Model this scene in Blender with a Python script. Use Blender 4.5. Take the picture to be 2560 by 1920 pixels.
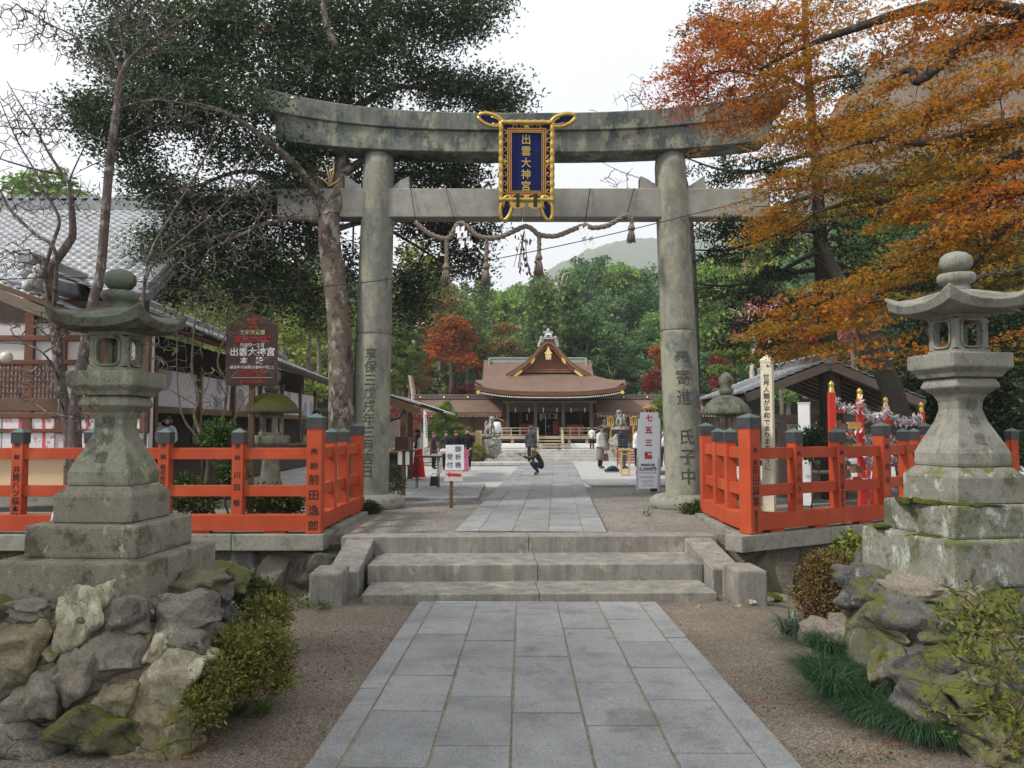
import bpy, bmesh, math, random
import numpy as np
from mathutils import Vector, Matrix

for o in list(bpy.data.objects):
    bpy.data.objects.remove(o)
SC = bpy.context.scene
COL = SC.collection
R = math.radians
rng = np.random.default_rng(7)
random.seed(7)

# ------------------------------------------------------------------ camera
FPX, PITCH, EYE = 2000.0, math.atan(0.055), 1.58       # focal length in photo pixels (photo 2560 wide)
cd = bpy.data.cameras.new('camera')
cam = bpy.data.objects.new('camera', cd)
COL.objects.link(cam)
cam.location = (0, 0, EYE)
cam.rotation_euler = (math.pi / 2 + PITCH, 0, 0)
cd.sensor_width = 36.0
cd.lens = FPX / 2560 * 36
cd.clip_start, cd.clip_end = 0.1, 6000
SC.camera = cam

# ------------------------------------------------------------------ world, sun, exposure
SUN_EL, SUN_AZ = R(46), R(246)                          # azimuth clockwise from +Y (view direction)
w = bpy.data.worlds.new('World')
SC.world = w
w.use_nodes = True
nt = w.node_tree
bg = nt.nodes['Background']
sky = nt.nodes.new('ShaderNodeTexSky')
sky.sky_type = 'NISHITA'
sky.sun_disc = False
sky.sun_elevation, sky.sun_rotation = SUN_EL, SUN_AZ
sky.air_density, sky.dust_density, sky.ozone_density = 1.0, 1.0, 1.0
hs = nt.nodes.new('ShaderNodeHueSaturation')            # thin even overcast: nearly colourless sky
hs.inputs['Saturation'].default_value = 0.16
nt.links.new(sky.outputs[0], hs.inputs['Color'])
mxw = nt.nodes.new('ShaderNodeMix')                       # the bright cloud layer over it
mxw.data_type = 'RGBA'
mxw.inputs[0].default_value = 0.72
mxw.inputs[7].default_value = (4.6, 4.75, 4.95, 1)
nt.links.new(hs.outputs[0], mxw.inputs[6])
nt.links.new(mxw.outputs[2], bg.inputs[0])
bg.inputs[1].default_value = 0.15
sd = bpy.data.lights.new('sun', 'SUN')
sd.energy, sd.angle, sd.color = 2.6, R(7), (1.0, 0.95, 0.87)
sun = bpy.data.objects.new('sun', sd)
COL.objects.link(sun)
sdir = Vector((math.sin(SUN_AZ) * math.cos(SUN_EL), math.cos(SUN_AZ) * math.cos(SUN_EL), math.sin(SUN_EL)))
sun.rotation_euler = sdir.to_track_quat('Z', 'Y').to_euler()
sun.location = sdir * 60
SC.view_settings.view_transform = 'Standard'
SC.view_settings.look = 'None'
SC.view_settings.exposure = 0.85
SC.view_settings.gamma = 1.0
SC.cycles.use_denoising = True
SC.cycles.max_bounces = 6
SC.cycles.diffuse_bounces = 4
SC.cycles.glossy_bounces = 2
SC.cycles.transmission_bounces = 4
SC.cycles.transparent_max_bounces = 8
SC.cycles.caustics_reflective = False
SC.cycles.caustics_refractive = False

# ------------------------------------------------------------------ projection helpers
_cp, _sp = math.cos(PITCH), math.sin(PITCH)
K = 2560 / 2212
def ray(X, Y):
    u, v = (X - 1280) / FPX, (960 - Y) / FPX
    return Vector((u, _cp - v * _sp, _sp + v * _cp))
def F(X, Y, Z):                                         # photo pixel + depth -> point
    d = ray(X, Y)
    return d * (Z / d.y) + Vector((0, 0, EYE))
def D(x, y, Z):
    return F(x * K, y * K, Z)
def FG(X, Y, z=0.0):                                    # photo pixel on a level plane
    d = ray(X, Y)
    return d * ((z - EYE) / d.z) + Vector((0, 0, EYE))
def DG(x, y, z=0.0):
    return FG(x * K, y * K, z)

# ------------------------------------------------------------------ object helpers
def tag(o, label=None, cat=None, group=None, kind=None):
    if label: o['label'] = label
    if cat: o['category'] = cat
    if group: o['group'] = group
    if kind: o['kind'] = kind
    return o
def thing(name, loc, label, cat, rz=0.0, group=None):
    o = bpy.data.objects.new(name, None)
    o.empty_display_size = 0.1
    COL.objects.link(o)
    o.location = loc
    o.rotation_euler = (0, 0, rz)
    return tag(o, label, cat, group)
def copy_tree(o, parent=None):
    c = o.copy()
    COL.objects.link(c)
    if parent is not None:
        c.parent = parent
    for ch in [x for x in o.children]:
        copy_tree(ch, c)
    return c
def anc_off(p):
    v = Vector((0, 0, 0))
    while p is not None:
        v += p.location
        p = p.parent
    return v
def link_mesh(name, me, parent=None):
    o = bpy.data.objects.new(name, me)
    COL.objects.link(o)
    if parent is not None:
        o.parent = parent
    return o
def np_mesh(name, V, Q, mat, parent=None, tint=None, smooth=False, off=None, mats=None, midx=None):
    """quads (n,4) or tris (n,3) from arrays; tint: per-vertex 0..1"""
    V = np.asarray(V, dtype=np.float32)
    Q = np.asarray(Q, dtype=np.int32)
    if off is not None:
        V = V - np.array(off, dtype=np.float32)
    me = bpy.data.meshes.new(name)
    n, k = Q.shape
    me.vertices.add(len(V))
    me.vertices.foreach_set('co', V.ravel())
    me.loops.add(n * k)
    me.loops.foreach_set('vertex_index', Q.ravel())
    me.polygons.add(n)
    me.polygons.foreach_set('loop_start', np.arange(n, dtype=np.int32) * k)
    me.polygons.foreach_set('loop_total', np.full(n, k, dtype=np.int32))
    for m in (mats or [mat]):
        me.materials.append(m)
    if midx is not None:
        me.polygons.foreach_set('material_index', np.asarray(midx, dtype=np.int32))
    if smooth:
        me.polygons.foreach_set('use_smooth', np.ones(n, dtype=bool))
    if tint is not None:
        at = me.attributes.new('tint', 'FLOAT', 'POINT')
        at.data.foreach_set('value', np.asarray(tint, dtype=np.float32))
    me.update(calc_edges=True)
    return link_mesh(name, me, parent)

class MB:
    """collects faces; build() links them as ONE mesh object"""
    def __init__(s):
        s.v, s.f, s.m, s.s, s.t = [], [], [], [], []
    def add(s, vs, fs, mi=0, smooth=False, tint=0.5):
        b = len(s.v)
        s.v += [tuple(x) for x in vs]
        s.t += [tint] * len(vs)
        for f in fs:
            s.f.append(tuple(b + i for i in f))
            s.m.append(mi)
            s.s.append(smooth)
        return s
    def box(s, c, d, rz=0.0, mi=0, rx=0.0, ry=0.0, tint=0.5, taper=1.0):
        x, y, z = d[0] / 2, d[1] / 2, d[2] / 2
        t = taper
        vs = [(-x, -y, -z), (x, -y, -z), (x, y, -z), (-x, y, -z), (-x * t, -y * t, z), (x * t, -y * t, z), (x * t, y * t, z), (-x * t, y * t, z)]
        if rx or ry or rz:
            mt = Matrix.Rotation(rz, 3, 'Z') @ Matrix.Rotation(ry, 3, 'Y') @ Matrix.Rotation(rx, 3, 'X')
            vs = [mt @ Vector(q) for q in vs]
        vs = [(q[0] + c[0], q[1] + c[1], q[2] + c[2]) for q in vs]
        return s.add(vs, [(3, 2, 1, 0), (4, 5, 6, 7), (0, 1, 5, 4), (1, 2, 6, 5), (2, 3, 7, 6), (3, 0, 4, 7)], mi, False, tint)
    def bar(s, a, b, wd, ht, mi=0, tint=0.5):            # rectangular bar from a to b (a, b: centre line)
        a, b = Vector(a), Vector(b)
        d = (b - a).normalized()
        up = Vector((0, 0, 1))
        if abs(d.z) > 0.95: up = Vector((0, 1, 0))
        sd = d.cross(up).normalized()
        up = sd.cross(d)
        vs = []
        for p in (a, b):
            for sx, sz in ((-1, -1), (1, -1), (1, 1), (-1, 1)):
                vs.append(p + sd * sx * wd / 2 + up * sz * ht / 2)
        return s.add(vs, [(3, 2, 1, 0), (4, 5, 6, 7), (0, 1, 5, 4), (1, 2, 6, 5), (2, 3, 7, 6), (3, 0, 4, 7)], mi, False, tint)
    def loft(s, rings, mi=0, smooth=True, cap=True, tint=0.5):
        n = len(rings[0])
        vs = [p for r in rings for p in r]
        fs = []
        for i in range(len(rings) - 1):
            for j in range(n):
                k = (j + 1) % n
                fs.append((i * n + j, i * n + k, (i + 1) * n + k, (i + 1) * n + j))
        s.add(vs, fs, mi, smooth, tint)
        if cap:
            b = len(s.v) - len(vs)
            s.f.append(tuple(b + j for j in reversed(range(n)))); s.m.append(mi); s.s.append(False)
            e = b + (len(rings) - 1) * n
            s.f.append(tuple(e + j for j in range(n))); s.m.append(mi); s.s.append(False)
        return s
    def lathe(s, prof, n=16, c=(0, 0, 0), mi=0, smooth=True, rot=0.0, sx=1, sy=1, tint=0.5):
        rings = []
        for r, z in prof:
            rings.append([(c[0] + sx * r * math.cos(rot + 2 * math.pi * j / n), c[1] + sy * r * math.sin(rot + 2 * math.pi * j / n), c[2] + z) for j in range(n)])
        return s.loft(rings, mi, smooth, True, tint)
    def tube(s, pts, rad, n=6, mi=0, smooth=True, tint=0.5):
        pts = [Vector(p) for p in pts]
        if not hasattr(rad, '__len__'): rad = [rad] * len(pts)
        rings = []
        up = Vector((0.13, 0.31, 0.94))
        for i, p in enumerate(pts):
            d = (pts[min(i + 1, len(pts) - 1)] - pts[max(i - 1, 0)])
            d = d.normalized() if d.length > 1e-9 else Vector((0, 0, 1))
            a = d.cross(up)
            if a.length < 0.05: a = d.cross(Vector((1, 0, 0)))
            a.normalize()
            b = d.cross(a)
            up = a.cross(d)
            rings.append([p + (a * math.cos(2 * math.pi * j / n) + b * math.sin(2 * math.pi * j / n)) * rad[i] for j in range(n)])
        return s.loft(rings, mi, smooth, True, tint)
    def prism(s, poly, a, b, mi=0, smooth=False, tint=0.5):  # poly: list of 3-vectors; swept from +a to +b
        a, b = Vector(a), Vector(b)
        n = len(poly)
        vs = [Vector(p) + a for p in poly] + [Vector(p) + b for p in poly]
        fs = [tuple(range(n))[::-1], tuple(range(n, 2 * n))]
        fs += [(i, (i + 1) % n, n + (i + 1) % n, n + i) for i in range(n)]
        return s.add(vs, fs, mi, smooth, tint)
    def grid(s, fn, us, vs_, mi=0, smooth=True, tint=0.5, flip=False):
        P = [fn(u, v) for v in vs_ for u in us]
        n = len(us)
        fs = []
        for j in range(len(vs_) - 1):
            for i in range(n - 1):
                q = (j * n + i, j * n + i + 1, (j + 1) * n + i + 1, (j + 1) * n + i)
                fs.append(q[::-1] if flip else q)
        return s.add(P, fs, mi, smooth, tint)
    def build(s, name, mats, parent=None, world=False, bevel=0.0, off=None, seg=1, jit=0.0, subdiv=0):
        if not isinstance(mats, (list, tuple)): mats = [mats]
        if off is None:
            off = anc_off(parent) if (world and parent is not None) else Vector((0, 0, 0))
        me = bpy.data.meshes.new(name)
        vs = [(x[0] - off[0], x[1] - off[1], x[2] - off[2]) for x in s.v]
        me.from_pydata(vs, [], s.f)
        for m in mats: me.materials.append(m)
        me.polygons.foreach_set('material_index', s.m)
        me.polygons.foreach_set('use_smooth', s.s)
        if len(set(s.t)) > 1:
            at = me.attributes.new('tint', 'FLOAT', 'POINT')
            at.data.foreach_set('value', s.t)
        me.update()
        if bevel or jit or subdiv:
            bm = bmesh.new()
            bm.from_mesh(me)
            if bevel:
                es = [e for e in bm.edges if len(e.link_faces) == 2 and e.calc_face_angle(0) > 0.5]
                bmesh.ops.bevel(bm, geom=es, offset=bevel, segments=seg, affect='EDGES', profile=0.6, clamp_overlap=True)
            if subdiv:
                bmesh.ops.subdivide_edges(bm, edges=bm.edges[:], cuts=subdiv, use_grid_fill=True)
            if jit:
                rr = random.Random(len(s.v))
                for v in bm.verts:
                    v.co += Vector((rr.uniform(-jit, jit), rr.uniform(-jit, jit), rr.uniform(-jit, jit)))
            bm.to_mesh(me)
            bm.free()
        return link_mesh(name, me, parent)

def hexpts(r, z, rot, c=(0, 0), n=6):
    return [(c[0] + r * math.cos(rot + 2 * math.pi * j / n), c[1] + r * math.sin(rot + 2 * math.pi * j / n), z) for j in range(n)]

# ------------------------------------------------------------------ materials
MATS = {}
class NT:
    def __init__(s, name):
        s.m = bpy.data.materials.new(name)
        s.m.use_nodes = True
        s.t = s.m.node_tree
        s.b = s.t.nodes['Principled BSDF']
        s.tc = s.t.nodes.new('ShaderNodeTexCoord')
    def n(s, ty, **kw):
        x = s.t.nodes.new(ty)
        for k, v in kw.items():
            if k.startswith('i_'): x.inputs[k[2:].replace('_', ' ')].default_value = v
            else: setattr(x, k, v)
        return x
    def l(s, a, b): s.t.links.new(a, b)
    def noise(s, scale, detail=5.0, rough=0.6, sc=None, coord='Object'):
        x = s.n('ShaderNodeTexNoise', i_Scale=scale, i_Detail=detail, i_Roughness=rough)
        if sc is not None:
            mp = s.n('ShaderNodeMapping')
            mp.inputs['Scale'].default_value = sc
            s.l(s.tc.outputs[coord], mp.inputs[0])
            s.l(mp.outputs[0], x.inputs['Vector'])
        else:
            s.l(s.tc.outputs[coord], x.inputs['Vector'])
        return x.outputs[0]
    def ramp(s, fac, stops):
        x = s.n('ShaderNodeValToRGB')
        e = x.color_ramp.elements
        while len(e) < len(stops): e.new(0.5)
        for k, (p, c) in enumerate(stops):
            e[k].position = p
            e[k].color = (c[0], c[1], c[2], 1) if hasattr(c, '__len__') else (c, c, c, 1)
        s.l(fac, x.inputs[0])
        return x.outputs[0]
    def mix(s, fac, a, b, mode='MIX'):
        x = s.n('ShaderNodeMix', data_type='RGBA', blend_type=mode)
        for sock, val in ((x.inputs[0], fac), (x.inputs[6], a), (x.inputs[7], b)):
            if hasattr(val, 'links') or hasattr(val, 'is_linked'): s.l(val, sock)
            elif hasattr(val, '__len__'): sock.default_value = (val[0], val[1], val[2], 1)
            else: sock.default_value = val
        return x.outputs[2]
    def bump(s, h, strength=0.3, dist=0.02):
        x = s.n('ShaderNodeBump', i_Strength=strength, i_Distance=dist)
        s.l(h, x.inputs['Height'])
        s.l(x.outputs[0], s.b.inputs['Normal'])
        return x
    def out(s, col, rough=0.8, spec=0.3, metal=0.0):
        if hasattr(col, '__len__') and not hasattr(col, 'links'):
            s.b.inputs['Base Color'].default_value = (col[0], col[1], col[2], 1)
        else:
            s.l(col, s.b.inputs['Base Color'])
        s.b.inputs['Roughness'].default_value = rough
        s.b.inputs['Specular IOR Level'].default_value = spec
        s.b.inputs['Metallic'].default_value = metal
        return s.m

def mul(c, k): return (c[0] * k, c[1] * k, c[2] * k)
def plain(name, c, rough=0.7, var=0.18, scale=6.0, bump=0.15, spec=0.3, metal=0.0, bd=0.01, stretch=None, fine=60.0, tint=0.0):
    if name in MATS: return MATS[name]
    t = NT(name)
    a = t.noise(scale, 6, 0.65, stretch)
    col = t.ramp(a, [(0.3, mul(c, 1 - var)), (0.5, c), (0.7, mul(c, 1 + var))])
    if tint:
        at = t.n('ShaderNodeAttribute', attribute_name='tint')
        col = t.mix(1.0, col, t.ramp(at.outputs['Fac'], [(0, 1 - tint), (1, 1 + tint)]), 'MULTIPLY')
    if bump:
        t.bump(t.noise(fine, 4, 0.6, stretch), bump, bd)
    MATS[name] = t.out(col, rough, spec, metal)
    return MATS[name]
def stone(name, c, lich=None, lth=0.58, dark=None, dth=0.6, speck=0.25, scale=2.0, bump=0.5, bd=0.015, rough=0.9, moss=None, mth=0.65, stain=0.0, tint=0.0, fine=90.0, crack=0.0):
    """weathered stone: mottled grey, lichen patches, dark stains that run down, moss, grain"""
    if name in MATS: return MATS[name]
    t = NT(name)
    col = t.ramp(t.noise(scale * 2.2, 8, 0.7), [(0.25, mul(c, 0.62)), (0.5, c), (0.75, mul(c, 1.3))])
    if tint:
        at = t.n('ShaderNodeAttribute', attribute_name='tint')
        col = t.mix(1.0, col, t.ramp(at.outputs['Fac'], [(0, 1 - tint), (1, 1 + tint)]), 'MULTIPLY')
    if stain:
        s1 = t.ramp(t.noise(1.3, 6, 0.75, (4.0, 4.0, 0.35)), [(0.42, 0.0), (0.66, 1.0)])
        col = t.mix(t.mix(1.0, s1, (stain,) * 3, 'MULTIPLY'), col, mul(c, 0.28))
    if dark is not None:
        col = t.mix(t.ramp(t.noise(scale * 1.1, 9, 0.72), [(dth - 0.04, 0.0), (dth + 0.05, 1.0)]), col, dark)
    if lich is not None:
        f = t.ramp(t.noise(scale * 1.7 + 0.37, 10, 0.74, (1, 1, 0.6)), [(lth - 0.03, 0.0), (lth + 0.05, 0.85)])
        col = t.mix(f, col, lich)
    if moss is not None:
        f = t.ramp(t.noise(scale * 0.9 + 0.11, 12, 0.8), [(mth - 0.012, 0.0), (mth + 0.018, 1.0)])
        geo = t.n('ShaderNodeNewGeometry')
        sep = t.n('ShaderNodeSeparateXYZ')
        t.l(geo.outputs['Normal'], sep.inputs[0])
        up = t.ramp(sep.outputs[2], [(0.1, 0.25), (0.6, 1.0)])
        col = t.mix(t.mix(1.0, f, up, 'MULTIPLY'), col, moss)
    ck = None
    if crack:
        nz = t.n('ShaderNodeTexNoise', i_Scale=2.0, i_Detail=6.0)
        t.l(t.tc.outputs['Object'], nz.inputs['Vector'])
        vm = t.n('ShaderNodeVectorMath', operation='MULTIPLY_ADD')
        t.l(nz.outputs['Color'], vm.inputs[0]); vm.inputs[1].default_value = (0.55, 0.55, 0.55); t.l(t.tc.outputs['Object'], vm.inputs[2])
        mpk = t.n('ShaderNodeMapping'); mpk.inputs['Scale'].default_value = (1.0, 1.0, 2.2); mpk.inputs['Rotation'].default_value = (0.5, 0.35, 0)
        t.l(vm.outputs[0], mpk.inputs[0])
        vo = t.n('ShaderNodeTexVoronoi', feature='DISTANCE_TO_EDGE', i_Scale=3.2)
        t.l(mpk.outputs[0], vo.inputs['Vector'])
        msk = t.ramp(t.noise(2.6, 4, 0.6), [(0.50, 1.0), (0.60, 0.0)])       # only some cracks run open
        ck = t.mix(msk, t.ramp(vo.outputs['Distance'], [(0.0, 0.55), (0.022, 1.0)]), (1, 1, 1))
        col = t.mix(1.0, col, t.mix(msk, t.ramp(vo.outputs['Distance'], [(0.0, 1 - crack), (0.016, 1.0)]), (1, 1, 1)), 'MULTIPLY')
    g = t.noise(fine, 3, 0.6)
    col = t.mix(1.0, col, t.ramp(g, [(0.3, 1 - speck), (0.7, 1 + speck)]), 'MULTIPLY')
    h = t.mix(0.4, t.noise(scale * 9, 8, 0.7), g)
    if ck is not None: h = t.mix(0.5, h, ck)
    t.bump(h, bump, bd)
    MATS[name] = t.out(col, rough, 0.25)
    return MATS[name]
def wood(name, c, rough=0.65, grain=(1, 1, 12), var=0.35, spec=0.3, bump=0.2):
    if name in MATS: return MATS[name]
    t = NT(name)
    g = t.noise(3.0, 8, 0.7, grain)
    col = t.ramp(g, [(0.25, mul(c, 1 - var)), (0.5, c), (0.78, mul(c, 1 + var))])
    col = t.mix(1.0, col, t.ramp(t.noise(1.1, 3, 0.5), [(0.3, 0.8), (0.7, 1.15)]), 'MULTIPLY')
    t.bump(g, bump, 0.01)
    MATS[name] = t.out(col, rough, spec)
    return MATS[name]
def leafmat(name, cols, rough=0.55, trans=0.35, spec=0.25):
    """cols: colours spread over the per-leaf tint 0..1"""
    if name in MATS: return MATS[name]
    t = NT(name)
    at = t.n('ShaderNodeAttribute', attribute_name='tint')
    n = len(cols)
    col = t.ramp(at.outputs['Fac'], [(i / max(1, n - 1), c) for i, c in enumerate(cols)])
    t.out(col, rough, spec)
    tr = t.n('ShaderNodeBsdfTranslucent')
    t.l(col, tr.inputs[0])
    mx = t.n('ShaderNodeMixShader', i_Fac=trans)
    t.l(t.b.outputs[0], mx.inputs[1])
    t.l(tr.outputs[0], mx.inputs[2])
    t.l(mx.outputs[0], t.t.nodes['Material Output'].inputs[0])
    MATS[name] = t.m
    return t.m

STONE_PATH = stone('path_granite', (0.238, 0.242, 0.242), speck=0.28, scale=0.9, bump=0.35, bd=0.006, tint=0.12, dark=(0.165, 0.165, 0.155), dth=0.585, fine=70, lich=(0.31, 0.30, 0.26), lth=0.64)
STONE_STEP = stone('step_granite', (0.25, 0.235, 0.205), speck=0.22, scale=1.3, bump=0.5, bd=0.01, stain=0.6, dark=(0.15, 0.14, 0.12), dth=0.58, lich=(0.36, 0.34, 0.27), lth=0.6)
STONE_TORII = stone('torii_granite', (0.225, 0.225, 0.19), lich=(0.29, 0.29, 0.21), lth=0.52, dark=(0.11, 0.13, 0.12), dth=0.57, speck=0.25, scale=1.5, bump=0.5, bd=0.012, stain=0.35)
STONE_BEAM = stone('torii_beam_granite', (0.19, 0.20, 0.175), lich=(0.32, 0.315, 0.225), lth=0.54, dark=(0.07, 0.09, 0.085), dth=0.52, speck=0.22, scale=1.6, bump=0.5, bd=0.012, stain=0.55)
STONE_NUKI = stone('torii_tie_granite', (0.27, 0.265, 0.235), speck=0.3, scale=1.5, bump=0.4, bd=0.008, lich=(0.33, 0.32, 0.2), lth=0.6)
STONE_LANT = stone('lantern_stone', (0.235, 0.235, 0.185), lich=(0.32, 0.32, 0.20), lth=0.56, stain=0.45, dark=(0.11, 0.11, 0.085), dth=0.54, speck=0.25, scale=4.2, bump=0.55, bd=0.008, moss=(0.12, 0.15, 0.06), mth=0.55)
STONE_LANT_TOP = stone('lantern_green_stone', (0.125, 0.145, 0.105), lich=(0.24, 0.26, 0.16), lth=0.62, dark=(0.07, 0.058, 0.05), dth=0.52, speck=0.25, scale=5, bump=0.5, bd=0.006)
STONE_PED = stone('pedestal_stone', (0.21, 0.195, 0.15), lich=(0.42, 0.42, 0.36), lth=0.6, dark=(0.10, 0.085, 0.06), dth=0.54, speck=0.3, scale=3.0, bump=0.6, bd=0.015, moss=(0.10, 0.12, 0.03), mth=0.6)
STONE_KERB = stone('kerb_stone', (0.24, 0.235, 0.20), dark=(0.13, 0.14, 0.09), dth=0.56, speck=0.25, scale=2.2, bump=0.5, bd=0.01, moss=(0.11, 0.13, 0.04), mth=0.62)
MOSS = plain('moss', (0.075, 0.085, 0.016), 1.0, 0.5, 30, 0.9, 0.05, fine=160, bd=0.02)
def vermilion():
    t = NT('vermilion_paint')
    c = (0.40, 0.058, 0.018)
    col = t.ramp(t.noise(1.3, 6, 0.7), [(0.3, mul(c, 0.80)), (0.5, c), (0.7, (0.47, 0.088, 0.034))])
    col = t.mix(t.ramp(t.noise(2.2, 9, 0.75, (3, 3, 0.6)), [(0.52, 0.0), (0.70, 0.65)]), col, (0.24, 0.055, 0.028))
    col = t.mix(t.ramp(t.noise(7, 9, 0.8), [(0.66, 0.0), (0.72, 0.7)]), col, (0.20, 0.10, 0.07))
    t.bump(t.noise(16, 6, 0.7, (1, 1, 0.3)), 0.25, 0.008)
    return t.out(col, 0.62, 0.28)
VERM = vermilion()
CAP = plain('patina_copper', (0.04, 0.042, 0.044), 0.5, 0.35, 9.0, 0.1, 0.4)
CAPTOP = plain('green_patina', (0.085, 0.125, 0.118), 0.55, 0.3, 14.0, 0.1, 0.4)
INK = plain('black_ink', (0.02, 0.018, 0.016), 0.7, 0.1, 5, 0)
INK_STONE = plain('carved_dark', (0.125, 0.12, 0.095), 0.95, 0.4, 25, 0)
WOODB = wood('brown_timber', (0.13, 0.075, 0.042))
WOODR = wood('red_brown_timber', (0.15, 0.06, 0.035))
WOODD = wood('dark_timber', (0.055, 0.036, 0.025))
WOODG = wood('grey_timber', (0.17, 0.135, 0.105))
WOODL = wood('pale_timber', (0.50, 0.34, 0.19))
WOODY = wood('yellow_timber', (0.62, 0.38, 0.12), var=0.15)
PLASTER = plain('white_plaster', (0.58, 0.56, 0.555), 0.9, 0.06, 2, 0.1)
CREAM = plain('cream_panel', (0.62, 0.45, 0.28), 0.8, 0.06, 2, 0.05)
GOLD = plain('gold_leaf', (0.50, 0.34, 0.09), 0.42, 0.25, 20, 0.1, 0.5, metal=0.75)
NAVY = plain('navy_lacquer', (0.006, 0.012, 0.085), 0.6, 0.2, 4, 0.03, 0.12)
REDL = plain('red_lacquer', (0.45, 0.06, 0.025), 0.5, 0.1, 4, 0.03, 0.4)
BLACK = plain('black_metal', (0.02, 0.02, 0.022), 0.5, 0.2, 8, 0.03)
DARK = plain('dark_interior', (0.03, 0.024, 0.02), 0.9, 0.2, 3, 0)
WHITE = plain('white_paper', (0.78, 0.78, 0.80), 0.85, 0.05, 3, 0.05)
ROPE = plain('straw_rope', (0.21, 0.175, 0.145), 0.95, 0.35, 40, 0.6, 0.1, fine=120)
BARK = stone('tree_bark', (0.16, 0.125, 0.095), lich=(0.33, 0.32, 0.27), lth=0.54, dark=(0.055, 0.042, 0.034), dth=0.52, speck=0.3, scale=2.6, bump=0.9, bd=0.03)
BARKD = stone('dark_bark', (0.042, 0.036, 0.031), lich=(0.11, 0.11, 0.095), lth=0.62, speck=0.3, scale=3, bump=0.9, bd=0.03)
BARKC = stone('cherry_bark', (0.12, 0.095, 0.085), lich=(0.33, 0.32, 0.30), lth=0.56, dark=(0.045, 0.035, 0.03), dth=0.55, speck=0.3, scale=5, bump=0.7, bd=0.01)
BARKM = stone('mossy_bark', (0.10, 0.085, 0.06), lich=(0.22, 0.22, 0.15), lth=0.56, speck=0.3, scale=7, bump=0.7, bd=0.01, moss=(0.13, 0.14, 0.05), mth=0.5)

# ------------------------------------------------------------------ writing
def text_mesh(s, size, mat, parent, name='lettering', vertical=True, step=1.08, extrude=0.001, bold=0.0, at=(0, 0, 0), rz=0.0, warp=None, align='CENTER', sx=1.0, rx=math.pi / 2, italic=0.0, ry=0.0, fit=None):
    """writing standing upright in the local XZ plane, facing -Y; vertical text runs down from AT; several (string, dy) allowed"""
    V, Fc = [], []
    chars = [(c, i) for i, c in enumerate(s)] if vertical else [(s, 0)]
    for c, i in chars:
        if c in ' \u3000': continue
        cu = bpy.data.curves.new('t', 'FONT')
        cu.body = c
        cu.size = size
        cu.extrude = extrude
        cu.offset = bold * size
        cu.resolution_u = 2
        cu.align_x = align
        cu.align_y = 'CENTER'
        ob = bpy.data.objects.new('t', cu)
        COL.objects.link(ob)
        dg = bpy.context.evaluated_depsgraph_get()
        me = bpy.data.meshes.new_from_object(ob.evaluated_get(dg))
        b = len(V)
        for v in me.vertices:
            V.append(Vector((v.co.x * sx + italic * v.co.y, v.co.y - i * step * size, v.co.z)))
        Fc += [tuple(b + k for k in p.vertices) for p in me.polygons]
        bpy.data.objects.remove(ob)
        bpy.data.curves.remove(cu)
        bpy.data.meshes.remove(me)
    if fit:
        xs_ = [v.x for v in V]
        k = fit / (max(xs_) - min(xs_))
        V = [Vector((v.x * k, v.y * (min(k, 1.3) if k > 0.7 else max(k, 0.7)), v.z)) for v in V]
    mt = Matrix.Translation(at) @ Matrix.Rotation(rz, 4, 'Z') @ Matrix.Rotation(ry, 4, 'Y') @ Matrix.Rotation(rx, 4, 'X')
    V = [mt @ v for v in V]
    if warp:
        bm = bmesh.new()
        bv = [bm.verts.new(v) for v in V]
        for f in Fc:
            try: bm.faces.new([bv[i] for i in f])
            except ValueError: pass
        for xx in np.arange(-size * 0.6, size * 0.61, size * 0.12):
            bmesh.ops.bisect_plane(bm, geom=bm.verts[:] + bm.edges[:] + bm.faces[:], plane_co=(float(xx), 0, 0), plane_no=(1, 0, 0))
        bm.verts.index_update()
        V = [warp(v.co.copy()) for v in bm.verts]
        Fc = [tuple(v.index for v in f.verts) for f in bm.faces]
        bm.free()
    me = bpy.data.meshes.new(name)
    me.from_pydata([tuple(v) for v in V], [], Fc)
    me.materials.append(mat)
    me.update()
    return link_mesh(name, me, parent)
# ================================================================== the ground
def lowz(y, x=0.0):
    z = -0.56 + 0.03 * (9.97 - y)
    dip = min(1, max(0, (abs(x - 0.25) - 2.75) / 0.7)) * min(1, max(0, (y - 9.4) / 2.0))   # hollow at the foot of the retaining walls
    return z - 0.34 * dip
STEPC, STEPROT = Vector((0.30, 11.79, 0)), R(2.0)
def wallY(x):                                            # front line of the upper terrace
    return 12.0 if x < 3.7 else 12.0 + 0.6 * (x - 3.7)
def gmat(name, c1, c2, c3, scale, bump, big=0.35, tan=None):
    t = NT(name)
    vo = t.n('ShaderNodeTexVoronoi', i_Scale=scale)
    t.l(t.tc.outputs['Object'], vo.inputs['Vector'])
    sp = t.n('ShaderNodeSeparateColor')
    t.l(vo.outputs['Color'], sp.inputs[0])
    col = t.ramp(sp.outputs[0], [(0.0, c1), (0.55, c2), (1.0, c3)])
    col = t.mix(1.0, col, t.ramp(t.noise(0.6, 6, 0.7), [(0.3, 1 - big), (0.7, 1 + big)]), 'MULTIPLY')
    if tan:
        col = t.mix(t.ramp(t.noise(1.7, 6, 0.7), [(0.52, 0.0), (0.68, 0.7)]), col, tan)
    t.bump(t.mix(0.5, vo.outputs['Distance'], t.noise(scale * 0.5, 4, 0.6)), bump, 0.02)
    return t.out(col, 0.95, 0.15)
GRAVEL_LOW = gmat('brown_gravel', (0.082, 0.068, 0.052), (0.145, 0.121, 0.095), (0.285, 0.25, 0.205), 105, 0.7, tan=(0.165, 0.125, 0.085))
GRAVEL_UP = gmat('grey_gravel', (0.22, 0.22, 0.22), (0.37, 0.365, 0.355), (0.53, 0.52, 0.50), 40, 0.5, big=0.14)
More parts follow.
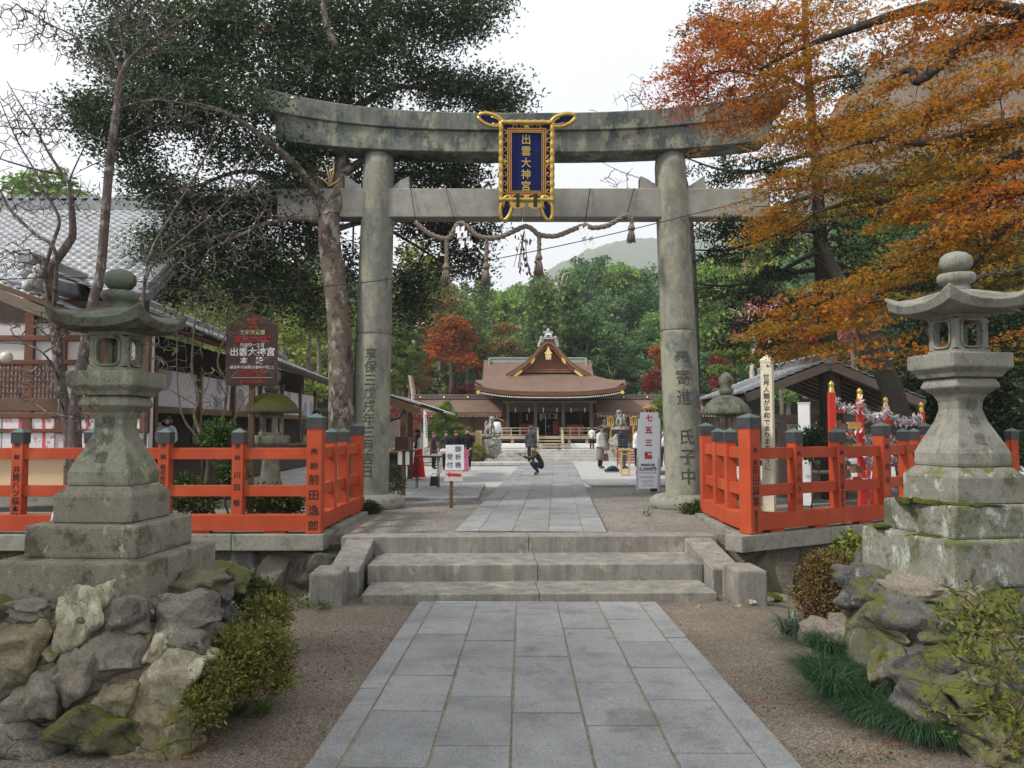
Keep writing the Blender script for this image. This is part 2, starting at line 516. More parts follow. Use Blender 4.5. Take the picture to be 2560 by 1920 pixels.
DIRT = gmat('packed_dirt', (0.12, 0.11, 0.095), (0.19, 0.175, 0.15), (0.32, 0.30, 0.27), 55, 0.6, big=0.25)
GFAR = plain('forest_floor', (0.06, 0.065, 0.035), 1.0, 0.4, 0.3, 0.3, 0.1)
xs = sorted(set([-900, -400, -120, -60, -40, -30, -24, -18, -14] + list(np.arange(-12, 12.01, 0.4)) + [3.7, 14, 18, 24, 30, 40, 60, 120, 400, 900]))
rows = [('a', y) for y in [-60, -20, -6, -2, 0, 1, 2, 3] + list(np.arange(3.4, 11.01, 0.4))] + [('w', 0.05), ('w', 0.06)] + [('u', k) for k in (0.4, 1, 2, 3.5, 5, 6.2, 8, 10, 14, 18, 24, 30, 40, 55, 80, 140, 400, 800, 1370)]
def gz(x, y): return 0.02 * math.sin(x * 2.1 + y) * math.sin(y * 1.7 - x * 0.6)
V, Q, mi = [], [], []
for k, (a, p) in enumerate(rows):
    for x in xs:
        wy = min(wallY(x), 22) if x < 20 else 22
        if a == 'a':
            y = p * (wy - 0.0) / 12.0 if p > 3 else p
            V.append((x, y, lowz(min(y, 11.5), x) + gz(x, y)))
        elif a == 'w':
            V.append((x, wy + p, lowz(11.5, x) if p == 0.05 else -0.03))
        else:
            V.append((x, wy + p, -0.03 if p > 5 else -0.05))
nx = len(xs)
for j in range(len(rows) - 1):
    for i in range(nx - 1):
        Q.append((j * nx + i, j * nx + i + 1, (j + 1) * nx + i + 1, (j + 1) * nx + i))
        a, p = rows[j]
        yy = V[j * nx + i][1]
        mi.append(0 if a != 'u' else (2 if yy < 20.5 else (1 if yy < 62 else 3)))
g = np_mesh('ground', V, Q, None, mats=[GRAVEL_LOW, GRAVEL_UP, DIRT, GFAR], midx=mi, smooth=False)
tag(g, kind='structure')

# ---- paved approach below the steps: rows of granite slabs, joints of packed sand
JOINT = plain('sandy_joint', (0.21, 0.18, 0.13), 1.0, 0.35, 12, 0.4)
def slab_path(name, o, dirv, bounds, y0, y1, zf, lens, edge, seed, th=0.05, gap=0.012):
    rr = random.Random(seed)
    d = Vector((dirv[0], dirv[1], 0)).normalized()
    s = Vector((d.y, -d.x, 0))
    mb = MB()
    ncol = len(bounds) - 1
    for c in range(ncol):
        a, b = bounds[c] + gap / 2, bounds[c + 1] - gap / 2
        t = y0 - rr.uniform(0, 0.7)
        isedge = c in (0, ncol - 1)
        while t < y1:
            L = rr.uniform(1.6, 2.4) if (isedge and edge) else rr.uniform(*lens)
            t2 = min(t + L, y1)
            t1 = max(t, y0)
            if t2 - t1 > 0.06:
                dz = rr.uniform(-0.003, 0.003)
                vs = []
                for zz in (-th, 0):
                    for (q, uu) in ((a, t1 + gap / 2), (b, t1 + gap / 2), (b, t2 - gap / 2), (a, t2 - gap / 2)):
                        p = o + s * q + d * uu
                        vs.append((p.x + rr.uniform(-0.006, 0.006), p.y + rr.uniform(-0.007, 0.007), zf(p.y) + zz + dz + rr.uniform(-0.002, 0.002)))
                mb.add(vs, [(4, 5, 6, 7), (0, 1, 5, 4), (1, 2, 6, 5), (2, 3, 7, 6), (3, 0, 4, 7)], 0, False, rr.random())
            t = t2
    # joint bed just under the slab tops
    n = 16
    for k in range(n):
        u0, u1 = y0 + (y1 - y0) * k / n, y0 + (y1 - y0) * (k + 1) / n
        vs = []
        for (q, uu) in ((bounds[0], u0), (bounds[-1], u0), (bounds[-1], u1), (bounds[0], u1)):
            p = o + s * q + d * uu
            vs.append((p.x, p.y, zf(p.y) - 0.007))
        mb.add(vs, [(0, 1, 2, 3)], 1)
    ob = mb.build(name, [STONE_PATH, JOINT], bevel=0)
    return tag(ob, kind='structure')
slab_path('path_lower', Vector((0.31, 9.98, 0)), (0.013, 1), [-1.439, -1.246, -0.732, -0.252, 0.236, 0.724, 1.22, 1.439], -9.0, -0.10, lambda y: lowz(y) + 0.03, (0.62, 1.05), True, 4, gap=0.02)
UPD = Vector((0.0553, 1, 0))
slab_path('path_upper', Vector((0.29, 12.40, 0)), UPD, [-1.16, -0.80, -0.27, 0.27, 0.80, 1.16], -0.1, 25.6, lambda y: 0.012, (0.8, 1.3), True, 9)
# cross paths with a kerb
def crosspath(name, x0, x1, y0, y1, seed):
    rr = random.Random(seed)
    mb = MB()
    x = x0
    while x < x1 - 0.05:
        x2 = min(x + rr.uniform(0.8, 1.2), x1)
        for (a, b) in ((y0, y0 + 0.32), (y0 + 0.33, (y0 + y1) / 2 + rr.uniform(-.2, .2))):
            pass
        ym = (y0 + y1) / 2
        for (a, b) in ((y0, y0 + 0.3), (y0 + 0.31, ym), (ym + 0.01, y1)):
            mb.box(((x + x2) / 2, (a + b) / 2, -0.03), (x2 - x - 0.012, b - a, 0.12), tint=rr.random())
        x = x2
    return tag(mb.build(name, [STONE_PATH]), kind='structure')
crosspath('cross_path_left', -5.2, -0.75, 17.9, 22.4, 3)
crosspath('cross_path_right', 2.15, 9.0, 21.8, 24.4, 5)

# ---- stone steps
st = thing('stone_steps', STEPC, 'three broad granite steps with sloping side blocks below the stone gate', 'steps', STEPROT)
TZ = [(0.0, 0.0, 0.45), (-1.02, -0.235, 1.1), (-1.84, -0.45, 0.90)]      # y of riser, z of tread, depth
HB = [0.235, 0.215, 0.14]
rr = random.Random(3)
for (y, z, dp), h, (xl, xr) in zip(TZ, HB, ((-2.42, 2.42), (-2.25, 2.23), (-2.20, 2.18))):
    jx = rr.uniform(-0.1, 0.1)
    if y == 0.0:
        xl, xr = -2.78, 2.72
    mb = MB()
    mb.box(((xl + jx) / 2, y + dp / 2, z - h / 2 - 0.02), (jx - xl - 0.006, dp, h + 0.04))
    mb.box(((xr + jx) / 2, y + dp / 2 + 0.005, z - h / 2 - 0.023), (xr - jx - 0.006, dp, h + 0.04))
    mb.build('step', STONE_STEP, st, bevel=0.012, seg=2)
for sx, xo in ((-1, -2.50), (1, 2.44)):
    mb = MB()
    # sloping cheek stone
    w0, w1 = (xo - 0.20, xo + 0.20)
    y = [0.12, 0.12, -1.42, -1.42]
    zt, zb = -0.03, -0.24
    poly = [(w0, 0.02, zt), (w0, -1.42, zb), (w0, -1.42, -0.7), (w0, 0.02, -0.7)]
    mb.prism(poly, (0, 0, 0), (w1 - w0, 0, 0))
    mb.build('cheek_stone', STONE_STEP, st, bevel=0.012)
    mb = MB()
    xx = xo + sx * 0.10
    mb.box((xx, -1.76, -0.44), (0.38, 0.62, 0.58))
    e = mb.build('end_block', STONE_STEP, st, bevel=0.03, seg=2)
# ================================================================== stone torii
TY = 16.6
LB, RB = D(797, 1000, TY).x, D(1481, 1000, TY).x         # pillar axes at the ground
LT, RT = D(819, 340, TY).x, D(1447, 340, TY).x           # and under the lintel
ZL0 = D(1140, 340, TY).z                                 # underside of the lintel
tor = thing('stone_torii', ((LB + RB) / 2, TY, 0), 'large weathered grey stone torii gate with lichen and a blue name plaque', 'gate')
def pillar_axis(side, z):
    b, t = (LB, LT) if side < 0 else (RB, RT)
    return b + (t - b) * z / ZL0
R0, R1 = 0.405, 0.325
def prad(z): return R0 + (R1 - R0) * min(1, z / ZL0)
JZ = {-1: D(800, 724, TY).z, 1: D(1465, 716, TY).z}
for side in (-1, 1):
    zs = list(np.linspace(-0.05, ZL0 + 0.06, 26))
    jz = JZ[side]
    zs = sorted(set(zs + [jz - 0.03, jz - 0.012, jz, jz + 0.012, jz + 0.03]))
    mb = MB()
    rings = []
    for z in zs:
        r = prad(z)
        if abs(z - jz) < 0.001: r -= 0.03
        elif abs(z - jz) < 0.02: r -= 0.006
        if z > ZL0 - 0.10: r -= 0.03 * (z - ZL0 + 0.10) / 0.16
        n = 40
        rings.append([(pillar_axis(side, z) + r * math.cos(2 * math.pi * j / n), TY + r * math.sin(2 * math.pi * j / n), z) for j in range(n)])
    mb.loft(rings)
    mb.build('pillar', STONE_TORII, tor, world=True)
    bx = pillar_axis(side, 0)
    mb = MB()
    mb.lathe([(0.62, -0.1), (0.66, 0.03), (0.64, 0.13), (0.56, 0.20), (0.43, 0.23)], 28, (bx + 0.1 * (1 if side < 0 else -1), TY - 0.05, 0))
    mb.build('base_stone', STONE_KERB, tor, world=True)
# lintel: lower beam (shimaki) and upper curved beam (kasagi)
CX = (LT + RT) / 2
def beam_rise(x, half): return 0.55 * (abs(x) / half) ** 2.6
def curved_beam(half_b, half_t, zb, zt, hy, rise_b, rise_t, slope=0.0, peak=0.0):
    rings = []
    n = 30
    for i in range(n + 1):
        u = -1 + 2 * i / n
        xb, xt = CX + u * half_b, CX + u * half_t
        b = zb + rise_b * abs(u) ** 2.8
        t = zt + rise_t * abs(u) ** 2.8
        ring = [(xb, TY - hy, b), (xb, TY + hy, b), (xt, TY + hy * 1.08, t - 0.05), (xt, TY, t + peak), (xt, TY - hy * 1.08, t - 0.05)]
        rings.append(ring)
    return rings
xL, xR = D(607, 290, TY).x, D(1650, 290, TY).x
half = (xR - xL) / 2
CX = (xL + xR) / 2
zb = D(1140, 341, TY).z
zm = D(1140, 298, TY).z
zt = D(1140, 264, TY).z
mb = MB()
mb.loft(curved_beam(half, half + 0.02, zb, zm + 0.05, 0.36, 0.26, 0.42), smooth=False)
mb.build('lower_lintel', STONE_BEAM, tor, world=True, bevel=0.015)
mb = MB()
mb.loft(curved_beam(half + 0.30, half + 0.50, zm, zt + 0.06, 0.45, 0.46, 0.60, peak=0.10), smooth=False)
mb.build('upper_lintel', STONE_BEAM, tor, world=True, bevel=0.015)
# tie beam
zt2, zb2 = D(1140, 407, TY - 0.2).z, D(1140, 469, TY - 0.2).z
NX0, NX1 = D(605, 440, TY).x, D(1657, 440, TY).x
mb = MB()
mb.box(((NX0 + CX) / 2, TY, (zt2 + zb2) / 2), (CX - NX0 - 0.006, 0.42, zt2 - zb2))
mb.box(((NX1 + CX) / 2, TY, (zt2 + zb2) / 2), (NX1 - CX - 0.006, 0.424, zt2 - zb2 + 0.004))
mb.build('tie_beam', STONE_NUKI, tor, world=True, bevel=0.015)
for side in (-1, 1):
    ax = pillar_axis(side, zt2)
    for s in (-1, 1):
        x0 = ax + s * (prad(zt2) - 0.02)
        x1 = ax + s * (prad(zt2) + 0.34)
        hgt = 0.28 if s < 0 else 0.27
        if (side, s) in ((-1, 1), (1, -1)):
            poly = [(x0, 0, zt2), (x1, 0, zt2), (x1, 0, zt2 + hgt)] + [(x1 + (x0 - x1) * k / 5, 0, zt2 + hgt - (hgt - 0.04) * (k / 5) ** 1.8 - 0.02) for k in range(1, 6)]
        else:
            poly = [(x0, 0, zt2), (x1, 0, zt2), (x1, 0, zt2 + hgt + 0.02), (x0, 0, zt2 + 0.05)]
        mb = MB()
        mb.prism(poly if s > 0 else poly[::-1], (0, TY - 0.16, 0.002), (0, TY + 0.16, 0.002))
        mb.build('wedge', STONE_NUKI, tor, world=True, bevel=0.008)
# carved writing on the pillars, wrapped on the shaft
def wrap(side, lean=0.0):
    def fn(v):
        r = prad(v.z) + 0.004
        a = v.x / r + lean
        return Vector((pillar_axis(side, v.z) + r * math.sin(a), TY - r * math.cos(a), v.z)) - Vector(tor.location)
    return fn
zz0 = D(800, 766, TY - 0.4).z
text_mesh('享保三戊戌年三月吉日', 0.265, INK_STONE, tor, at=(0, 0, zz0), warp=wrap(-1, 0.05), step=1.0, extrude=0.002, bold=0.008)
zz0 = D(1490, 770, TY - 0.4).z
for tx_, dz_ in (('奉寄進', 0.0), ('氏子中', 4 * 1.18 * 0.34)):
    text_mesh(tx_, 0.34, INK_STONE, tor, at=(0, 0, zz0 - 0.05 - dz_), warp=wrap(1, -0.02), step=1.18, extrude=0.002, bold=0.008)

# ---- the blue name plaque hanging on the gate (tilted forward a little)
plq = thing('name_plaque', D(1137, 466, TY - 0.62), 'navy blue name plaque with carved gold frame hung on the stone gate', 'plaque')
s = K * (TY - 0.7) / FPX                                  # metres per D pixel there
plq.rotation_euler = (R(7), 0, R(0.8))
H = 207 * s
W2 = 58 * s
mb = MB(); mb.box((0, 0, H / 2 + 0.12), (2 * W2 * 0.92, 0.10, H * 0.80)); mb.build('panel', NAVY, plq)
zt_, zb_ = H / 2 + 0.12 + H * 0.40, H / 2 + 0.12 - H * 0.40
mb = MB()
def wavy(a, b, n, amp, r):
    a, b = Vector(a), Vector(b)
    pts, rad = [], []
    for i in range(n + 1):
        t = i / n
        pts.append(a.lerp(b, t))
        rad.append(r * (1 + amp * math.sin(i * math.pi / 2)))
    return pts, rad
xw = W2 * 0.96
for (a, b, n) in (((-xw, -0.07, zb_ - 0.05), (-xw, -0.07, zt_), 40), ((xw, -0.07, zb_ - 0.05), (xw, -0.07, zt_), 40), ((-xw, -0.07, zt_), (xw, -0.07, zt_), 26), ((-xw, -0.07, zb_), (xw, -0.07, zb_), 26)):
    mb.tube(*wavy(a, b, n, 0.13, 0.052), n=8)
def scroll(c, ang, sc, flip=1):                            # ear-shaped gold scroll
    pts = []
    for i in range(17):
        t = i / 16
        a = t * 2 * math.pi
        r = sc * (0.30 + 0.12 * math.cos(a))
        x, z = sc * 0.42 + r * 1.45 * math.cos(a), r * 0.62 * math.sin(a) * flip
        pts.append((c[0] + x * math.cos(ang) - z * math.sin(ang), -0.07, c[2] + x * math.sin(ang) + z * math.cos(ang)))
    return pts
ears = [((-xw + 0.10, 0, zt_ - 0.05), R(163)), ((xw - 0.10, 0, zt_ - 0.05), R(17)), ((-xw + 0.17, 0, zb_ + 0.15), R(258)), ((xw - 0.17, 0, zb_ + 0.15), R(282))]
for c, a in ears:
    mb.tube(scroll(c, a, 0.56), 0.045, n=6)
    pts_ = scroll(c, a, 0.30)
    mb.tube([(p[0] + 0.09 * math.cos(a), p[1] - 0.02, p[2] + 0.09 * math.sin(a)) for p in pts_[3:15]], 0.018, n=5)
mb.build('gold_frame', GOLD, plq)
for c, a in ears:
    ps = scroll(c, a, 0.56)[:-1]
    MB().prism([(p[0], p[1], p[2]) for p in ps], (0, -0.005, 0), (0, 0.09, 0)).build('scroll_ground', NAVY, plq)
mb = MB()
iw, iz0, iz1 = W2 * 0.66, zb_ + 0.12, zt_ - 0.15
for k, (off_, th, mi) in enumerate(((0.0, 0.05, 0), (0.014, 0.014, 1), (-0.03, 0.012, 1), (0.045, 0.012, 1))):
    y = -0.065 - 0.004 * k
    a, b, c, d = -iw + off_, iw - off_, iz0 + off_, iz1 - off_
    for (p, q) in (((a, c), (a, d)), ((b, c), (b, d)), ((a, c), (b, c)), ((a, d), (b, d))):
        mb.bar((p[0], y, p[1]), (q[0], y, q[1]), 0.02 + 0.002 * k, th, mi) if p[1] == q[1] else mb.box((p[0], y, (p[1] + q[1]) / 2), (th, 0.02 + 0.002 * k, q[1] - p[1] + th - 0.002), mi=mi)
mb.build('red_border', [plain('plaque_red', (0.42, 0.06, 0.02), 0.5, 0.1, 5, 0), GOLD], plq)
mb = MB()
rr = random.Random(2)
def curl(cx, cz, sgn, vert):                                # little gold cloud scrolls on the border band
    for s2 in (-1, 1):
        pts = []
        for i in range(9):
            t = i / 8
            a = t * 1.5 * math.pi
            r = 0.055 * (1 - 0.45 * t)
            u = s2 * (0.085 - r * math.cos(a) * 0.9)
            v = sgn * (r * math.sin(a))
            pts.append((cx + (v if vert else u), -0.075, cz + (u if vert else v)))
        mb.tube(pts, 0.012, n=5)
bx = (iw + xw) / 2
def one_curl(*a):
    global mb
    mb = MB(); curl(*a); mb.build('gold_scrollwork', GOLD, plq)
def rosette(cx, cz):
    m = MB(); m.lathe([(0.0, 0), (0.045, 0.0), (0.045, 0.02), (0.02, 0.03)], 10)
    m.v = [(cx + x, -0.06 - z, cz + y) for x, y, z in m.v]
    m.build('gold_rosette', GOLD, plq)
for sx in (-1, 1):
    for zz in np.linspace(iz0 + 0.12, iz1 - 0.12, 4): one_curl(sx * (bx + 0.02), zz, -sx, True)
    one_curl(sx * iw * 0.45, iz1 + 0.06, 1, False)
    one_curl(sx * iw * 0.45, iz0 - 0.065, -1, False)
    rosette(sx * bx, (iz0 + iz1) / 2)
for cz in (iz1 + 0.07, iz0 - 0.06): rosette(0, cz)
for sx in (-1, 1):
    MB().box((sx * iw * 0.5, -0.13, zb_ - 0.02), (0.07, 0.05, 0.26)).build('hanging_bracket', BLACK, plq)
for sx in (-1, 1):
    poly = [(sx * iw * 0.5 + 0.15 * math.cos(a), 0, zb_ - 0.10 - 0.09 * abs(math.sin(a)) * (1 if math.sin(a) < 0 else -0.4)) for a in np.linspace(0, 2 * math.pi, 17)[:-1]]
    MB().prism(poly, (0, -0.12, 0), (0, -0.08, 0)).build('gold_boss', GOLD, plq)
text_mesh('出雲大神宮', 0.205, plain('gold_paint', (0.50, 0.36, 0.11), 0.55, 0.15, 9, 0), plq, at=(-0.01, -0.056, iz1 - 0.195), extrude=0.006, bold=0.012, step=1.12, sx=0.98)

# ---- straw rope with tassels and paper streamers
SR = TY - 0.50
def dp(x, y): return D(x, y, SR)
rope = thing('straw_rope', dp(1140, 500), 'twisted straw rope looped below the gate beam with hanging tassels', 'rope')
anch = [(897, 480), (925, 503), (955, 515), (972, 512), (985, 490), (995, 482), (1010, 490), (1030, 508), (1050, 514), (1080, 512), (1115, 497), (1135, 489), (1150, 495), (1165, 507), (1200, 510), (1235, 497), (1263, 487), (1280, 492), (1310, 488), (1335, 475), (1355, 465), (1362, 475)]
def smooth(pts, n=6):
    out = []
    P = [Vector(p) for p in pts]
    for i in range(len(P) - 1):
        p0, p1, p2, p3 = P[max(i - 1, 0)], P[i], P[i + 1], P[min(i + 2, len(P) - 1)]
        for k in range(n):
            t = k / n
            out.append(0.5 * ((2 * p1) + (p2 - p0) * t + (2 * p0 - 5 * p1 + 4 * p2 - p3) * t * t + (3 * p1 - p0 - 3 * p2 + p3) * t ** 3))
    out.append(P[-1])
    return out
def twist(mb, pts, r, strands=3, turns=9.0, n=6, taper=None):
    pts = smooth(pts, 10)
    L = [0.0]
    for i in range(1, len(pts)): L.append(L[-1] + (pts[i] - pts[i - 1]).length)
    for k in range(strands):
        path = []
        for i, p in enumerate(pts):
            d = (pts[min(i + 1, len(pts) - 1)] - pts[max(i - 1, 0)]).normalized()
            a = d.cross(Vector((0, 1, 0.01))).normalized()
            b = d.cross(a)
            ph = L[i] * turns + 2 * math.pi * k / strands
            path.append(p + (a * math.cos(ph) + b * math.sin(ph)) * r * 0.55)
        mb.tube(path, r * 0.62, n=n)
mb = MB()
twist(mb, [dp(*p) for p in anch], 0.048, 3, 19)
mb.build('main_strand', ROPE, rope, world=True)
for (x, y0, y1, yt) in ((964, 512, 580, 612), (1050, 514, 580, 616), (1164, 505, 560, 596), (1364, 466, 496, 524)):
    mb = MB()
    twist(mb, [dp(x, y0), dp(x + 1, (y0 + y1) / 2), dp(x, y1)], 0.040, 3, 19)
    a, b = dp(x, y1 - 4), dp(x, yt)
    h = a.z - b.z
    for k in range(34):
        an = k * 2.4
        q = (k / 34) ** 0.5
        rb = 0.108 * q * random.uniform(0.85, 1.1)
        mb.tube([a + Vector((0.02 * math.cos(an), 0.02 * math.sin(an), 0)), a + Vector((rb * 0.75 * math.cos(an), rb * 0.75 * math.sin(an), -h * 0.5)), a + Vector((rb * math.cos(an), rb * math.sin(an), -h * random.uniform(0.92, 1.04)))], [0.014, 0.013, 0.008], n=4)
    mb.lathe([(0.0, -0.05), (0.07, -0.05), (0.075, 0.0), (0.05, 0.06), (0, 0.07)], 10, tuple(a))
    mb.build('tassel', ROPE, rope, world=True)
WIRE = plain('thin_wire', (0.03, 0.028, 0.026), 0.6, 0.1, 5, 0)
for (xa, ya, xb, yb) in ((887, 407, 899, 482), (963, 407, 985, 487), (1275, 408, 1262, 490), (1370, 408, 1352, 470)):
    p, q = D(xa, ya, TY - 0.23), dp(xb, yb)
    MB().tube([p + Vector((0, 0.25, 0.012)), p + Vector((0, -0.01, 0.012)), D((xa + xb) / 2, (ya + yb) / 2, TY - 0.26), q], 0.009, n=4).build('hanging_wire', WIRE, rope, world=True)
for (x, y, lab) in ((998, 492, 'white zigzag paper streamer hanging on the rope beside the first tassel loop'), (1263, 492, 'white zigzag paper streamer hanging on the rope beneath its right hand wire')):
    p = dp(x, y)
    sh = thing('paper_streamer', p, lab, 'paper streamer', group='paper streamers on the straw rope')
    for kx in (0, 1):
        mb = MB()
        zc = 0
        for k in range(4):
            w_, h_ = 0.075, 0.135
            x0 = -0.02 + 0.055 * k * (1 if kx else 0.6) - (0.1 if not kx else 0)
            y0 = -0.06 - 0.02 * (k % 2)
            vs = [(x0, y0, zc), (x0 + w_, y0 - 0.01, zc + 0.03), (x0 + w_ * 0.95, y0 - 0.02, zc - h_ * 0.8), (x0 - 0.01, y0, zc - h_)]
            mb.prism(vs, (0, 0, 0), (0, 0.004, 0))
            zc -= h_ * 0.78
        mb.build('paper_strip', WHITE, sh)
# dry sprig tied to the rope
p = dp(1133, 500)
sp_ = thing('dried_sprig', p, 'bunch of dried brown leaves hanging at the middle of the rope', 'sprig')
mb = MB()
rr = random.Random(5)
for k in range(46):
    z = -rr.uniform(0.05, 1.0) ** 1.0 * 0.85
    x = rr.gauss(0, 0.10) * (1 + 0.2 * z); y = rr.gauss(-0.05, 0.06)
    a = rr.uniform(0, 6.28)
    l_ = rr.uniform(0.07, 0.13)
    mb.add([(x, y, z), (x + 0.03 * math.cos(a), y + 0.03 * math.sin(a), z - l_ * 0.5), (x + 0.01, y, z - l_), (x - 0.03 * math.cos(a), y - 0.03 * math.sin(a), z - l_ * 0.5)], [(0, 1, 2, 3)], 0)
for k in range(6):
    x = rr.gauss(0, 0.1)
    mb.tube([(0, -0.03, 0.02), (x * 0.5, -0.05, -0.3), (x, -0.05, -0.75)], 0.006, n=4)
mb.build('dry_leaf_bunch', plain('dry_leaf', (0.09, 0.05, 0.03), 0.9, 0.4, 9, 0), sp_)
# overhead wire crossing the picture
mb = MB()
pts = [D(-260, 790, 13.0)]
for (x, y, Z) in ((-150, 610, 13.4), (200, 600, 14.2), (480, 626, 15.0), (770, 612, 15.9), (1000, 573, 15.9), (1250, 522, 15.9), (1500, 462, 15.9), (1640, 423, 15.5), (1900, 330, 15)):
    pts.append(D(x, y, Z))
mb.tube(smooth(pts[1:], 6), 0.010, n=4)
tag(mb.build('overhead_wire', WIRE), 'thin dark overhead wire slanting across in front of the gate', 'wire')
# ================================================================== vermilion fences on stone kerbs
def fence_run(root, pts, kinds, names, zb, texts, main=0.285, small=0.185):
    """pts: post positions (x, y); kinds: 'M' main or 's' small"""
    for i, ((x, y), k) in enumerate(zip(pts, kinds)):
        a = pts[max(i - 1, 0)]; b = pts[min(i + 1, len(pts) - 1)]
        rz = math.atan2(b[1] - a[1], b[0] - a[0])
        if k[0] == 'M': wd, h = 0.225, 1.72
        elif k[0] == 'm': wd, h = 0.20, 1.60
        else: wd, h = 0.165, 1.50
        if 'x' in k: rz = texts.get('rz', rz)
        base = zb if k[0] == 'M' else zb + 0.09
        mb = MB()
        mb.box((x, y, (base + zb + h - 0.17) / 2), (wd, wd, zb + h - 0.17 - base), rz)
        p = mb.build('post', VERM, root, world=True, bevel=0.006)
        mb = MB()
        mb.box((x, y, zb + h - 0.10), (wd + 0.02, wd + 0.02, 0.155), rz)
        e = wd + 0.03
        c, s = math.cos(rz), math.sin(rz)
        cs = [(x + (u * c - v * s) * e / 2, y + (u * s + v * c) * e / 2) for u, v in ((-1, -1), (1, -1), (1, 1), (-1, 1))]
        z0 = zb + h - 0.022
        mb.add([(q[0], q[1], z0) for q in cs] + [(q[0], q[1], z0 + 0.012) for q in cs] + [(x, y, z0 + 0.075)],
               [(3, 2, 1, 0), (0, 1, 5, 4), (1, 2, 6, 5), (2, 3, 7, 6), (3, 0, 4, 7), (4, 5, 8), (5, 6, 8), (6, 7, 8), (7, 4, 8)], 1)
        mb.build('post_cap', [CAP, CAPTOP], p, world=True)
        if i in texts:
            fx, fy = math.sin(rz), -math.cos(rz)
            for (tx, sz, top, step) in texts[i]:
                q = (x + fx * (wd / 2 + 0.003), y + fy * (wd / 2 + 0.003), zb + top)
                o = root.location
                text_mesh(tx, sz, INK, p, at=(q[0] - o.x, q[1] - o.y, q[2] - o.z), rz=rz, step=step, bold=0.012)
    for i in range(len(pts) - 1):
        (x0, y0), (x1, y1) = pts[i], pts[i + 1]
        d = Vector((x1 - x0, y1 - y0, 0)); L = d.length; d /= L
        for (z, ht, th) in ((1.17, 0.17, 0.085), (0.62, 0.165, 0.08)):
            a = Vector((x0, y0, zb + z)) + d * 0.05
            b = Vector((x1, y1, zb + z)) - d * 0.05
            MB().bar(a, b, th, ht).build('rail', VERM, root, world=True, bevel=0.005)
        a = Vector((x0, y0, zb + 0.155)) + d * (0.08 if kinds[i][0] == 'M' else -0.02)
        b = Vector((x1, y1, zb + 0.155)) - d * (0.08 if kinds[i + 1][0] == 'M' else -0.02)
        MB().bar(a, b, 0.19 + 0.002 * (i % 2), 0.235 + 0.002 * (i % 2)).build('bottom_rail', VERM, root, world=True, bevel=0.006)
        m = Vector(((x0 + x1) / 2, (y0 + y1) / 2, zb + 0.018))
        MB().box(m, (0.30, 0.15, 0.045), math.atan2(d.y, d.x)).build('foot_block', VERM, root, world=True)
ZK = 0.03                                                  # top of the kerb stones
FY = 11.95
lx = [D(40, 1100, FY).x - 1.12 * 2, D(40, 1100, FY).x - 1.12, D(40, 1100, FY).x, -4.74, D(355, 1100, FY).x + 0.0, D(515, 1100, FY).x, D(681, 1100, FY).x]
lx[3] = (lx[2] + lx[4]) / 2
fl = thing('vermilion_fence', (lx[6], FY, ZK), 'vermilion fence with dark capped posts behind the mossy stone lantern, maple free side of the steps', 'fence')
fl['label'] = 'vermilion shrine fence in front of the bare trees and the brown wooden notice board'
TL = {2: [('奉納', 0.085, 1.28, 1.9), ('井筒八ツ橋本舗', 0.115, 0.93, 1.0)],
      4: [('奉納', 0.085, 1.28, 1.9), ('株式会社', 0.085, 0.97, 0.98), ('三田屋本店', 0.115, 0.60, 1.0)],
      5: [('奉納', 0.085, 1.27, 1.9), ('川田', 0.105, 0.85, 1.7), ('敬一', 0.105, 0.44, 1.75)]}
fence_run(fl, [(x, FY) for x in lx[:6]] + [(lx[6], FY)], ['s', 's', 's', 's', 's', 's', 'M'], None, ZK, {**TL, 6: [('奉納', 0.115, 1.19, 1.75), ('前田逸郎', 0.165, 0.78, 1.36)]})
ly = [(lx[6], FY), (D(713, 1100, 13.0).x, 13.0), (D(739, 1100, 13.95).x, 13.95), (D(771, 1075, 15.3).x, 15.3)]
lxx = [lx[6] + (y - FY) * 0.055 for y in (FY, 12.95, 13.9, 15.0)]
ly = list(zip([D(681, 1100, FY).x, D(714, 1090, 13.0).x, D(741, 1085, 13.9).x, D(771, 1075, 14.9).x], [FY, 13.0, 13.9, 14.9]))
fence_run(fl, ly[1:], ['s', 's', 'm'], None, ZK, {})
def lone_rails(root, a, b, ka):
    d = Vector((b[0] - a[0], b[1] - a[1], 0)).normalized()
    for (z, ht, th) in ((1.17, 0.17, 0.085), (0.62, 0.165, 0.08)):
        MB().bar(Vector((a[0], a[1], ZK + z)) + d * 0.08, Vector((b[0], b[1], ZK + z)) - d * 0.04, th, ht).build('rail', VERM, root, world=True, bevel=0.005)
    MB().bar(Vector((a[0], a[1], ZK + 0.155)) + d * 0.11, Vector((b[0], b[1], ZK + 0.155)), 0.194, 0.24).build('bottom_rail', VERM, root, world=True, bevel=0.006)
lone_rails(fl, ly[0], ly[1], 0)
# right fence: corner post, face along the terrace edge, return to the gate, and the far return
rp = [D(1621, 1130, 11.9), D(1719, 1120, 12.45), D(1812, 1112, 12.95), D(1908, 1105, 13.5)]
rp = [(p.x, p.y) for p in rp]
fr = thing('vermilion_fence', (rp[0][0], rp[0][1], ZK), 'vermilion shrine fence under the orange maple in front of the red paper fortune rack', 'fence')
TR = {0: [('奉納', 0.105, 1.21, 1.75), ('前田興業', 0.165, 0.80, 1.18), ('株式会社', 0.105, 0.27 - 0.03, 0.5)],
      1: [('奉納', 0.085, 1.30, 1.7), ('アルクジャパン', 0.115, 0.94, 1.5)],
      2: [('奉納', 0.085, 1.30, 1.7), ('菱田公認会計士事務所', 0.105, 0.93, 1.0)],
      3: [('奉納', 0.095, 1.40, 1.7), ('佐井', 0.12, 0.90, 1.9), ('春夫', 0.12, 0.35, 1.6)]}
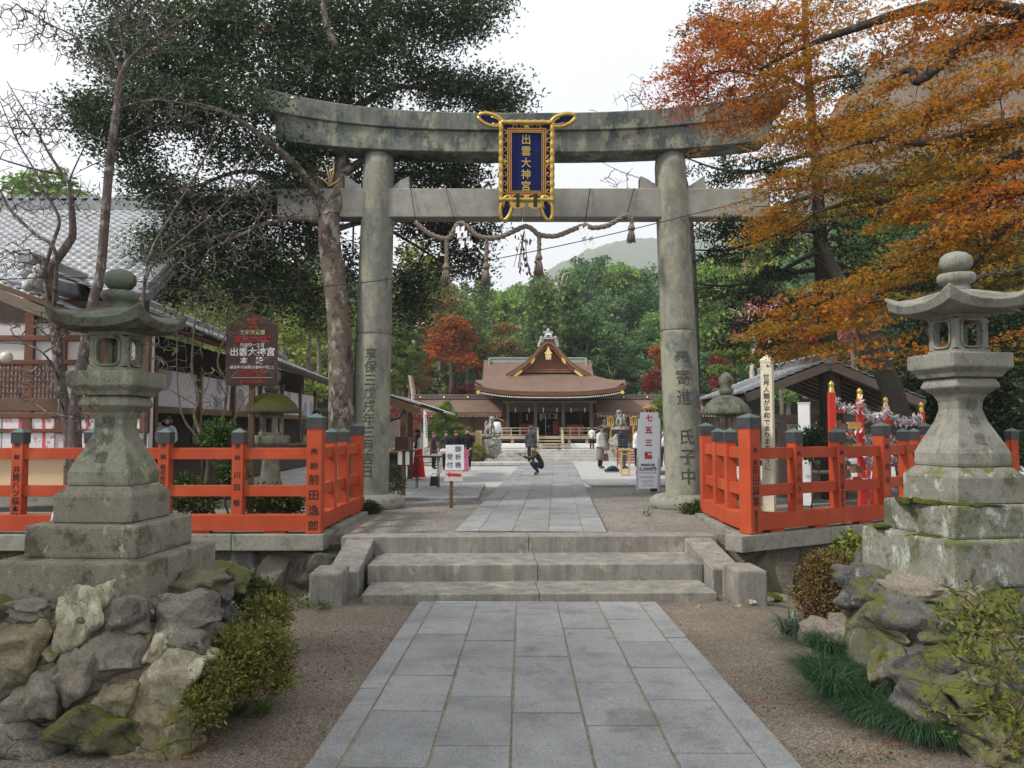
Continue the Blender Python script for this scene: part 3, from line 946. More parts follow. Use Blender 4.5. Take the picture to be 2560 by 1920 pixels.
TR[0] = [('奉納', 0.105, 1.21, 1.75), ('前田興業', 0.165, 0.86, 1.02), ('株式会社', 0.085, 0.155, 0.98)]
TR[0] = [('奉納', 0.10, 1.21, 1.7), ('前田興業', 0.15, 0.92, 1.02), ('株式会社', 0.085, 0.30, 0.98)]
fence_run(fr, rp, ['M', 's', 's', 'm'], None, ZK, TR)
rl = [(D(1527, 1085, 14.6).x, 14.6), (D(1553, 1090, 13.7).x, 13.7), (D(1579, 1100, 12.85).x, 12.85)]
fence_run(fr, rl, ['m', 's', 's'], None, ZK, {})
lone_rails(fr, rp[0], rl[2], 0)
rb = [(D(1955, 1085, 14.4).x, 14.4), (D(1978, 1080, 15.2).x, 15.2), (D(2003, 1075, 16.0).x, 16.0), (D(2062, 1070, 16.2).x, 16.2), (D(2190, 1065, 16.4).x, 16.4)]
fence_run(fr, rb, ['s', 's', 'm', 's', 's'], None, ZK, {})
lone_rails(fr, rp[3], rb[0], 0)

# ---- kerb stones under the fences and the retaining walls of big stones below them
def kerb_line(name, pts, lab, w_=0.34, z0=-0.21, z1=ZK, seed=1, L=1.5):
    rr = random.Random(seed)
    t = thing(name, (pts[0][0], pts[0][1], z0), lab, 'kerb')
    for i in range(len(pts) - 1):
        a, b = Vector((*pts[i], 0)), Vector((*pts[i + 1], 0))
        d = b - a
        n = max(1, round(d.length / L))
        for k in range(n):
            p, q = a + d * (k / n), a + d * ((k + 1) / n)
            u = d.normalized()
            ext = 0.16 if (k == 0 and i == 0) or (k == n - 1 and i == len(pts) - 2) else 0
            dz = rr.uniform(-0.004, 0.004)
            MB().bar(p + u * (0.005 - (ext if k == 0 and i == 0 else 0)) + Vector((0, 0, (z0 + z1) / 2 + dz)), q - u * 0.005 + Vector((0, 0, (z0 + z1) / 2 + dz)), w_ + rr.uniform(-0.01, 0.01), z1 - z0).build('kerb_block', STONE_KERB, t, world=True, bevel=0.015, seg=2)
    return t
ZKK = ZK - 0.004
kerb_line('stone_kerb', [(-9.5, FY), (lx[6] + 0.17, FY)], 'long stone kerb carrying the fence beside the notice board', z1=ZKK, seed=2)
kerb_line('stone_kerb', [(lx[6] + 0.02, FY + 0.18), (ly[3][0], ly[3][1] + 0.2)], 'short stone kerb between the steps and the lichened gate pillar carved with a date', z1=ZKK - 0.004, seed=3)
kerb_line('stone_kerb', [(rp[0][0] - 0.17, rp[0][1] - 0.09), (rp[3][0] + 0.2, rp[3][1] + 0.12)], 'slanting stone kerb carrying the fence above the rounded red-tinged shrub', z1=ZKK, seed=4)
kerb_line('stone_kerb', [(rp[0][0] - 0.06, rp[0][1] + 0.20), (rl[0][0], rl[0][1] + 0.2)], 'short stone kerb beside the gate pillar on the paper fortune rack side', z1=ZKK - 0.004, seed=5)

def norm_(v): return v / np.linalg.norm(v)
def rock_mesh(name, c, size, seed, mat, parent=None, rough=0.16, rz=0.0, tilt=0.0, sub=3, box=0.55, tint=0.5, off=None):
    """a boulder: a sphere pushed towards a box, cut by random planes, roughened"""
    bm = bmesh.new()
    bmesh.ops.create_icosphere(bm, subdivisions=min(5, sub + 2), radius=1.0)
    rs = np.random.default_rng(seed)
    P = np.array([v.co for v in bm.verts])
    m = np.max(np.abs(P), axis=1, keepdims=True)
    P = P * (1 - box) + (P / m) * box * 0.86
    for k in range(9):
        n = rs.normal(size=3); n /= np.linalg.norm(n)
        d = rs.uniform(0.55, 0.82)
        h = P @ n
        P = P - np.outer(np.maximum(h - d, 0) * 0.94, n)
    for k in range(26):
        n = rs.normal(size=3); f = rs.uniform(1.5, 7.5); ph = rs.uniform(0, 6.28)
        P = P * (1 + (rough * 0.42 / f) * np.sin(P @ n * f + ph))[:, None]
    if sub >= 3:                                            # fractured, layered surface
        from mathutils import noise as mn
        sd_ = Vector(rs.uniform(-50, 50, 3))
        st_ = norm_(rs.normal(size=3) * np.array([0.5, 0.5, 1.0]))
        amp = 0.10
        out = []
        for q in P:
            v = Vector(q) * 1.6 + sd_
            f = mn.ridged_multi_fractal(v * 0.9, 0.9, 2.1, 5, 1.0, 2.0) * 0.5
            s2 = mn.noise(v * 0.8) * 1.5 + float(np.dot(q, st_)) * 3.2
            lay = abs(s2 - math.floor(s2) - 0.5) - 0.25
            out.append(1 + amp * (f - 0.7) + 0.035 * lay + 0.03 * mn.noise(v * 5))
        P = P * np.array(out)[:, None]
    P = P * np.array(size) / 2
    c1, s1 = math.cos(tilt), math.sin(tilt)
    P = np.stack([P[:, 0] * c1 - P[:, 2] * s1, P[:, 1], P[:, 0] * s1 + P[:, 2] * c1], 1)
    c1, s1 = math.cos(rz), math.sin(rz)
    P = np.stack([P[:, 0] * c1 - P[:, 1] * s1, P[:, 0] * s1 + P[:, 1] * c1, P[:, 2]], 1)
    P += np.array(c) - np.array(off if off is not None else (0, 0, 0))
    for v, p in zip(bm.verts, P): v.co = p
    for f in bm.faces: f.smooth = True
    me = bpy.data.meshes.new(name)
    bm.to_mesh(me); bm.free()
    me.materials.append(mat)
    return link_mesh(name, me, parent)
ROCKS = [stone('rock_grey', (0.185, 0.163, 0.128), lich=(0.36, 0.36, 0.31), lth=0.64, dark=(0.09, 0.085, 0.075), dth=0.55, speck=0.25, scale=2.6, bump=0.9, bd=0.04, fine=50, crack=0.55),
         stone('rock_warm', (0.215, 0.18, 0.115), lich=(0.37, 0.36, 0.24), lth=0.58, dark=(0.11, 0.095, 0.065), dth=0.56, speck=0.25, scale=2.2, bump=0.9, bd=0.04, moss=(0.09, 0.10, 0.02), mth=0.52, fine=50, crack=0.55),
         stone('rock_brown', (0.135, 0.115, 0.082), lich=(0.25, 0.235, 0.17), lth=0.6, dark=(0.07, 0.065, 0.05), dth=0.53, speck=0.25, scale=2.4, bump=0.9, bd=0.04, moss=(0.085, 0.095, 0.018), mth=0.48, fine=50, crack=0.55),
         stone('rock_pale', (0.26, 0.235, 0.165), lich=(0.47, 0.45, 0.32), lth=0.52, dark=(0.15, 0.125, 0.08), dth=0.6, speck=0.22, scale=2.6, bump=0.8, bd=0.03, fine=50, crack=0.55),
         stone('rock_blue', (0.105, 0.10, 0.093), lich=(0.27, 0.29, 0.27), lth=0.62, dark=(0.045, 0.042, 0.038), dth=0.51, speck=0.25, scale=2.4, bump=0.9, bd=0.04, moss=(0.08, 0.09, 0.016), mth=0.5, fine=50, crack=0.55)]
def wall_stones(t, lst, seed):
    for i, (x0, x1, y0, y1, Z, dp_, mi, rzz) in enumerate(lst):
        a, b = D(x0, y0, Z), D(x1, y1, Z)
        rock_mesh('wall_stone', ((a.x + b.x) / 2, Z + dp_ * 0.42, (a.z + b.z) / 2), (abs(b.x - a.x) * 1.14, dp_, abs(a.z - b.z) * 1.14), seed + i, ROCKS[mi], t, rough=0.10, rz=rzz, box=0.72, off=t.location)
wl = thing('retaining_wall', (-3.5, FY, -0.6), 'low retaining wall of big dark stones beside the steps, topped by the kerb with the notice board fence', 'wall')
wall_stones(wl, [(-60, 130, 1185, 1300, 11.9, 0.6, 2, 0), (120, 290, 1185, 1300, 11.9, 0.6, 4, 0), (285, 425, 1185, 1300, 11.9, 0.6, 2, 0), (425, 545, 1188, 1300, 11.85, 0.6, 4, 0), (540, 622, 1190, 1310, 11.85, 0.55, 0, 0), (618, 742, 1192, 1312, 11.8, 0.7, 4, -0.2), (465, 560, 1255, 1320, 11.7, 0.4, 2, 0.2), (690, 760, 1170, 1260, 12.0, 0.8, 4, 0.4)], 40)
wr = thing('retaining_wall', (3.8, 12, -0.6), 'low retaining wall of big dark stones on the maple side of the steps', 'wall')
wall_stones(wr, [(1545, 1590, 1172, 1250, 11.95, 0.7, 4, 0.2), (1583, 1712, 1176, 1306, 11.95, 0.7, 2, 0.3), (1708, 1800, 1174, 1300, 12.3, 0.7, 4, 0.5), (1795, 1900, 1170, 1300, 12.6, 0.7, 2, 0.5), (1890, 2010, 1165, 1290, 13.1, 0.7, 2, 0.5), (1640, 1720, 1285, 1312, 11.75, 0.25, 1, 0.3)], 70)

# ================================================================== the two big square stone lanterns
NS = 4                                                     # the lanterns are square in plan
def ring_hex(r, z, rot, flare=0.0, sub=8, c=(0, 0), sag=0.0):
    """square ring with sub points per side; flare lifts the corners"""
    out = []
    for j in range(NS):
        a = Vector((r * math.cos(rot + j * 2 * math.pi / NS), r * math.sin(rot + j * 2 * math.pi / NS), 0))
        b = Vector((r * math.cos(rot + (j + 1) * 2 * math.pi / NS), r * math.sin(rot + (j + 1) * 2 * math.pi / NS), 0))
        for k in range(sub):
            t = k / sub
            p = a.lerp(b, t)
            e = abs(2 * t - 1)
            out.append((c[0] + p.x, c[1] + p.y, z + flare * e ** 2.4))
    return out
def big_lantern(name, base, sc, rot, label, mats, moss=False, roofs=1.0, chars='御神燈', faceang=0.0, tiers=None, seed=1):
    t = thing(name, base, label, 'stone lantern', rot)
    rot = -math.pi / 2
    body, top, ped = mats
    rsc = 1.0
    def hexloft(lst, nm, m, bev=0.0, par=t, smooth=False):
        mb = MB()
        mb.loft([ring_hex(r * sc * rsc, z * sc, rot, fl * sc, 8) for r, z, fl in lst], smooth=smooth)
        return mb.build(nm, m, par, bevel=bev)
    hexloft([(0.477, -0.305, 0), (0.477, -0.075, 0), (0.39, -0.01, 0), (0.37, 0.0, 0)], 'base_block', ped, 0.012)
    shaft = hexloft([(0.366, 0.0, 0), (0.376, 0.03, 0), (0.374, 0.115, 0), (0.335, 0.19, 0), (0.265, 0.30, 0), (0.205, 0.40, 0), (0.172, 0.49, 0), (0.178, 0.56, 0), (0.215, 0.62, 0), (0.29, 0.665, 0), (0.306, 0.672, 0.0), (0.314, 0.69, 0), (0.28, 0.75, 0), (0.255, 0.762, 0)], 'shaft', body, 0.006)
    hexloft([(0.325, 0.763, 0), (0.35, 0.80, 0), (0.405, 0.84, 0), (0.414, 0.85, 0), (0.414, 0.965, 0), (0.40, 0.972, 0)], 'middle_slab', body, 0.006)
    # fire box: corner piers, sill, lintel and framed openings with rounded corners
    mb = MB()
    r0, z0, z1 = 0.228 * sc, 0.97 * sc, 1.325 * sc
    mb.loft([ring_hex(r0 + 0.02 * sc, z0, rot), ring_hex(r0 + 0.015 * sc, z0 + 0.035 * sc, rot)], smooth=False)
    mb.loft([ring_hex(r0 + 0.012 * sc, z1 - 0.04 * sc, rot), ring_hex(r0 + 0.02 * sc, z1, rot)], smooth=False)
    za, zb_ = z0 + 0.036 * sc, z1 - 0.041 * sc
    for j in range(NS):
        a = Vector((r0 * math.cos(rot + j * math.pi / 2), r0 * math.sin(rot + j * math.pi / 2), 0))
        b = Vector((r0 * math.cos(rot + (j + 1) * math.pi / 2), r0 * math.sin(rot + (j + 1) * math.pi / 2), 0))
        u = (b - a); L = u.length; u /= L
        nrm = Vector((u.y, -u.x, 0))
        Hh = zb_ - za
        solid = j in (1, 4) and False
        # face plate with a rounded hole: ring between outer rectangle and inner rounded rectangle
        N = 24
        outer, inner = [], []
        iw, ih, rc = L * 0.285, Hh * 0.40, L * 0.13
        for k in range(N):
            th = 2 * math.pi * (k + 0.5) / N
            cx, sx_ = math.cos(th), math.sin(th)
            m1 = max(abs(cx) / (L * 0.5), abs(sx_) / (Hh * 0.5))
            outer.append((cx / m1, sx_ / m1))
            p = 5.0
            rr_ = (abs(cx / iw) ** p + abs(sx_ / ih) ** p) ** (-1 / p)
            inner.append((cx * rr_, sx_ * rr_))
        mid = (a + b) / 2
        def W(q, dpt): 
            p = mid + u * q[0] + nrm * dpt
            return (p.x, p.y, (za + zb_) / 2 + q[1])
        th_ = 0.05 * sc
        vs = [W(q, 0) for q in outer] + [W(q, 0) for q in inner] + [W(q, -th_) for q in inner] + [W((q[0] * 0.86, q[1]), -th_) for q in outer]
        fs = []
        for k in range(N):
            k2 = (k + 1) % N
            fs += [(k, k2, N + k2, N + k), (N + k, N + k2, 2 * N + k2, 2 * N + k), (2 * N + k, 2 * N + k2, 3 * N + k2, 3 * N + k)]
        mb.add(vs, fs, 0)
        # raised frame moulding
        fr_ = [W((q[0] * 1.13, q[1] * 1.08), 0.008 * sc) for q in inner]
        mb.tube(fr_ + [fr_[0]], 0.011 * sc, n=5)
    mb.build('fire_box', body, t)
    # roof with upturned corners
    rr = [(0.24, 1.315, 0.0), (0.42, 1.325, 0.0), (0.555, 1.33, 0.07), (0.592, 1.40, 0.115), (0.575, 1.412, 0.115), (0.47, 1.43, 0.06), (0.36, 1.462, 0.03), (0.25, 1.505, 0.01), (0.185, 1.53, 0), (0.165, 1.535, 0)]
    roof = hexloft(rr, 'roof', top, 0.004)
    mb = MB()
    mb.lathe([(0.135 * sc, 1.525 * sc), (0.11 * sc, 1.555 * sc), (0.10 * sc, 1.585 * sc), (0.14 * sc, 1.605 * sc), (0.156 * sc, 1.63 * sc), (0.156 * sc, 1.665 * sc), (0.14 * sc, 1.685 * sc), (0.08 * sc, 1.692 * sc), (0.07 * sc, 1.70 * sc), (0.08 * sc, 1.71 * sc)], 22)
    mb.build('neck_ring', top, t, bevel=0)
    mb = MB()
    mb.lathe([(0.06 * sc, 1.70 * sc), (0.10 * sc, 1.715 * sc), (0.130 * sc, 1.755 * sc), (0.135 * sc, 1.79 * sc), (0.125 * sc, 1.835 * sc), (0.085 * sc, 1.868 * sc), (0.03 * sc, 1.884 * sc), (0.002, 1.887 * sc)], 24)
    mb.build('jewel_finial', top, t)
    # tiers of the pedestal (slightly irregular cut blocks)
    for i, (r, zt, h) in enumerate(tiers):
        mb = MB()
        mb.loft([ring_hex(r, zt - h, rot), ring_hex(r * 0.995, zt, rot)], smooth=False)
        mb.build('pedestal_tier', ped, t, bevel=0.022, seg=2)
    # carved characters on the face chosen
    fa = rot + faceang
    for k, ch in enumerate(chars):
        z = (0.53, 0.385, 0.235)[k] * sc
        rs = np.interp(z / sc, [0.115, 0.19, 0.30, 0.40, 0.49, 0.56], [0.374, 0.335, 0.265, 0.205, 0.172, 0.178]) * sc * 0.7071
        slope = (-0.02, 0.36, 0.44)[k]
        q = (math.cos(fa) * (rs + (0.012, 0.007, 0.007)[k]), math.sin(fa) * (rs + (0.012, 0.007, 0.007)[k]), z)
        o = text_mesh(ch, 0.115 * sc, INK_STONE, shaft, 'carved_letter', at=(0, 0, 0), extrude=0.001, bold=0.004)
        o.matrix_basis = Matrix.Translation(q) @ Matrix.Rotation(fa + math.pi / 2, 4, 'Z') @ Matrix.Rotation(-slope, 4, 'X')
    return t
LZ = 6.2
lb = D(248, 1045, LZ)
def facing(p, extra=0.0): return math.atan2(-p.y, -p.x) + math.pi / 2 + extra
big_lantern('stone_lantern', (lb.x, LZ, lb.z), 0.885, facing(lb, R(15)), 'large square stone lantern with dark green roof on a boulder wall beside a yellow-green azalea', (STONE_LANT, STONE_LANT_TOP, STONE_PED), faceang=-math.pi / 4, tiers=[(0.60, -0.27, 0.235), (0.80, -0.505, 0.34)])
rbp = D(2078, 1006, LZ)
STONE_LANT2 = stone('lantern_pale_stone', (0.225, 0.222, 0.19), lich=(0.33, 0.33, 0.25), lth=0.62, stain=0.4, dark=(0.12, 0.12, 0.095), dth=0.57, speck=0.25, scale=4.0, bump=0.5, bd=0.006)
STONE_PED2 = stone('lichened_pedestal', (0.20, 0.195, 0.165), lich=(0.42, 0.44, 0.41), lth=0.56, dark=(0.085, 0.085, 0.06), dth=0.53, speck=0.3, scale=3.2, bump=0.6, bd=0.015, moss=(0.10, 0.12, 0.02), mth=0.52)
RL = big_lantern('stone_lantern', (rbp.x, LZ, rbp.z), 0.885, facing(rbp, R(-5)), 'large pale square stone lantern with moss on its roof under the orange maple', (STONE_LANT2, STONE_LANT2, STONE_PED2), faceang=math.pi / 4, tiers=[(0.57, -0.27, 0.235), (0.74, -0.505, 0.32)])
# moss on its roof corner and ledges
def moss_pad(root, c, size, seed, rz=0, tilt=0):
    o = rock_mesh('moss_cushion', c, size, seed, MOSS, root, rough=0.5, rz=rz, tilt=tilt, sub=2, box=0.35)
    return o
rz_ = RL.rotation_euler.z
for (a, r, z, sz, tl) in ((172, 0.38, 1.33, (0.30, 0.13, 0.05), 0.42), (176, 0.455, 1.325, (0.16, 0.10, 0.045), 0.3), (-92, 0.44, -0.27, (0.3, 0.10, 0.04), 0), (-120, 0.40, -0.27, (0.34, 0.10, 0.04), 0), (-70, 0.40, -0.27, (0.3, 0.10, 0.04), 0), (-150, 0.44, -0.27, (0.30, 0.12, 0.05), 0), (-170, 0.56, -0.505, (0.22, 0.14, 0.05), 0), (-120, 0.50, -0.505, (0.3, 0.08, 0.04), 0.0)):
    moss_pad(RL, (r * math.cos(R(a)), r * math.sin(R(a)), z), sz, int(abs(a) + z * 10), R(a + 90) if abs(tl) < 0.05 else R(a + 180), -tl if tl > 0.3 else tl)

# ================================================================== rock wall under the near lantern, rocks on the maple side
bw = thing('boulder_wall', (-3.2, 5.2, -0.5), 'mortared wall of rough mossy boulders carrying the green-roofed lantern', 'wall')
def bw_front(x, y):                                       # depth of the wall face at a D pixel
    z = 4.85 + 0.45 * max(0, (1660 - y)) / 400
    return z
LB_ = [(-20, 85, 1300, 1345, 0), (100, 190, 1285, 1400, 3), (185, 310, 1300, 1375, 0), (300, 430, 1300, 1395, 0), (-30, 95, 1345, 1470, 1), (85, 200, 1415, 1535, 0), (170, 300, 1380, 1485, 0), (255, 405, 1420, 1590, 3), (88, 260, 1545, 1650, 2), (10, 115, 1480, 1600, 0), (-40, 35, 1460, 1570, 2), (240, 420, 1545, 1670, 1), (-30, 95, 1590, 1680, 0), (195, 275, 1480, 1560, 1), (60, 110, 1400, 1450, 1), (300, 345, 1380, 1430, 3), (-90, 0, 1290, 1400, 2), (330, 440, 1365, 1420, 0)]
rr = random.Random(11)
for i, (x0, x1, y0, y1, m) in enumerate(LB_):
    cx, cy = (x0 + x1) / 2, (y0 + y1) / 2
    Z = bw_front(cx, cy) + (0.0 if cx < 300 else 0.12 * (cx - 300) / 100)
    a, b = D(x0, y0, Z), D(x1, y1, Z)
    rock_mesh('boulder', ((a.x + b.x) / 2, Z + 0.16, (a.z + b.z) / 2), (abs(b.x - a.x) * 1.30, 0.40, abs(a.z - b.z) * 1.30), 100 + i, ROCKS[m], bw, rough=0.30, rz=rr.uniform(-0.12, 0.12), tilt=rr.uniform(-0.3, 0.3), box=0.6, off=bw.location, sub=3)
for i, (x0, x1, y0, y1, Z, m) in enumerate([(395, 490, 1232, 1350, 6.0, 4), (330, 470, 1238, 1320, 5.9, 2), (405, 470, 1340, 1420, 5.7, 4), (430, 500, 1300, 1440, 6.5, 4), (425, 520, 1225, 1290, 7.2, 2), (400, 450, 1430, 1540, 5.4, 2)]):
    a, b = D(x0, y0, Z), D(x1, y1, Z)
    rock_mesh('boulder', ((a.x + b.x) / 2, Z + 0.2, (a.z + b.z) / 2), (abs(b.x - a.x) * 1.15, 0.8, abs(a.z - b.z) * 1.15), 140 + i, ROCKS[m], bw, rough=0.25, rz=0.5, box=0.5, off=bw.location)
MORTAR = stone('mortar', (0.255, 0.215, 0.15), dark=(0.14, 0.12, 0.08), dth=0.58, speck=0.25, scale=3, bump=0.8, bd=0.03, fine=45)
ra, rb_ = D(-150, 1283, 5.28), D(-150, 1680, 4.95)
P0 = [(-4.9, 4.93), (D(405, 1600, 5.08).x, 5.03), (D(470, 1400, 6.0).x, 6.2), (D(480, 1350, 7.3).x, 7.5), (-4.9, 7.5)]
P1 = [(-4.9, 5.27), (D(318, 1285, 5.38).x, 5.34), (D(420, 1250, 6.2).x, 6.3), (D(430, 1250, 7.3).x, 7.4), (-4.9, 7.4)]
mb = MB()
n = 10
rings = []
for k in range(n + 1):
    t = k / n
    ring = []
    for i in range(5):
        for q in range(8):
            s_ = q / 8
            a0 = Vector((*P0[i], 0)).lerp(Vector((*P0[(i + 1) % 5], 0)), s_)
            a1 = Vector((*P1[i], 0)).lerp(Vector((*P1[(i + 1) % 5], 0)), s_)
            p = a0.lerp(a1, t)
            ring.append((p.x + 0.03 * math.sin(k * 2.1 + q * 1.7 + i), p.y + 0.03 * math.sin(k * 1.3 + q * 2.3), -0.55 + (lb.z - 0.505 - 0.34 + 0.004 + 0.55) * t))
    rings.append(ring)
mb.loft(rings)
mb.build('mortar_core', MORTAR, bw, world=True)

rw = thing('rock_mound', (3.9, 6.4, -0.5), 'mound of dark mossy rocks carrying the pale lantern beside the grass clump', 'rocks')
RB_ = [(1885, 1990, 1225, 1345, 6.1, 4), (1975, 2090, 1235, 1345, 5.75, 0), (2075, 2190, 1235, 1350, 5.6, 2), (2170, 2300, 1235, 1390, 5.6, 4), (1900, 1985, 1320, 1420, 5.9, 2), (1970, 2075, 1325, 1440, 5.6, 4), (2060, 2180, 1335, 1450, 5.4, 2), (2160, 2300, 1370, 1520, 5.3, 4), (1865, 1940, 1335, 1430, 6.3, 0), (1815, 1885, 1365, 1440, 6.4, 0), (1900, 2000, 1400, 1500, 5.8, 2), (1990, 2110, 1425, 1540, 5.3, 4), (2095, 2230, 1440, 1570, 5.1, 2), (2020, 2130, 1500, 1610, 5.0, 4), (2120, 2300, 1540, 1660, 4.9, 2), (1875, 1960, 1200, 1270, 6.8, 4)]
for i, (x0, x1, y0, y1, Z, m) in enumerate(RB_):
    a, b = D(x0, y0, Z), D(x1, y1, Z)
    rock_mesh('boulder', ((a.x + b.x) / 2, Z + 0.25, (a.z + b.z) / 2), (abs(b.x - a.x) * 1.2, 0.85, abs(a.z - b.z) * 1.2), 200 + i, ROCKS[m], rw, rough=0.28, rz=rr.uniform(-0.6, 0.6), tilt=rr.uniform(-0.4, 0.4), box=0.45, off=rw.location)
mb = MB()
rbz = rbp.z
mb.lathe([(1.05, -0.6), (0.95, -0.1), (0.78, rbz - 0.90), (0.6, rbz - 0.845)], 20, (rbp.x + 0.1, LZ + 0.1, 0))
mb.build('rubble_core', ROCKS[4], rw, world=True)
for i, (x, y, s_) in enumerate(((1655, 1303, 0.16), (1625, 1311, 0.14), (1595, 1318, 0.09), (1510, 1320, 0.08))):
    p = DG(x, y, -0.58)
    o = rock_mesh('loose_stone', (0, 0, 0), (s_, s_ * 0.7, s_ * 0.55), 300 + i, ROCKS[3], None, rough=0.3, sub=2)
    o.location = (p.x, p.y, lowz(p.y) + s_ * 0.2)
    tag(o, ['larger pale loose stone beside the maple side end block of the steps', 'second largest pale loose stone just left of the larger one', 'small pale loose stone touching the foot of the end block', 'smallest loose stone on the gravel below the steps'][i], 'stone', 'loose stones by the steps')

# ================================================================== smaller lanterns behind the fences
MOSSROOF = stone('mossy_roof_stone', (0.10, 0.105, 0.075), moss=(0.085, 0.09, 0.014), mth=0.42, speck=0.3, scale=5, bump=0.9, bd=0.03)
def small_lantern(c, sc, label, moss):
    t = thing('small_stone_lantern', c, label, 'stone lantern', 0.3)
    mb = MB(); mb.lathe([(0.34 * sc, 0), (0.35 * sc, 0.12 * sc), (0.30 * sc, 0.2 * sc), (0.2 * sc, 0.24 * sc)], 6); mb.build('base_block', STONE_LANT, t, bevel=0.01)
    mb = MB(); mb.lathe([(0.27 * sc, 0.22 * sc), (0.27 * sc, 0.32 * sc), (0.17 * sc, 0.55 * sc), (0.14 * sc, 0.8 * sc), (0.2 * sc, 0.93 * sc), (0.2 * sc, 0.98 * sc)], 14); mb.build('shaft', STONE_LANT, t)
    mb = MB(); mb.lathe([(0.2 * sc, 0.98 * sc), (0.32 * sc, 1.04 * sc), (0.32 * sc, 1.14 * sc), (0.28 * sc, 1.15 * sc)], 6); mb.build('middle_slab', STONE_LANT, t, bevel=0.008)
    mb = MB()
    for a in range(5):
        mb.box((0.17 * sc * math.cos(a * 1.2566), 0.17 * sc * math.sin(a * 1.2566), 1.30 * sc), (0.10 * sc, 0.06 * sc, 0.32 * sc), a * 1.2566 + math.pi / 2)
    mb.lathe([(0.2 * sc, 1.14 * sc), (0.21 * sc, 1.19 * sc)], 12); mb.lathe([(0.21 * sc, 1.41 * sc), (0.2 * sc, 1.46 * sc)], 12)
    mb.build('fire_box', STONE_LANT, t)
    mb = MB()
    mb.lathe([(0.25 * sc, 1.46 * sc), (0.47 * sc, 1.46 * sc), (0.475 * sc, 1.50 * sc), (0.40 * sc, 1.60 * sc), (0.26 * sc, 1.70 * sc), (0.10 * sc, 1.75 * sc)], 18)
    mb.build('roof', MOSSROOF if moss else STONE_LANT_TOP, t)
    mb = MB(); mb.lathe([(0.10 * sc, 1.74 * sc), (0.14 * sc, 1.80 * sc), (0.14 * sc, 1.84 * sc), (0.09 * sc, 1.87 * sc), (0.15 * sc, 1.93 * sc), (0.15 * sc, 2.0 * sc), (0.08 * sc, 2.07 * sc), (0.01, 2.1 * sc)], 16); mb.build('jewel_finial', STONE_LANT_TOP, t)
    return t
sl = DG(582, 1047, 0.0); sl = D(584, 1040, 14.6)
small_lantern((sl.x, 14.6, -0.05), 1.0, 'smaller mossy stone lantern behind the fence under the brown notice board', True).scale = (1.05, 1.05, (D(584, 843, 14.6).z + 0.05) / 1.78)
sr_ = D(1572, 1080, 15.4)
small_lantern((sr_.x, 15.4, -0.03), 1.0, 'smaller dark stone lantern between the gate pillar and the white peace pole', False).scale = (1.0, 1.0, (D(1572, 800, 15.4).z) / 2.1)
# ================================================================== main hall at the end of the path
HC, HY = 2.02, 42.0
def hpt(X, Y, Z): return F(X, Y, Z)
BARKROOF = None
def barkroof():
    t = NT('cypress_bark_roof')
    sep = t.n('ShaderNodeSeparateXYZ'); t.l(t.tc.outputs['Object'], sep.inputs[0])
    wv = t.n('ShaderNodeTexWave', wave_type='BANDS', bands_direction='Z', i_Scale=9.0, i_Distortion=1.5, i_Detail=3.0)
    t.l(t.tc.outputs['Object'], wv.inputs['Vector'])
    c = (0.165, 0.108, 0.080)
    col = t.ramp(t.noise(1.6, 8, 0.7), [(0.3, mul(c, 0.72)), (0.5, c), (0.7, mul(c, 1.3))])
    col = t.mix(0.35, col, t.ramp(wv.outputs[0], [(0.2, mul(c, 0.7)), (0.8, mul(c, 1.25))]))
    col = t.mix(1.0, col, t.ramp(t.noise(22, 4, 0.7), [(0.3, 0.8), (0.7, 1.2)]), 'MULTIPLY')
    t.bump(t.mix(0.5, wv.outputs[0], t.noise(30, 4, 0.7)), 0.4, 0.03)
    return t.out(col, 0.85, 0.25)
BARKROOF = barkroof()
EDGEW = wood('roof_edge_timber', (0.28, 0.125, 0.055), grain=(1, 1, 14))
hall = thing('shrine_hall', (HC, HY + 4, 0.5), 'main shrine hall with curved brown bark roof and gilded front gable at the path end', 'shrine hall')
PROF = [(0, 6.52), (0.2, 6.44), (0.38, 6.25), (0.8, 5.72), (1.27, 5.24), (1.75, 4.90), (2.26, 4.60), (2.8, 4.34), (3.3, 4.12), (3.75, 3.97), (4.2, 3.86)]
def side(x): return float(np.interp(abs(x), [p[0] for p in PROF], [p[1] for p in PROF]))
YG = HY + 2.7
def front(y): 
    t = (y - HY) / (YG - HY)
    return 3.50 + 1.14 * (0.72 * t + 0.28 * t * t)
def lift(x, y):
    return 0.34 * (abs(x) / 4.0) ** 3.2 * max(0, 1 - max(0, y - HY) / 6) 
def roofz(x, y):
    k = 30.0
    a, b = side(x), front(y)
    m = min(a, b)
    return m + lift(x, y) - (0.06 if abs(a - b) < 0.1 else 0) * 0
xsr = list(np.linspace(-4.0, 4.0, 49))
mb = MB()
mb.grid(lambda x, y: (HC + x, y, roofz(x, y)), xsr, list(np.linspace(HY, YG + 0.02, 14)))
for sx in (-1, 1):
    mb.grid(lambda x, y: (HC + sx * x, y, side(x) + lift(x, y)), list(np.linspace(2.15, 4.0, 12)), list(np.linspace(YG, HY + 9.5, 10)), flip=(sx < 0))
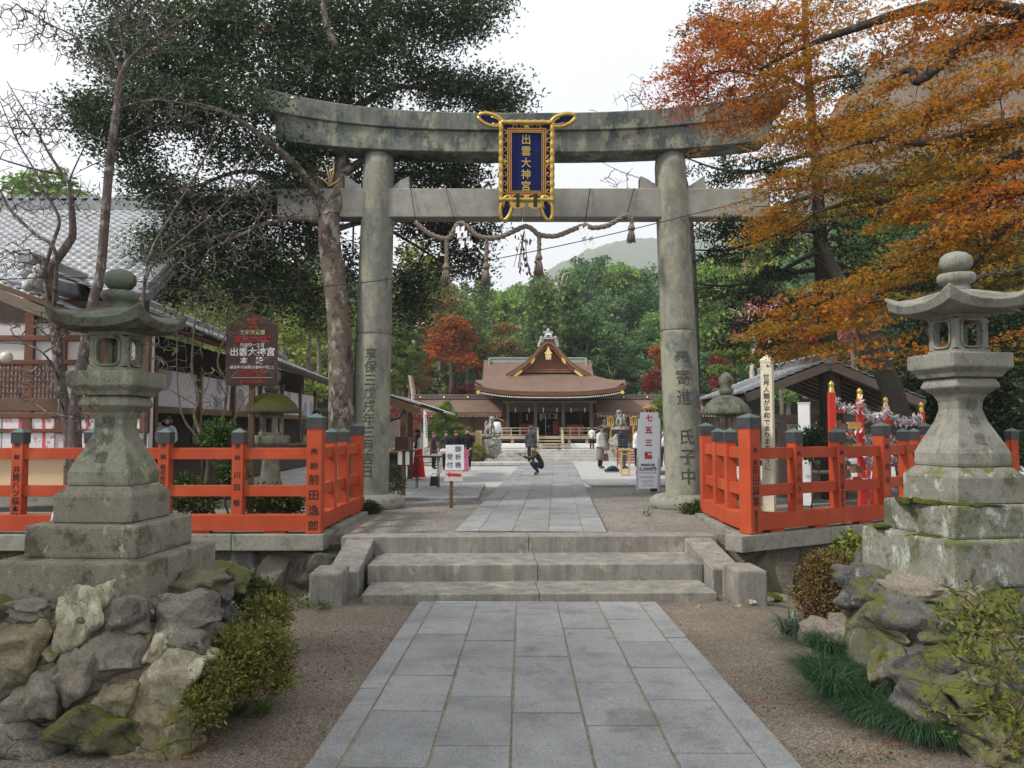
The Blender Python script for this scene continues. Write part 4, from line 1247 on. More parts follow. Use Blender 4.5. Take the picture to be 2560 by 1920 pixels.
# eave edge: layered bark thickness then timber fascia
xe = list(np.linspace(-4.0, 4.0, 49))
mb.grid(lambda x, k: (HC + x, HY + 0.03 * k, roofz(x, HY) - 0.09 * k), xe, [0, 1], flip=True)
for sx in (-1, 1):
    mb.grid(lambda y, k: (HC + sx * (4.0 - 0.03 * k), y, side(4.0) + lift(4.0, y) - 0.09 * k if y > HY + 0.6 else roofz(4.0, y) - 0.09 * k), list(np.linspace(HY, HY + 9.5, 14)), [0, 1], flip=(sx > 0))
mb.build('bark_roof', BARKROOF, hall, world=True)
mb = MB()
mb.grid(lambda x, k: (HC + x * (1 - 0.008 * k), HY + 0.03 + 0.05 * k, roofz(x, HY) - 0.09 - 0.13 * k), xe, [0, 0.5, 1], flip=True)
for sx in (-1, 1):
    mb.grid(lambda y, k: (HC + sx * (3.97 - 0.04 * k), y, (side(4.0) + lift(4.0, y) if y > HY + 0.6 else roofz(4.0, y)) - 0.09 - 0.13 * k), list(np.linspace(HY, HY + 9.5, 14)), [0, 1], flip=(sx > 0))
mb.build('eave_fascia', EDGEW, hall, world=True)
# soffit sloping back to the wall plate
mb = MB()
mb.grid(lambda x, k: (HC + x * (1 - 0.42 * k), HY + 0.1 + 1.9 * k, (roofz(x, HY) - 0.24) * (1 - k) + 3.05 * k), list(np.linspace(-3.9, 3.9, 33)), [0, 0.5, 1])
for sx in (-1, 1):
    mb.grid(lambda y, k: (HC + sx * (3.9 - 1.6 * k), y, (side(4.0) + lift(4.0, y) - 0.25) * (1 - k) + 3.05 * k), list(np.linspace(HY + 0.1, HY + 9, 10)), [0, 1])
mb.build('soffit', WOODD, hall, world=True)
# rafters with white ends (two directions share one row)
WHITEEND = plain('white_rafter_end', (0.8, 0.78, 0.74), 0.8, 0.05, 3, 0)
mb = MB()
for i in range(69):
    x = -3.66 + 7.32 * i / 68
    z = roofz(x, HY) - 0.315
    mb.box((HC + x, HY + 0.72, z + 0.02), (0.055, 1.2, 0.06), rx=-0.02)
    mb.box((HC + x, HY + 0.112, z), (0.062, 0.014, 0.066), mi=1)
o = mb.build('rafter_row', [WOODD, WHITEEND], hall, world=True)
o['kind'] = 'stuff'
# gable: overhanging upper roof with barge boards, lattice wall and gilded fittings
yo = YG - 0.42
def off(x, d):                                             # point on the profile dropped by d
    return side(x) - d
xg = [-2.36 + 4.72 * i / 48 for i in range(49)]
mb = MB()
mb.grid(lambda x, k: (HC + x, yo + (HY + 9.5 - yo) * k, side(x) + 0.035), xg, [0, 1])
mb.grid(lambda x, k: (HC + x, yo + 0.012 * k, side(x) + 0.035 - 0.17 * k), xg, [0, 1], flip=True)
mb.grid(lambda x, k: (HC + x, yo + 0.012 + (YG - yo) * k, side(x) - 0.135), xg, [0, 1])
mb.build('gable_roof', BARKROOF, hall, world=True)
mb = MB()
mb.grid(lambda x, k: (HC + x * 1.01, yo - 0.03, off(x, 0.13 + 0.10 * k)), xg, [0, 1], flip=True)
mb.grid(lambda x, k: (HC + x * 1.01, yo - 0.03 + 0.10 * k, off(x, 0.23)), xg, [0, 1], flip=True)
mb.build('barge_edge', EDGEW, hall, world=True)
mb = MB()
xb = [v * 0.985 for v in xg]
mb.grid(lambda x, k: (HC + x, yo + 0.06, off(x, 0.22 + 0.25 * k)), xb, [0, 1], flip=True)
mb.grid(lambda x, k: (HC + x, yo + 0.06 + 0.08 * k, off(x, 0.47)), xb, [0, 1], flip=True)
mb.build('barge_board', WOODR, hall, world=True)
mb = MB()
zb0 = 4.66
def lat(x): return max(zb0, off(x, 0.40))
mb.grid(lambda x, k: (HC + x, YG - 0.05, zb0 + (lat(x) - zb0) * k), [v * 0.8 for v in xg], [0, 1], flip=True)
mb.build('gable_wall', wood('gable_timber', (0.15, 0.055, 0.028)), hall, world=True)
mb = MB()
for i in range(19):
    x = -1.35 + 2.7 * i / 18
    if lat(x) - zb0 > 0.1: mb.box((HC + x, YG - 0.075, (zb0 + lat(x)) / 2), (0.035, 0.04, lat(x) - zb0))
for k in range(1, 11):
    z = zb0 + k * 0.1
    xm = max([abs(v) for v in xg if off(v, 0.42) > z] + [0])
    if xm > 0.1: mb.box((HC, YG - 0.10, z), (2 * xm, 0.02, 0.03))
mb.build('lattice', EDGEW, hall, world=True)
for (z, hw, y) in ((zb0 + 0.05, 1.55, YG - 0.16), (zb0 + 0.17, 1.3, YG - 0.14)):
    MB().box((HC, y, z), (hw * 2, 0.10, 0.07)).build('gable_beam', EDGEW, hall, world=True, bevel=0.01)
GOLDB = plain('bright_gilding', (0.85, 0.62, 0.18), 0.42, 0.2, 15, 0.05, 0.5, metal=0.35)
def plate(poly, y, th, nm, mat):
    MB().prism([(HC + p[0], 0, p[1]) for p in poly], (0, y, 0), (0, y - th, 0)).build(nm, mat, hall, world=True)
plate([(-0.24, 5.72), (-0.13, 5.82), (0, 6.13), (0.13, 5.82), (0.24, 5.72), (0.1, 5.68), (0, 5.66), (-0.1, 5.68)], yo + 0.055, 0.03, 'gable_plate', GOLDB)
gg = [(0.0, 5.70), (0.12, 5.66), (0.2, 5.56), (0.12, 5.52), (0.17, 5.42), (0.10, 5.36), (0.05, 5.42), (0, 5.33)]
plate(gg + [(-x, z) for x, z in gg[-2:0:-1]], yo + 0.02, 0.05, 'gegyo_pendant', plain('pale_gilding', (0.72, 0.55, 0.30), 0.5, 0.3, 15, 0.1, 0.4, metal=0.2))
for sx in (-1, 1):
    for (xc, wd) in ((0.86, 0.14), (1.70, 0.24)):
        poly = []
        for u, vv in ((-1, -0.7), (-0.4, -1), (0.5, -1), (1, -0.6), (1, 0.5), (0.4, 0.9), (-0.5, 1), (-1, 0.6)):
            x = xc + u * wd * (0.8 if wd < 0.2 else 1)
            poly.append((sx * x, off(x, 0.345) + vv * (0.115 if wd < 0.2 else 0.10)))
        plate(poly if sx > 0 else poly[::-1], yo + 0.055, 0.025, 'gilded_fitting', GOLDB)
for sx in (-1, 1):
    MB().box((HC + sx * 3.80, HY + 0.10, roofz(3.8, HY) - 0.33), (0.17, 0.10, 0.17)).build('corner_fitting', GOLDB, hall, world=True, bevel=0.02)
# ridge ornament
TILEG = plain('ridge_tile_grey', (0.36, 0.37, 0.36), 0.7, 0.4, 12, 0.4, 0.3)
mb = MB()
mb.box((HC, yo + 2.5, 6.56), (0.5, 5.2, 0.10)); mb.box((HC, yo + 2.5, 6.66), (0.36, 5.2, 0.14))
mb.build('ridge', TILEG, hall, world=True)
mb = MB(); mb.prism([(HC - 0.245, 0, 6.53), (HC + 0.245, 0, 6.53), (HC + 0.18, 0, 6.80), (HC, 0, 6.90), (HC - 0.18, 0, 6.80)], (0, yo - 0.08, 0), (0, yo + 0.1, 0))
mb.build('ridge_end_plate', plain('white_ridge_end', (0.75, 0.75, 0.74), 0.7, 0.1, 9, 0), hall, world=True)
mb = MB(); mb.lathe([(0.07, 0), (0.085, 0.01), (0.06, 0.02)], 12, (0, 0, 0))
mb.v = [(HC + v[0], yo - 0.08 - v[2], 6.68 + v[1]) for v in mb.v]
mb.build('crest', TILEG, hall, world=True)
mb = MB()
for (x, z, r) in ((0, 6.98, 0.10), (-0.10, 6.90, 0.08), (0.10, 6.90, 0.08), (-0.21, 6.87, 0.07), (0.21, 6.87, 0.07), (0, 7.07, 0.06)):
    mb.lathe([(0.01, -r), (r * 0.8, -r * 0.6), (r, 0), (r * 0.8, r * 0.6), (0.01, r)], 10, (HC + x, yo, z))
for sx in (-1, 1):
    for i, (x, z) in enumerate(((0.33, 6.56), (0.40, 6.45), (0.45, 6.34), (0.50, 6.24), (0.52, 6.14), (0.40, 6.6))):
        mb.lathe([(0.01, -0.09), (0.08, -0.05), (0.09, 0), (0.07, 0.06), (0.01, 0.09)], 8, (HC + sx * x, yo + 0.02, z))
mb.build('demon_tile_ornament', TILEG, hall, world=True)
# hall floor, veranda, pillars, beams, dark interior
PX = [F(x, 1070, 44.2).x for x in (1269.4, 1338.6, 1408.0, 1477.6)]
ZF = 1.16
for x in PX:
    MB().box((x, 44.2, (ZF + 3.12) / 2), (0.19, 0.19, 3.12 - ZF)).build('pillar', WOODG, hall, world=True, bevel=0.02)
def hb(nm, c, d, m, bev=0.0): return MB().box(c, d).build(nm, m, hall, world=True, bevel=bev)
x0, x3 = PX[0], PX[3]
hb('wall_plate', ((x0 + x3) / 2, 44.2, 3.02), (x3 - x0 + 0.6, 0.22, 0.16), WOODG, 0.01)
for i in range(3):
    cx, ww = (PX[i] + PX[i + 1]) / 2, PX[i + 1] - PX[i] - 0.19
    hb('head_beam', (cx, 44.2, 2.86), (ww, 0.14, 0.10), WOODR, 0.008)
    hb('green_lattice', (cx, 44.26, 2.735), (ww, 0.03, 0.15), plain('green_blind', (0.025, 0.11, 0.06), 0.7, 0.3, 20, 0.1))
    hb('nageshi_beam', (cx, 44.18, 2.57), (ww, 0.10, 0.17), WOODR, 0.008)
    for q in (-0.28, 0.28):
        mb = MB()
        for k in range(3): mb.add([(cx + q * ww + 0.02 * (k % 2), 44.05, 2.72 - 0.09 * k), (cx + q * ww + 0.06 + 0.02 * (k % 2), 44.05, 2.70 - 0.09 * k), (cx + q * ww + 0.07, 44.04, 2.62 - 0.09 * k), (cx + q * ww + 0.01, 44.04, 2.63 - 0.09 * k)], [(0, 1, 2, 3)])
        mb.build('paper_streamer', WHITE, hall, world=True)
mb = MB()
mb.tube([Vector((x0 + (x3 - x0) * k / 30, 44.06, 2.74 - 0.07 * abs(math.sin(k / 30 * math.pi * 3)))) for k in range(31)], 0.018, n=5)
mb.build('sacred_rope', plain('green_rope', (0.16, 0.17, 0.07), 0.9, 0.2, 9, 0), hall, world=True)
# floor and veranda
PALEW = wood('weathered_pale_timber', (0.44, 0.36, 0.27), grain=(1, 14, 14), var=0.2)
hb('hall_floor', ((x0 + x3) / 2, 47.0, ZF - 0.04), (x3 - x0 + 0.2, 5.4, 0.08), WOODG)
hb('veranda_floor', (HC, 43.55, ZF - 0.06), (6.1, 1.15, 0.10), PALEW, 0.01)
hb('veranda_edge', (HC, 42.95, ZF - 0.09), (6.14, 0.07, 0.16), PALEW, 0.01)
for x in (-2.95, -2.0, -1.05, 1.05, 2.0, 2.95):
    hb('veranda_post', (HC + x, 43.05, 0.83), (0.15, 0.15, ZF - 0.5), PALEW, 0.01)
hb('veranda_beam', (HC, 43.06, ZF - 0.24), (6.0, 0.07, 0.10), WOODB, 0.005)
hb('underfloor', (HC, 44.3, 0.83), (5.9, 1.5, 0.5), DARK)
hb('plaster_plinth', (HC, 43.4, 0.62), (6.3, 0.9, 0.28), plain('white_plinth', (0.8, 0.79, 0.77), 0.9, 0.05, 4, 0.1), 0.05)
# railings either side of the stair
for (xa, xb2) in ((-3.05, -0.62), (0.62, 3.05)):
    mb = MB()
    for z in (ZF + 0.42, ZF + 0.27, ZF + 0.06):
        mb.bar((HC + xa - 0.1, 43.0, z), (HC + xb2 + 0.06, 43.0, z), 0.06, 0.055 if z > 1.3 else 0.04)
    n = 5
    for k in range(n + 1):
        x = HC + xa + (xb2 - xa) * k / n
        mb.box((x, 43.0, ZF + 0.22), (0.07, 0.07, 0.44))
    mb.build('railing', PALEW, hall, world=True)
for k in range(4):
    hb('stair_tread', (HC + 0.02, 42.75 - 0.24 * k, ZF - 0.12 - 0.15 * k), (1.2, 0.27, 0.06), PALEW, 0.006)
for sx in (-1, 1):
    MB().bar((HC + sx * 0.64, 43.0, ZF + 0.02), (HC + sx * 0.64, 41.95, ZF - 0.62), 0.08, 0.2).build('stair_string', PALEW, hall, world=True)
    MB().bar((HC + sx * 0.66, 43.0, ZF + 0.44), (HC + sx * 0.66, 41.95, ZF - 0.18), 0.06, 0.06).build('stair_rail', PALEW, hall, world=True)
    hb('stair_newel', (HC + sx * 0.66, 41.95, ZF - 0.42), (0.10, 0.10, 0.6), PALEW, 0.01)
# inside
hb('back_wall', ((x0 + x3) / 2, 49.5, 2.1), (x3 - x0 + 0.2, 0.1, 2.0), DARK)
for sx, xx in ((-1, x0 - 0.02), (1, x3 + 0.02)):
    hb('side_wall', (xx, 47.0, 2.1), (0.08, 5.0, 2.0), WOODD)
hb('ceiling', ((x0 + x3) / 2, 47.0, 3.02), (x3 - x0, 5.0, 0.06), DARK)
for i, xx in enumerate((PX[0] + 0.72, PX[1] - 0.22, PX[2] - 0.10, PX[3] - 0.35)):
    hb('inner_pillar', (xx, 46.5, 2.05), (0.2, 0.2, 1.85), WOODG if i in (0,) else WOODB, 0.02)
hb('red_curtain', ((PX[0] + PX[1]) / 2 + 0.35, 45.6, 1.52), (0.9, 0.05, 0.62), plain('red_cloth', (0.55, 0.045, 0.02), 0.8, 0.2, 3, 0.2))
hb('red_screen', (PX[2] + 0.75, 45.1, 1.50), (0.95, 0.06, 0.52), plain('red_orange_screen', (0.75, 0.14, 0.04), 0.7, 0.15, 3, 0.1))
for k in range(5): hb('screen_bar', (PX[2] + 0.75, 45.05, 1.30 + k * 0.11), (0.95, 0.03, 0.012), REDL)
hb('red_altar', ((PX[1] + PX[2]) / 2 + 0.42, 45.6, 1.6), (0.3, 0.3, 0.75), REDL)
hb('white_curtain', ((PX[1] + PX[2]) / 2, 46.0, 2.28), (0.95, 0.02, 0.34), plain('white_curtain_cloth', (0.5, 0.48, 0.42), 0.9, 0.1, 6, 0))
for q in (-0.05, 0.24):
    mb = MB(); mb.lathe([(0.0, 0), (0.10, 0), (0.10, 0.01), (0, 0.012)], 14, (0, 0, 0))
    mb.v = [((PX[1] + PX[2]) / 2 + q + v[0], 45.97 - v[2], 2.28 + v[1]) for v in mb.v]
    mb.build('curtain_crest', INK, hall, world=True)
for (q, zz) in ((-0.42, 2.2), (0.47, 2.22), (-1.2, 2.2)):
    hb('paper_hanging', ((PX[1] + PX[2]) / 2 + q, 45.4, zz), (0.07, 0.01, 0.36), WHITE)
hb('white_pole', ((PX[1] + PX[2]) / 2 - 0.17, 45.0, 1.75), (0.035, 0.035, 1.2), WHITE)
# honden roof behind
hon = thing('inner_sanctuary', (1.65, 53, 0.5), 'long bark roof with green ridge rising behind the main hall', 'shrine building')
hx0, hx1 = F(1223, 896, 52).x, F(1464, 896, 52).x
hzr = F(1340, 897, 52).z
mb = MB()
hprof = [(0, hzr - 0.1), (0.8, hzr - 0.75), (1.8, hzr - 1.35), (3.0, hzr - 1.85)]
def hside(d): return float(np.interp(d, [p[0] for p in hprof], [p[1] for p in hprof]))
mb.grid(lambda x, d: (x + (0.0), 52 - d, hside(abs(d))), list(np.linspace(hx0 - 0.35, hx1 + 0.35, 12)), [-3, -2.4, -1.8, -1.3, -0.8, -0.4, 0, 0.4, 0.8, 1.3, 1.8, 2.4, 3.0][::-1], flip=False)
mb.build('bark_roof', BARKROOF, hon, world=True)
GRNR = plain('verdigris_ridge', (0.20, 0.29, 0.26), 0.6, 0.3, 8, 0.2)
MB().box(((hx0 + hx1) / 2, 52, hzr + 0.02), (hx1 - hx0, 0.42, 0.12)).build('ridge_cap', GRNR, hon, world=True, bevel=0.02)
MB().box(((hx0 + hx1) / 2, 52, hzr - 0.2), (hx1 - hx0 - 0.1, 0.34, 0.32)).build('ridge', TILEG, hon, world=True)
for x in (hx0, hx1):
    mb = MB()
    for k in range(5): mb.box((x, 51.75 - 0.12 * k * 0.5, hzr - 0.05 - k * 0.16), (0.12, 0.16, 0.13))
    mb.build('ridge_end_tile', TILEG, hon, world=True)
MB().box(((hx0 + hx1) / 2, 52, 2.6), (hx1 - hx0 - 1.2, 3.2, 4.2)).build('wall', WOODB, hon, world=True)
# side corridors
def wing(xa, xb_, lab, name='corridor_wing'):
    t = thing(name, ((xa + xb_) / 2, 45.5, 0.5), lab, 'corridor')
    zr, ze = 3.36, 2.44
    mb = MB()
    mb.grid(lambda x, d: (x, 45.6 - d, zr - 0.12 - (zr - ze - 0.12) * (1.12 * abs(d) / 1.9 - 0.12 * (abs(d) / 1.9) ** 2)), list(np.linspace(xa, xb_, 10)), [1.9, 1.4, 0.9, 0.4, 0, -0.4, -0.9, -1.4, -1.9])
    mb.grid(lambda x, k: (x, 43.7 + 0.02 * k, ze - 0.07 * k), [xa, xb_], [0, 1], flip=True)
    mb.build('bark_roof', BARKROOF, t, world=True)
    MB().box(((xa + xb_) / 2, 45.6, zr - 0.04), (xb_ - xa, 0.30, 0.22)).build('ridge', plain('ridge_bark_grey', (0.16, 0.12, 0.11), 0.7, 0.2, 5, 0.1), t, world=True, bevel=0.03)
    MB().box(((xa + xb_) / 2, 45.6, zr + 0.085), (xb_ - xa, 0.36, 0.05)).build('ridge_cap', plain('ridge_cap_grey', (0.24, 0.21, 0.21), 0.7, 0.2, 5, 0.1), t, world=True, bevel=0.01)
    n = int((xb_ - xa) / 1.35)
    for k in range(n + 1):
        x = xa + 0.35 + k * 1.35
        if x < xb_:
            mb = MB(); mb.lathe([(0.0, 0), (0.06, 0), (0.06, 0.02), (0, 0.03)], 12)
            mb.v = [(x + v[0], 45.44 - v[2], zr - 0.03 + v[1]) for v in mb.v]
            mb.build('gilded_crest', GOLDB, t, world=True)
    MB().box(((xa + xb_) / 2, 43.74, ze - 0.105), (xb_ - xa, 0.06, 0.08)).build('eave_fascia', EDGEW, t, world=True)
    mb = MB()
    n = int((xb_ - xa) / 0.155)
    for k in range(n):
        x = xa + 0.08 + k * 0.155
        mb.box((x, 44.4, ze - 0.20), (0.05, 1.25, 0.06)); mb.box((x, 43.765, ze - 0.205), (0.066, 0.016, 0.07), mi=1)
    o = mb.build('rafter_row', [WOODD, WHITEEND], t, world=True); o['kind'] = 'stuff'
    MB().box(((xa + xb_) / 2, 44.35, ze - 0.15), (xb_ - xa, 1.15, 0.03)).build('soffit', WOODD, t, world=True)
    n = max(1, round((xb_ - xa) / 1.45))
    for k in range(n):
        a, b = xa + (xb_ - xa) * k / n, xa + (xb_ - xa) * (k + 1) / n
        MB().box(((a + b) / 2, 45.02, 1.4), (b - a - 0.14, 0.06, 1.75)).build('wall_panel', wood('corridor_board', (0.20, 0.125, 0.08)), t, world=True)
        MB().box((a, 44.95, 1.4), (0.14, 0.16, 1.8)).build('post', WOODB, t, world=True, bevel=0.01)
    MB().box(((xa + xb_) / 2, 44.94, 1.35), (xb_ - xa, 0.05, 0.10)).build('waist_rail', WOODB, t, world=True)
    MB().box(((xa + xb_) / 2, 44.6, 0.62), (xb_ - xa, 1.4, 0.3)).build('plinth', STONE_KERB, t, world=True, bevel=0.02)
    return t
wing(F(1036, 1000, 45.5).x, x0 - 0.28, 'bark roofed corridor on the side of the hall nearer the small clipped pine')
wing(x3 + 0.28, 12.5, 'bark roofed corridor on the side of the hall nearer the seven-five-three banner')
# stone podium with steps in front of the hall
pod = thing('stone_podium', (HC, 40, 0), 'pale stone podium with low broad steps in front of the shrine hall', 'podium')
PALES = stone('pale_granite', (0.44, 0.43, 0.40), speck=0.15, scale=1.6, bump=0.3, bd=0.006, stain=0.3)
MB().box((HC, 44.2, 0.235), (17, 8.4, 0.50)).build('platform', PALES, pod, world=True, bevel=0.01)
for k in range(3):
    mb = MB()
    z = 0.36 - 0.125 * k
    for a, b in ((-3.6, -1.1), (-1.09, 1.4), (1.41, 3.6)):
        mb.box((HC + (a + b) / 2, 39.83 - 0.36 * k, z - 0.10), (b - a, 0.36, 0.24))
    mb.build('step', PALES, pod, world=True, bevel=0.008)
bs = stone('podium_gravel', (0.58, 0.57, 0.54), speck=0.15, scale=3, bump=0.3)

# ================================================================== tiled roofs on the open side: office building and lean-to
def tilemat():
    t = NT('silver_roof_tile')
    c = (0.33, 0.34, 0.355)
    at = t.n('ShaderNodeAttribute', attribute_name='tint')
    col = t.ramp(t.noise(5, 6, 0.7), [(0.3, mul(c, 0.7)), (0.5, c), (0.7, mul(c, 1.25))])
    col = t.mix(1.0, col, t.ramp(at.outputs['Fac'], [(0, 0.65), (1, 1.3)]), 'MULTIPLY')
    t.bump(t.noise(60, 3, 0.6), 0.15, 0.01)
    return t.out(col, 0.32, 0.7)
TILE = tilemat()
def tile_roof(name, p0, u, v, nu, nv, tw, th, parent, nrm=None):
    """pantile roof: p0 eave corner, u along the eave, v up the slope (unit vectors); wavy courses with stepped edges"""
    u, v = Vector(u).normalized(), Vector(v).normalized()
    n = u.cross(v).normalized()
    if n.z < 0: n = -n
    V, Q, T = [], [], []
    prof = [(0.0, 0.006), (0.12, 0.030), (0.25, 0.040), (0.38, 0.026), (0.55, 0.004), (0.78, -0.004), (1.0, 0.006)]
    rs = np.random.default_rng(3)
    for j in range(nv):
        for i in range(nu):
            b = len(V)
            tt = rs.uniform(0, 1) * 0.5 + 0.3 - (0.25 if rs.uniform() < 0.06 else 0)
            for (vv, hh) in ((-0.0, -0.012), (0.0, 0.032), (1.06, 0.004)):
                for (a, h) in prof:
                    p = p0 + u * ((i + a) * tw) + v * ((j + vv) * th) + n * (h * (tw / 0.28) + hh)
                    V.append((p.x, p.y, p.z)); T.append(tt)
            m = len(prof)
            for r in range(2):
                for q in range(m - 1):
                    Q.append((b + r * m + q, b + r * m + q + 1, b + (r + 1) * m + q + 1, b + (r + 1) * m + q))
    return np_mesh(name, V, Q, TILE, parent, tint=T, smooth=False, off=anc_off(parent))
E1 = D(300, 668, 15.8); E2 = D(722, 826, 36.0)
off_ = thing('shrine_office', (-8.5, 18, 0), 'long shrine office with silver tiled roofs and white walls behind the bare trees', 'building')
# main roof facing the camera: eave along x
ez = D(180, 655, 17.0).z
p0 = Vector((-19.0, 16.6, ez))
rdg = D(150, 452, 23.0)
vdir = Vector((0, 23.0 - 16.6, rdg.z - ez))
wdt = D(312, 655, 16.6).x + 19.0
tile_roof('main_roof', p0, (1, 0, 0), vdir, int(wdt / 0.25), int(vdir.length / 0.25), 0.25, 0.25, off_)
mb = MB()
MB().box((-13.2, 23.1, rdg.z + 0.12), (13.0, 0.5, 0.42)).build('ridge', TILE, off_, world=True, bevel=0.05)
mb = MB()
for k in range(40): mb.tube([(-19.5 + 0.31 * k, 22.85, rdg.z + 0.3), (-19.5 + 0.31 * k, 23.4, rdg.z + 0.3)], 0.10, n=8)
mb.build('ridge_cap_tile', TILE, off_, world=True)
xr = -19.0 + wdt
# hip / verge end of the main roof with stacked ridge tiles
mb = MB()
a, b = Vector((xr - 0.05, 16.6, ez + 0.08)), Vector((-8.2, 23.0, rdg.z + 0.1))
mb.bar(a, b, 0.34, 0.24); mb.bar(a + Vector((0, 0, 0.16)), b + Vector((0, 0, 0.16)), 0.22, 0.12)
mb.build('hip_ridge', TILE, off_, world=True, bevel=0.04)
MB().tube([(-19, 16.5, ez - 0.06), (xr, 16.5, ez - 0.06)], 0.07, n=8).build('copper_gutter', plain('copper_gutter', (0.30, 0.09, 0.045), 0.5, 0.2, 5, 0), off_, world=True)
# the lean-to wing running back along the forecourt
u = (E2 - E1); u.z = 0
un = u.normalized()
s_ = Vector((-un.y, un.x, 0))
vl = (s_ * 1.0 + Vector((0, 0, 0.42))).normalized()
L = u.length
e1 = Vector((E1.x, E1.y, E1.z)); slope = (E2.z - E1.z) / L
tile_roof('wing_roof', e1, E2 - E1, vl, int((E2 - E1).length / 0.30), 9, 0.30, 0.27, off_)
top1, top2 = e1 + vl * 2.45, Vector(E2) + vl * 2.45
MB().bar(top1 + Vector((0, 0, 0.08)), top2 + Vector((0, 0, 0.08)), 0.35, 0.26).build('wing_ridge', TILE, off_, world=True, bevel=0.04)
MB().bar(e1 + Vector((0.05, 0, -0.10)) + s_ * 0.1, Vector(E2) + Vector((0.05, 0, -0.10)) + s_ * 0.1, 0.08, 0.14).build('wing_fascia', WOODR, off_, world=True)
MB().tube([e1 + Vector((0.06, 0, -0.05)), Vector(E2) + Vector((0.06, 0, -0.05))], 0.055, n=8).build('gutter', BLACK, off_, world=True)
mb = MB()
n = 46
for k in range(n):
    p = e1.lerp(Vector(E2), (k + 0.5) / n) + Vector((0, 0, -0.16))
    mb.bar(p + s_ * 0.05, p + vl * 2.3, 0.07, 0.09)
o = mb.build('wing_rafter', WOODD, off_, world=True); o['kind'] = 'stuff'
mb = MB()
q = [e1 + Vector((0, 0, -0.09)), Vector(E2) + Vector((0, 0, -0.09)), top2 + Vector((0, 0, -0.09)), top1 + Vector((0, 0, -0.09))]
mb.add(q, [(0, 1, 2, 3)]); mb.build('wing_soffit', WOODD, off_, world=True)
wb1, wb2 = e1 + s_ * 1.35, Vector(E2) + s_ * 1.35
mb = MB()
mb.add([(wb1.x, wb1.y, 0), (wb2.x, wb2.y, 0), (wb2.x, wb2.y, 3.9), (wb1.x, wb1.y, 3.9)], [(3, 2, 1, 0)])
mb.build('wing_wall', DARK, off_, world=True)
for k in range(8):
    p = (e1 + s_ * 0.85).lerp(Vector(E2) + s_ * 0.85, k / 7)
    MB().box((p.x, p.y, 1.6), (0.15, 0.15, 3.3)).build('wing_post', WOODB, off_, world=True, bevel=0.01)
# hanging white curtain with grey crests, counter, lit goods behind
p, q2 = (e1 + s_ * 0.9), Vector(E2) + s_ * 0.9
CUR = NT('office_curtain')
vo = CUR.n('ShaderNodeTexVoronoi', i_Scale=0.9)
CUR.l(CUR.tc.outputs['Object'], vo.inputs['Vector'])
CURT = CUR.out(CUR.ramp(vo.outputs['Distance'], [(0.36, (0.30, 0.27, 0.30)), (0.40, (0.52, 0.48, 0.50))]), 0.9, 0.1)
mb = MB()
n = 60
for k in range(n):
    a, b = p.lerp(q2, k / n), p.lerp(q2, (k + 1) / n)
    w0, w1 = 0.04 * math.sin(k * 0.9), 0.04 * math.sin((k + 1) * 0.9)
    mb.add([(a.x + w0, a.y, 2.10), (b.x + w1, b.y, 2.10), (b.x, b.y, 3.0), (a.x, a.y, 3.0)], [(0, 1, 2, 3)], 0, True)
mb.build('curtain', CURT, off_, world=True)
MB().bar(p + Vector((0, 0, 2.02 - p.z)), q2 + Vector((0, 0, 2.02 - q2.z)), 0.12, 0.16).build('wing_beam', WOODB, off_, world=True)
pc, qc = e1 + s_ * 0.75, Vector(E2) + s_ * 0.75
MB().bar(pc + Vector((0, 0, 0.95 - pc.z)), qc + Vector((0, 0, 0.95 - qc.z)), 0.6, 0.07).build('counter', WOODB, off_, world=True)
mb = MB()
pc2, qc2 = pc + s_ * 0.1, qc + s_ * 0.1
mb.bar(pc2 + Vector((0, 0, 0.46 - pc2.z)), qc2 + Vector((0, 0, 0.46 - qc2.z)), 0.3, 0.9); mb.build('counter_front', WOODD, off_, world=True)
for i, (t_, c_) in enumerate(((0.10, (0.5, 0.5, 0.1)), (0.16, (0.6, 0.55, 0.5)), (0.22, (0.3, 0.35, 0.1)), (0.34, (0.6, 0.6, 0.62)), (0.42, (0.55, 0.5, 0.5)), (0.66, (0.6, 0.58, 0.5)))):
    p_ = (e1 + s_ * 1.28).lerp(Vector(E2) + s_ * 1.28, t_)
    MB().box((p_.x, p_.y, 1.45), (0.05, 0.5, 0.55)).build('poster', plain('poster_%d' % i, c_, 0.8, 0.3, 6, 0), off_, world=True)
# front face: small gable with barge board, white walls, timber frame, grid window, papered windows
FYW = 15.6
def fb(nm, x0_, x1_, y0_, y1_, Z, dpt, m, bev=0.0):
    a, b = D(x0_, y0_, Z), D(x1_, y1_, Z)
    return MB().box(((a.x + b.x) / 2, Z + dpt / 2, (a.z + b.z) / 2), (abs(b.x - a.x), dpt, abs(a.z - b.z))).build(nm, m, off_, world=True, bevel=bev)
fb('wall', -220, 318, 690, 1010, FYW + 0.08, 0.2, PLASTER)
fb('eave_shade_band', -220, 312, 650, 698, FYW + 0.06, 0.2, WOODD)  # dark band standing in for the shadow under the eave
for (y0_, y1_) in ((724, 736), (777, 787), (892, 903), (926, 934)):
    fb('tie_rail', -200, 318, y0_, y1_, FYW, 0.12, WOODR, 0.008)
fb('tie_rail', -200, 318, 861, 888, FYW + 0.005, 0.12, WOODB, 0.008)
for x in (60, 130, 215, 312, -60, -150):
    fb('stud', x - 5, x + 6, 690 if x > 100 else 660, 936, FYW + 0.012, 0.12, WOODR, 0.008)
GRIDP = plain('shoji_paper', (0.62, 0.60, 0.60), 0.9, 0.05, 3, 0)
fb('grid_window', -60, 122, 787, 861, FYW + 0.05, 0.04, GRIDP)
mb = MB()
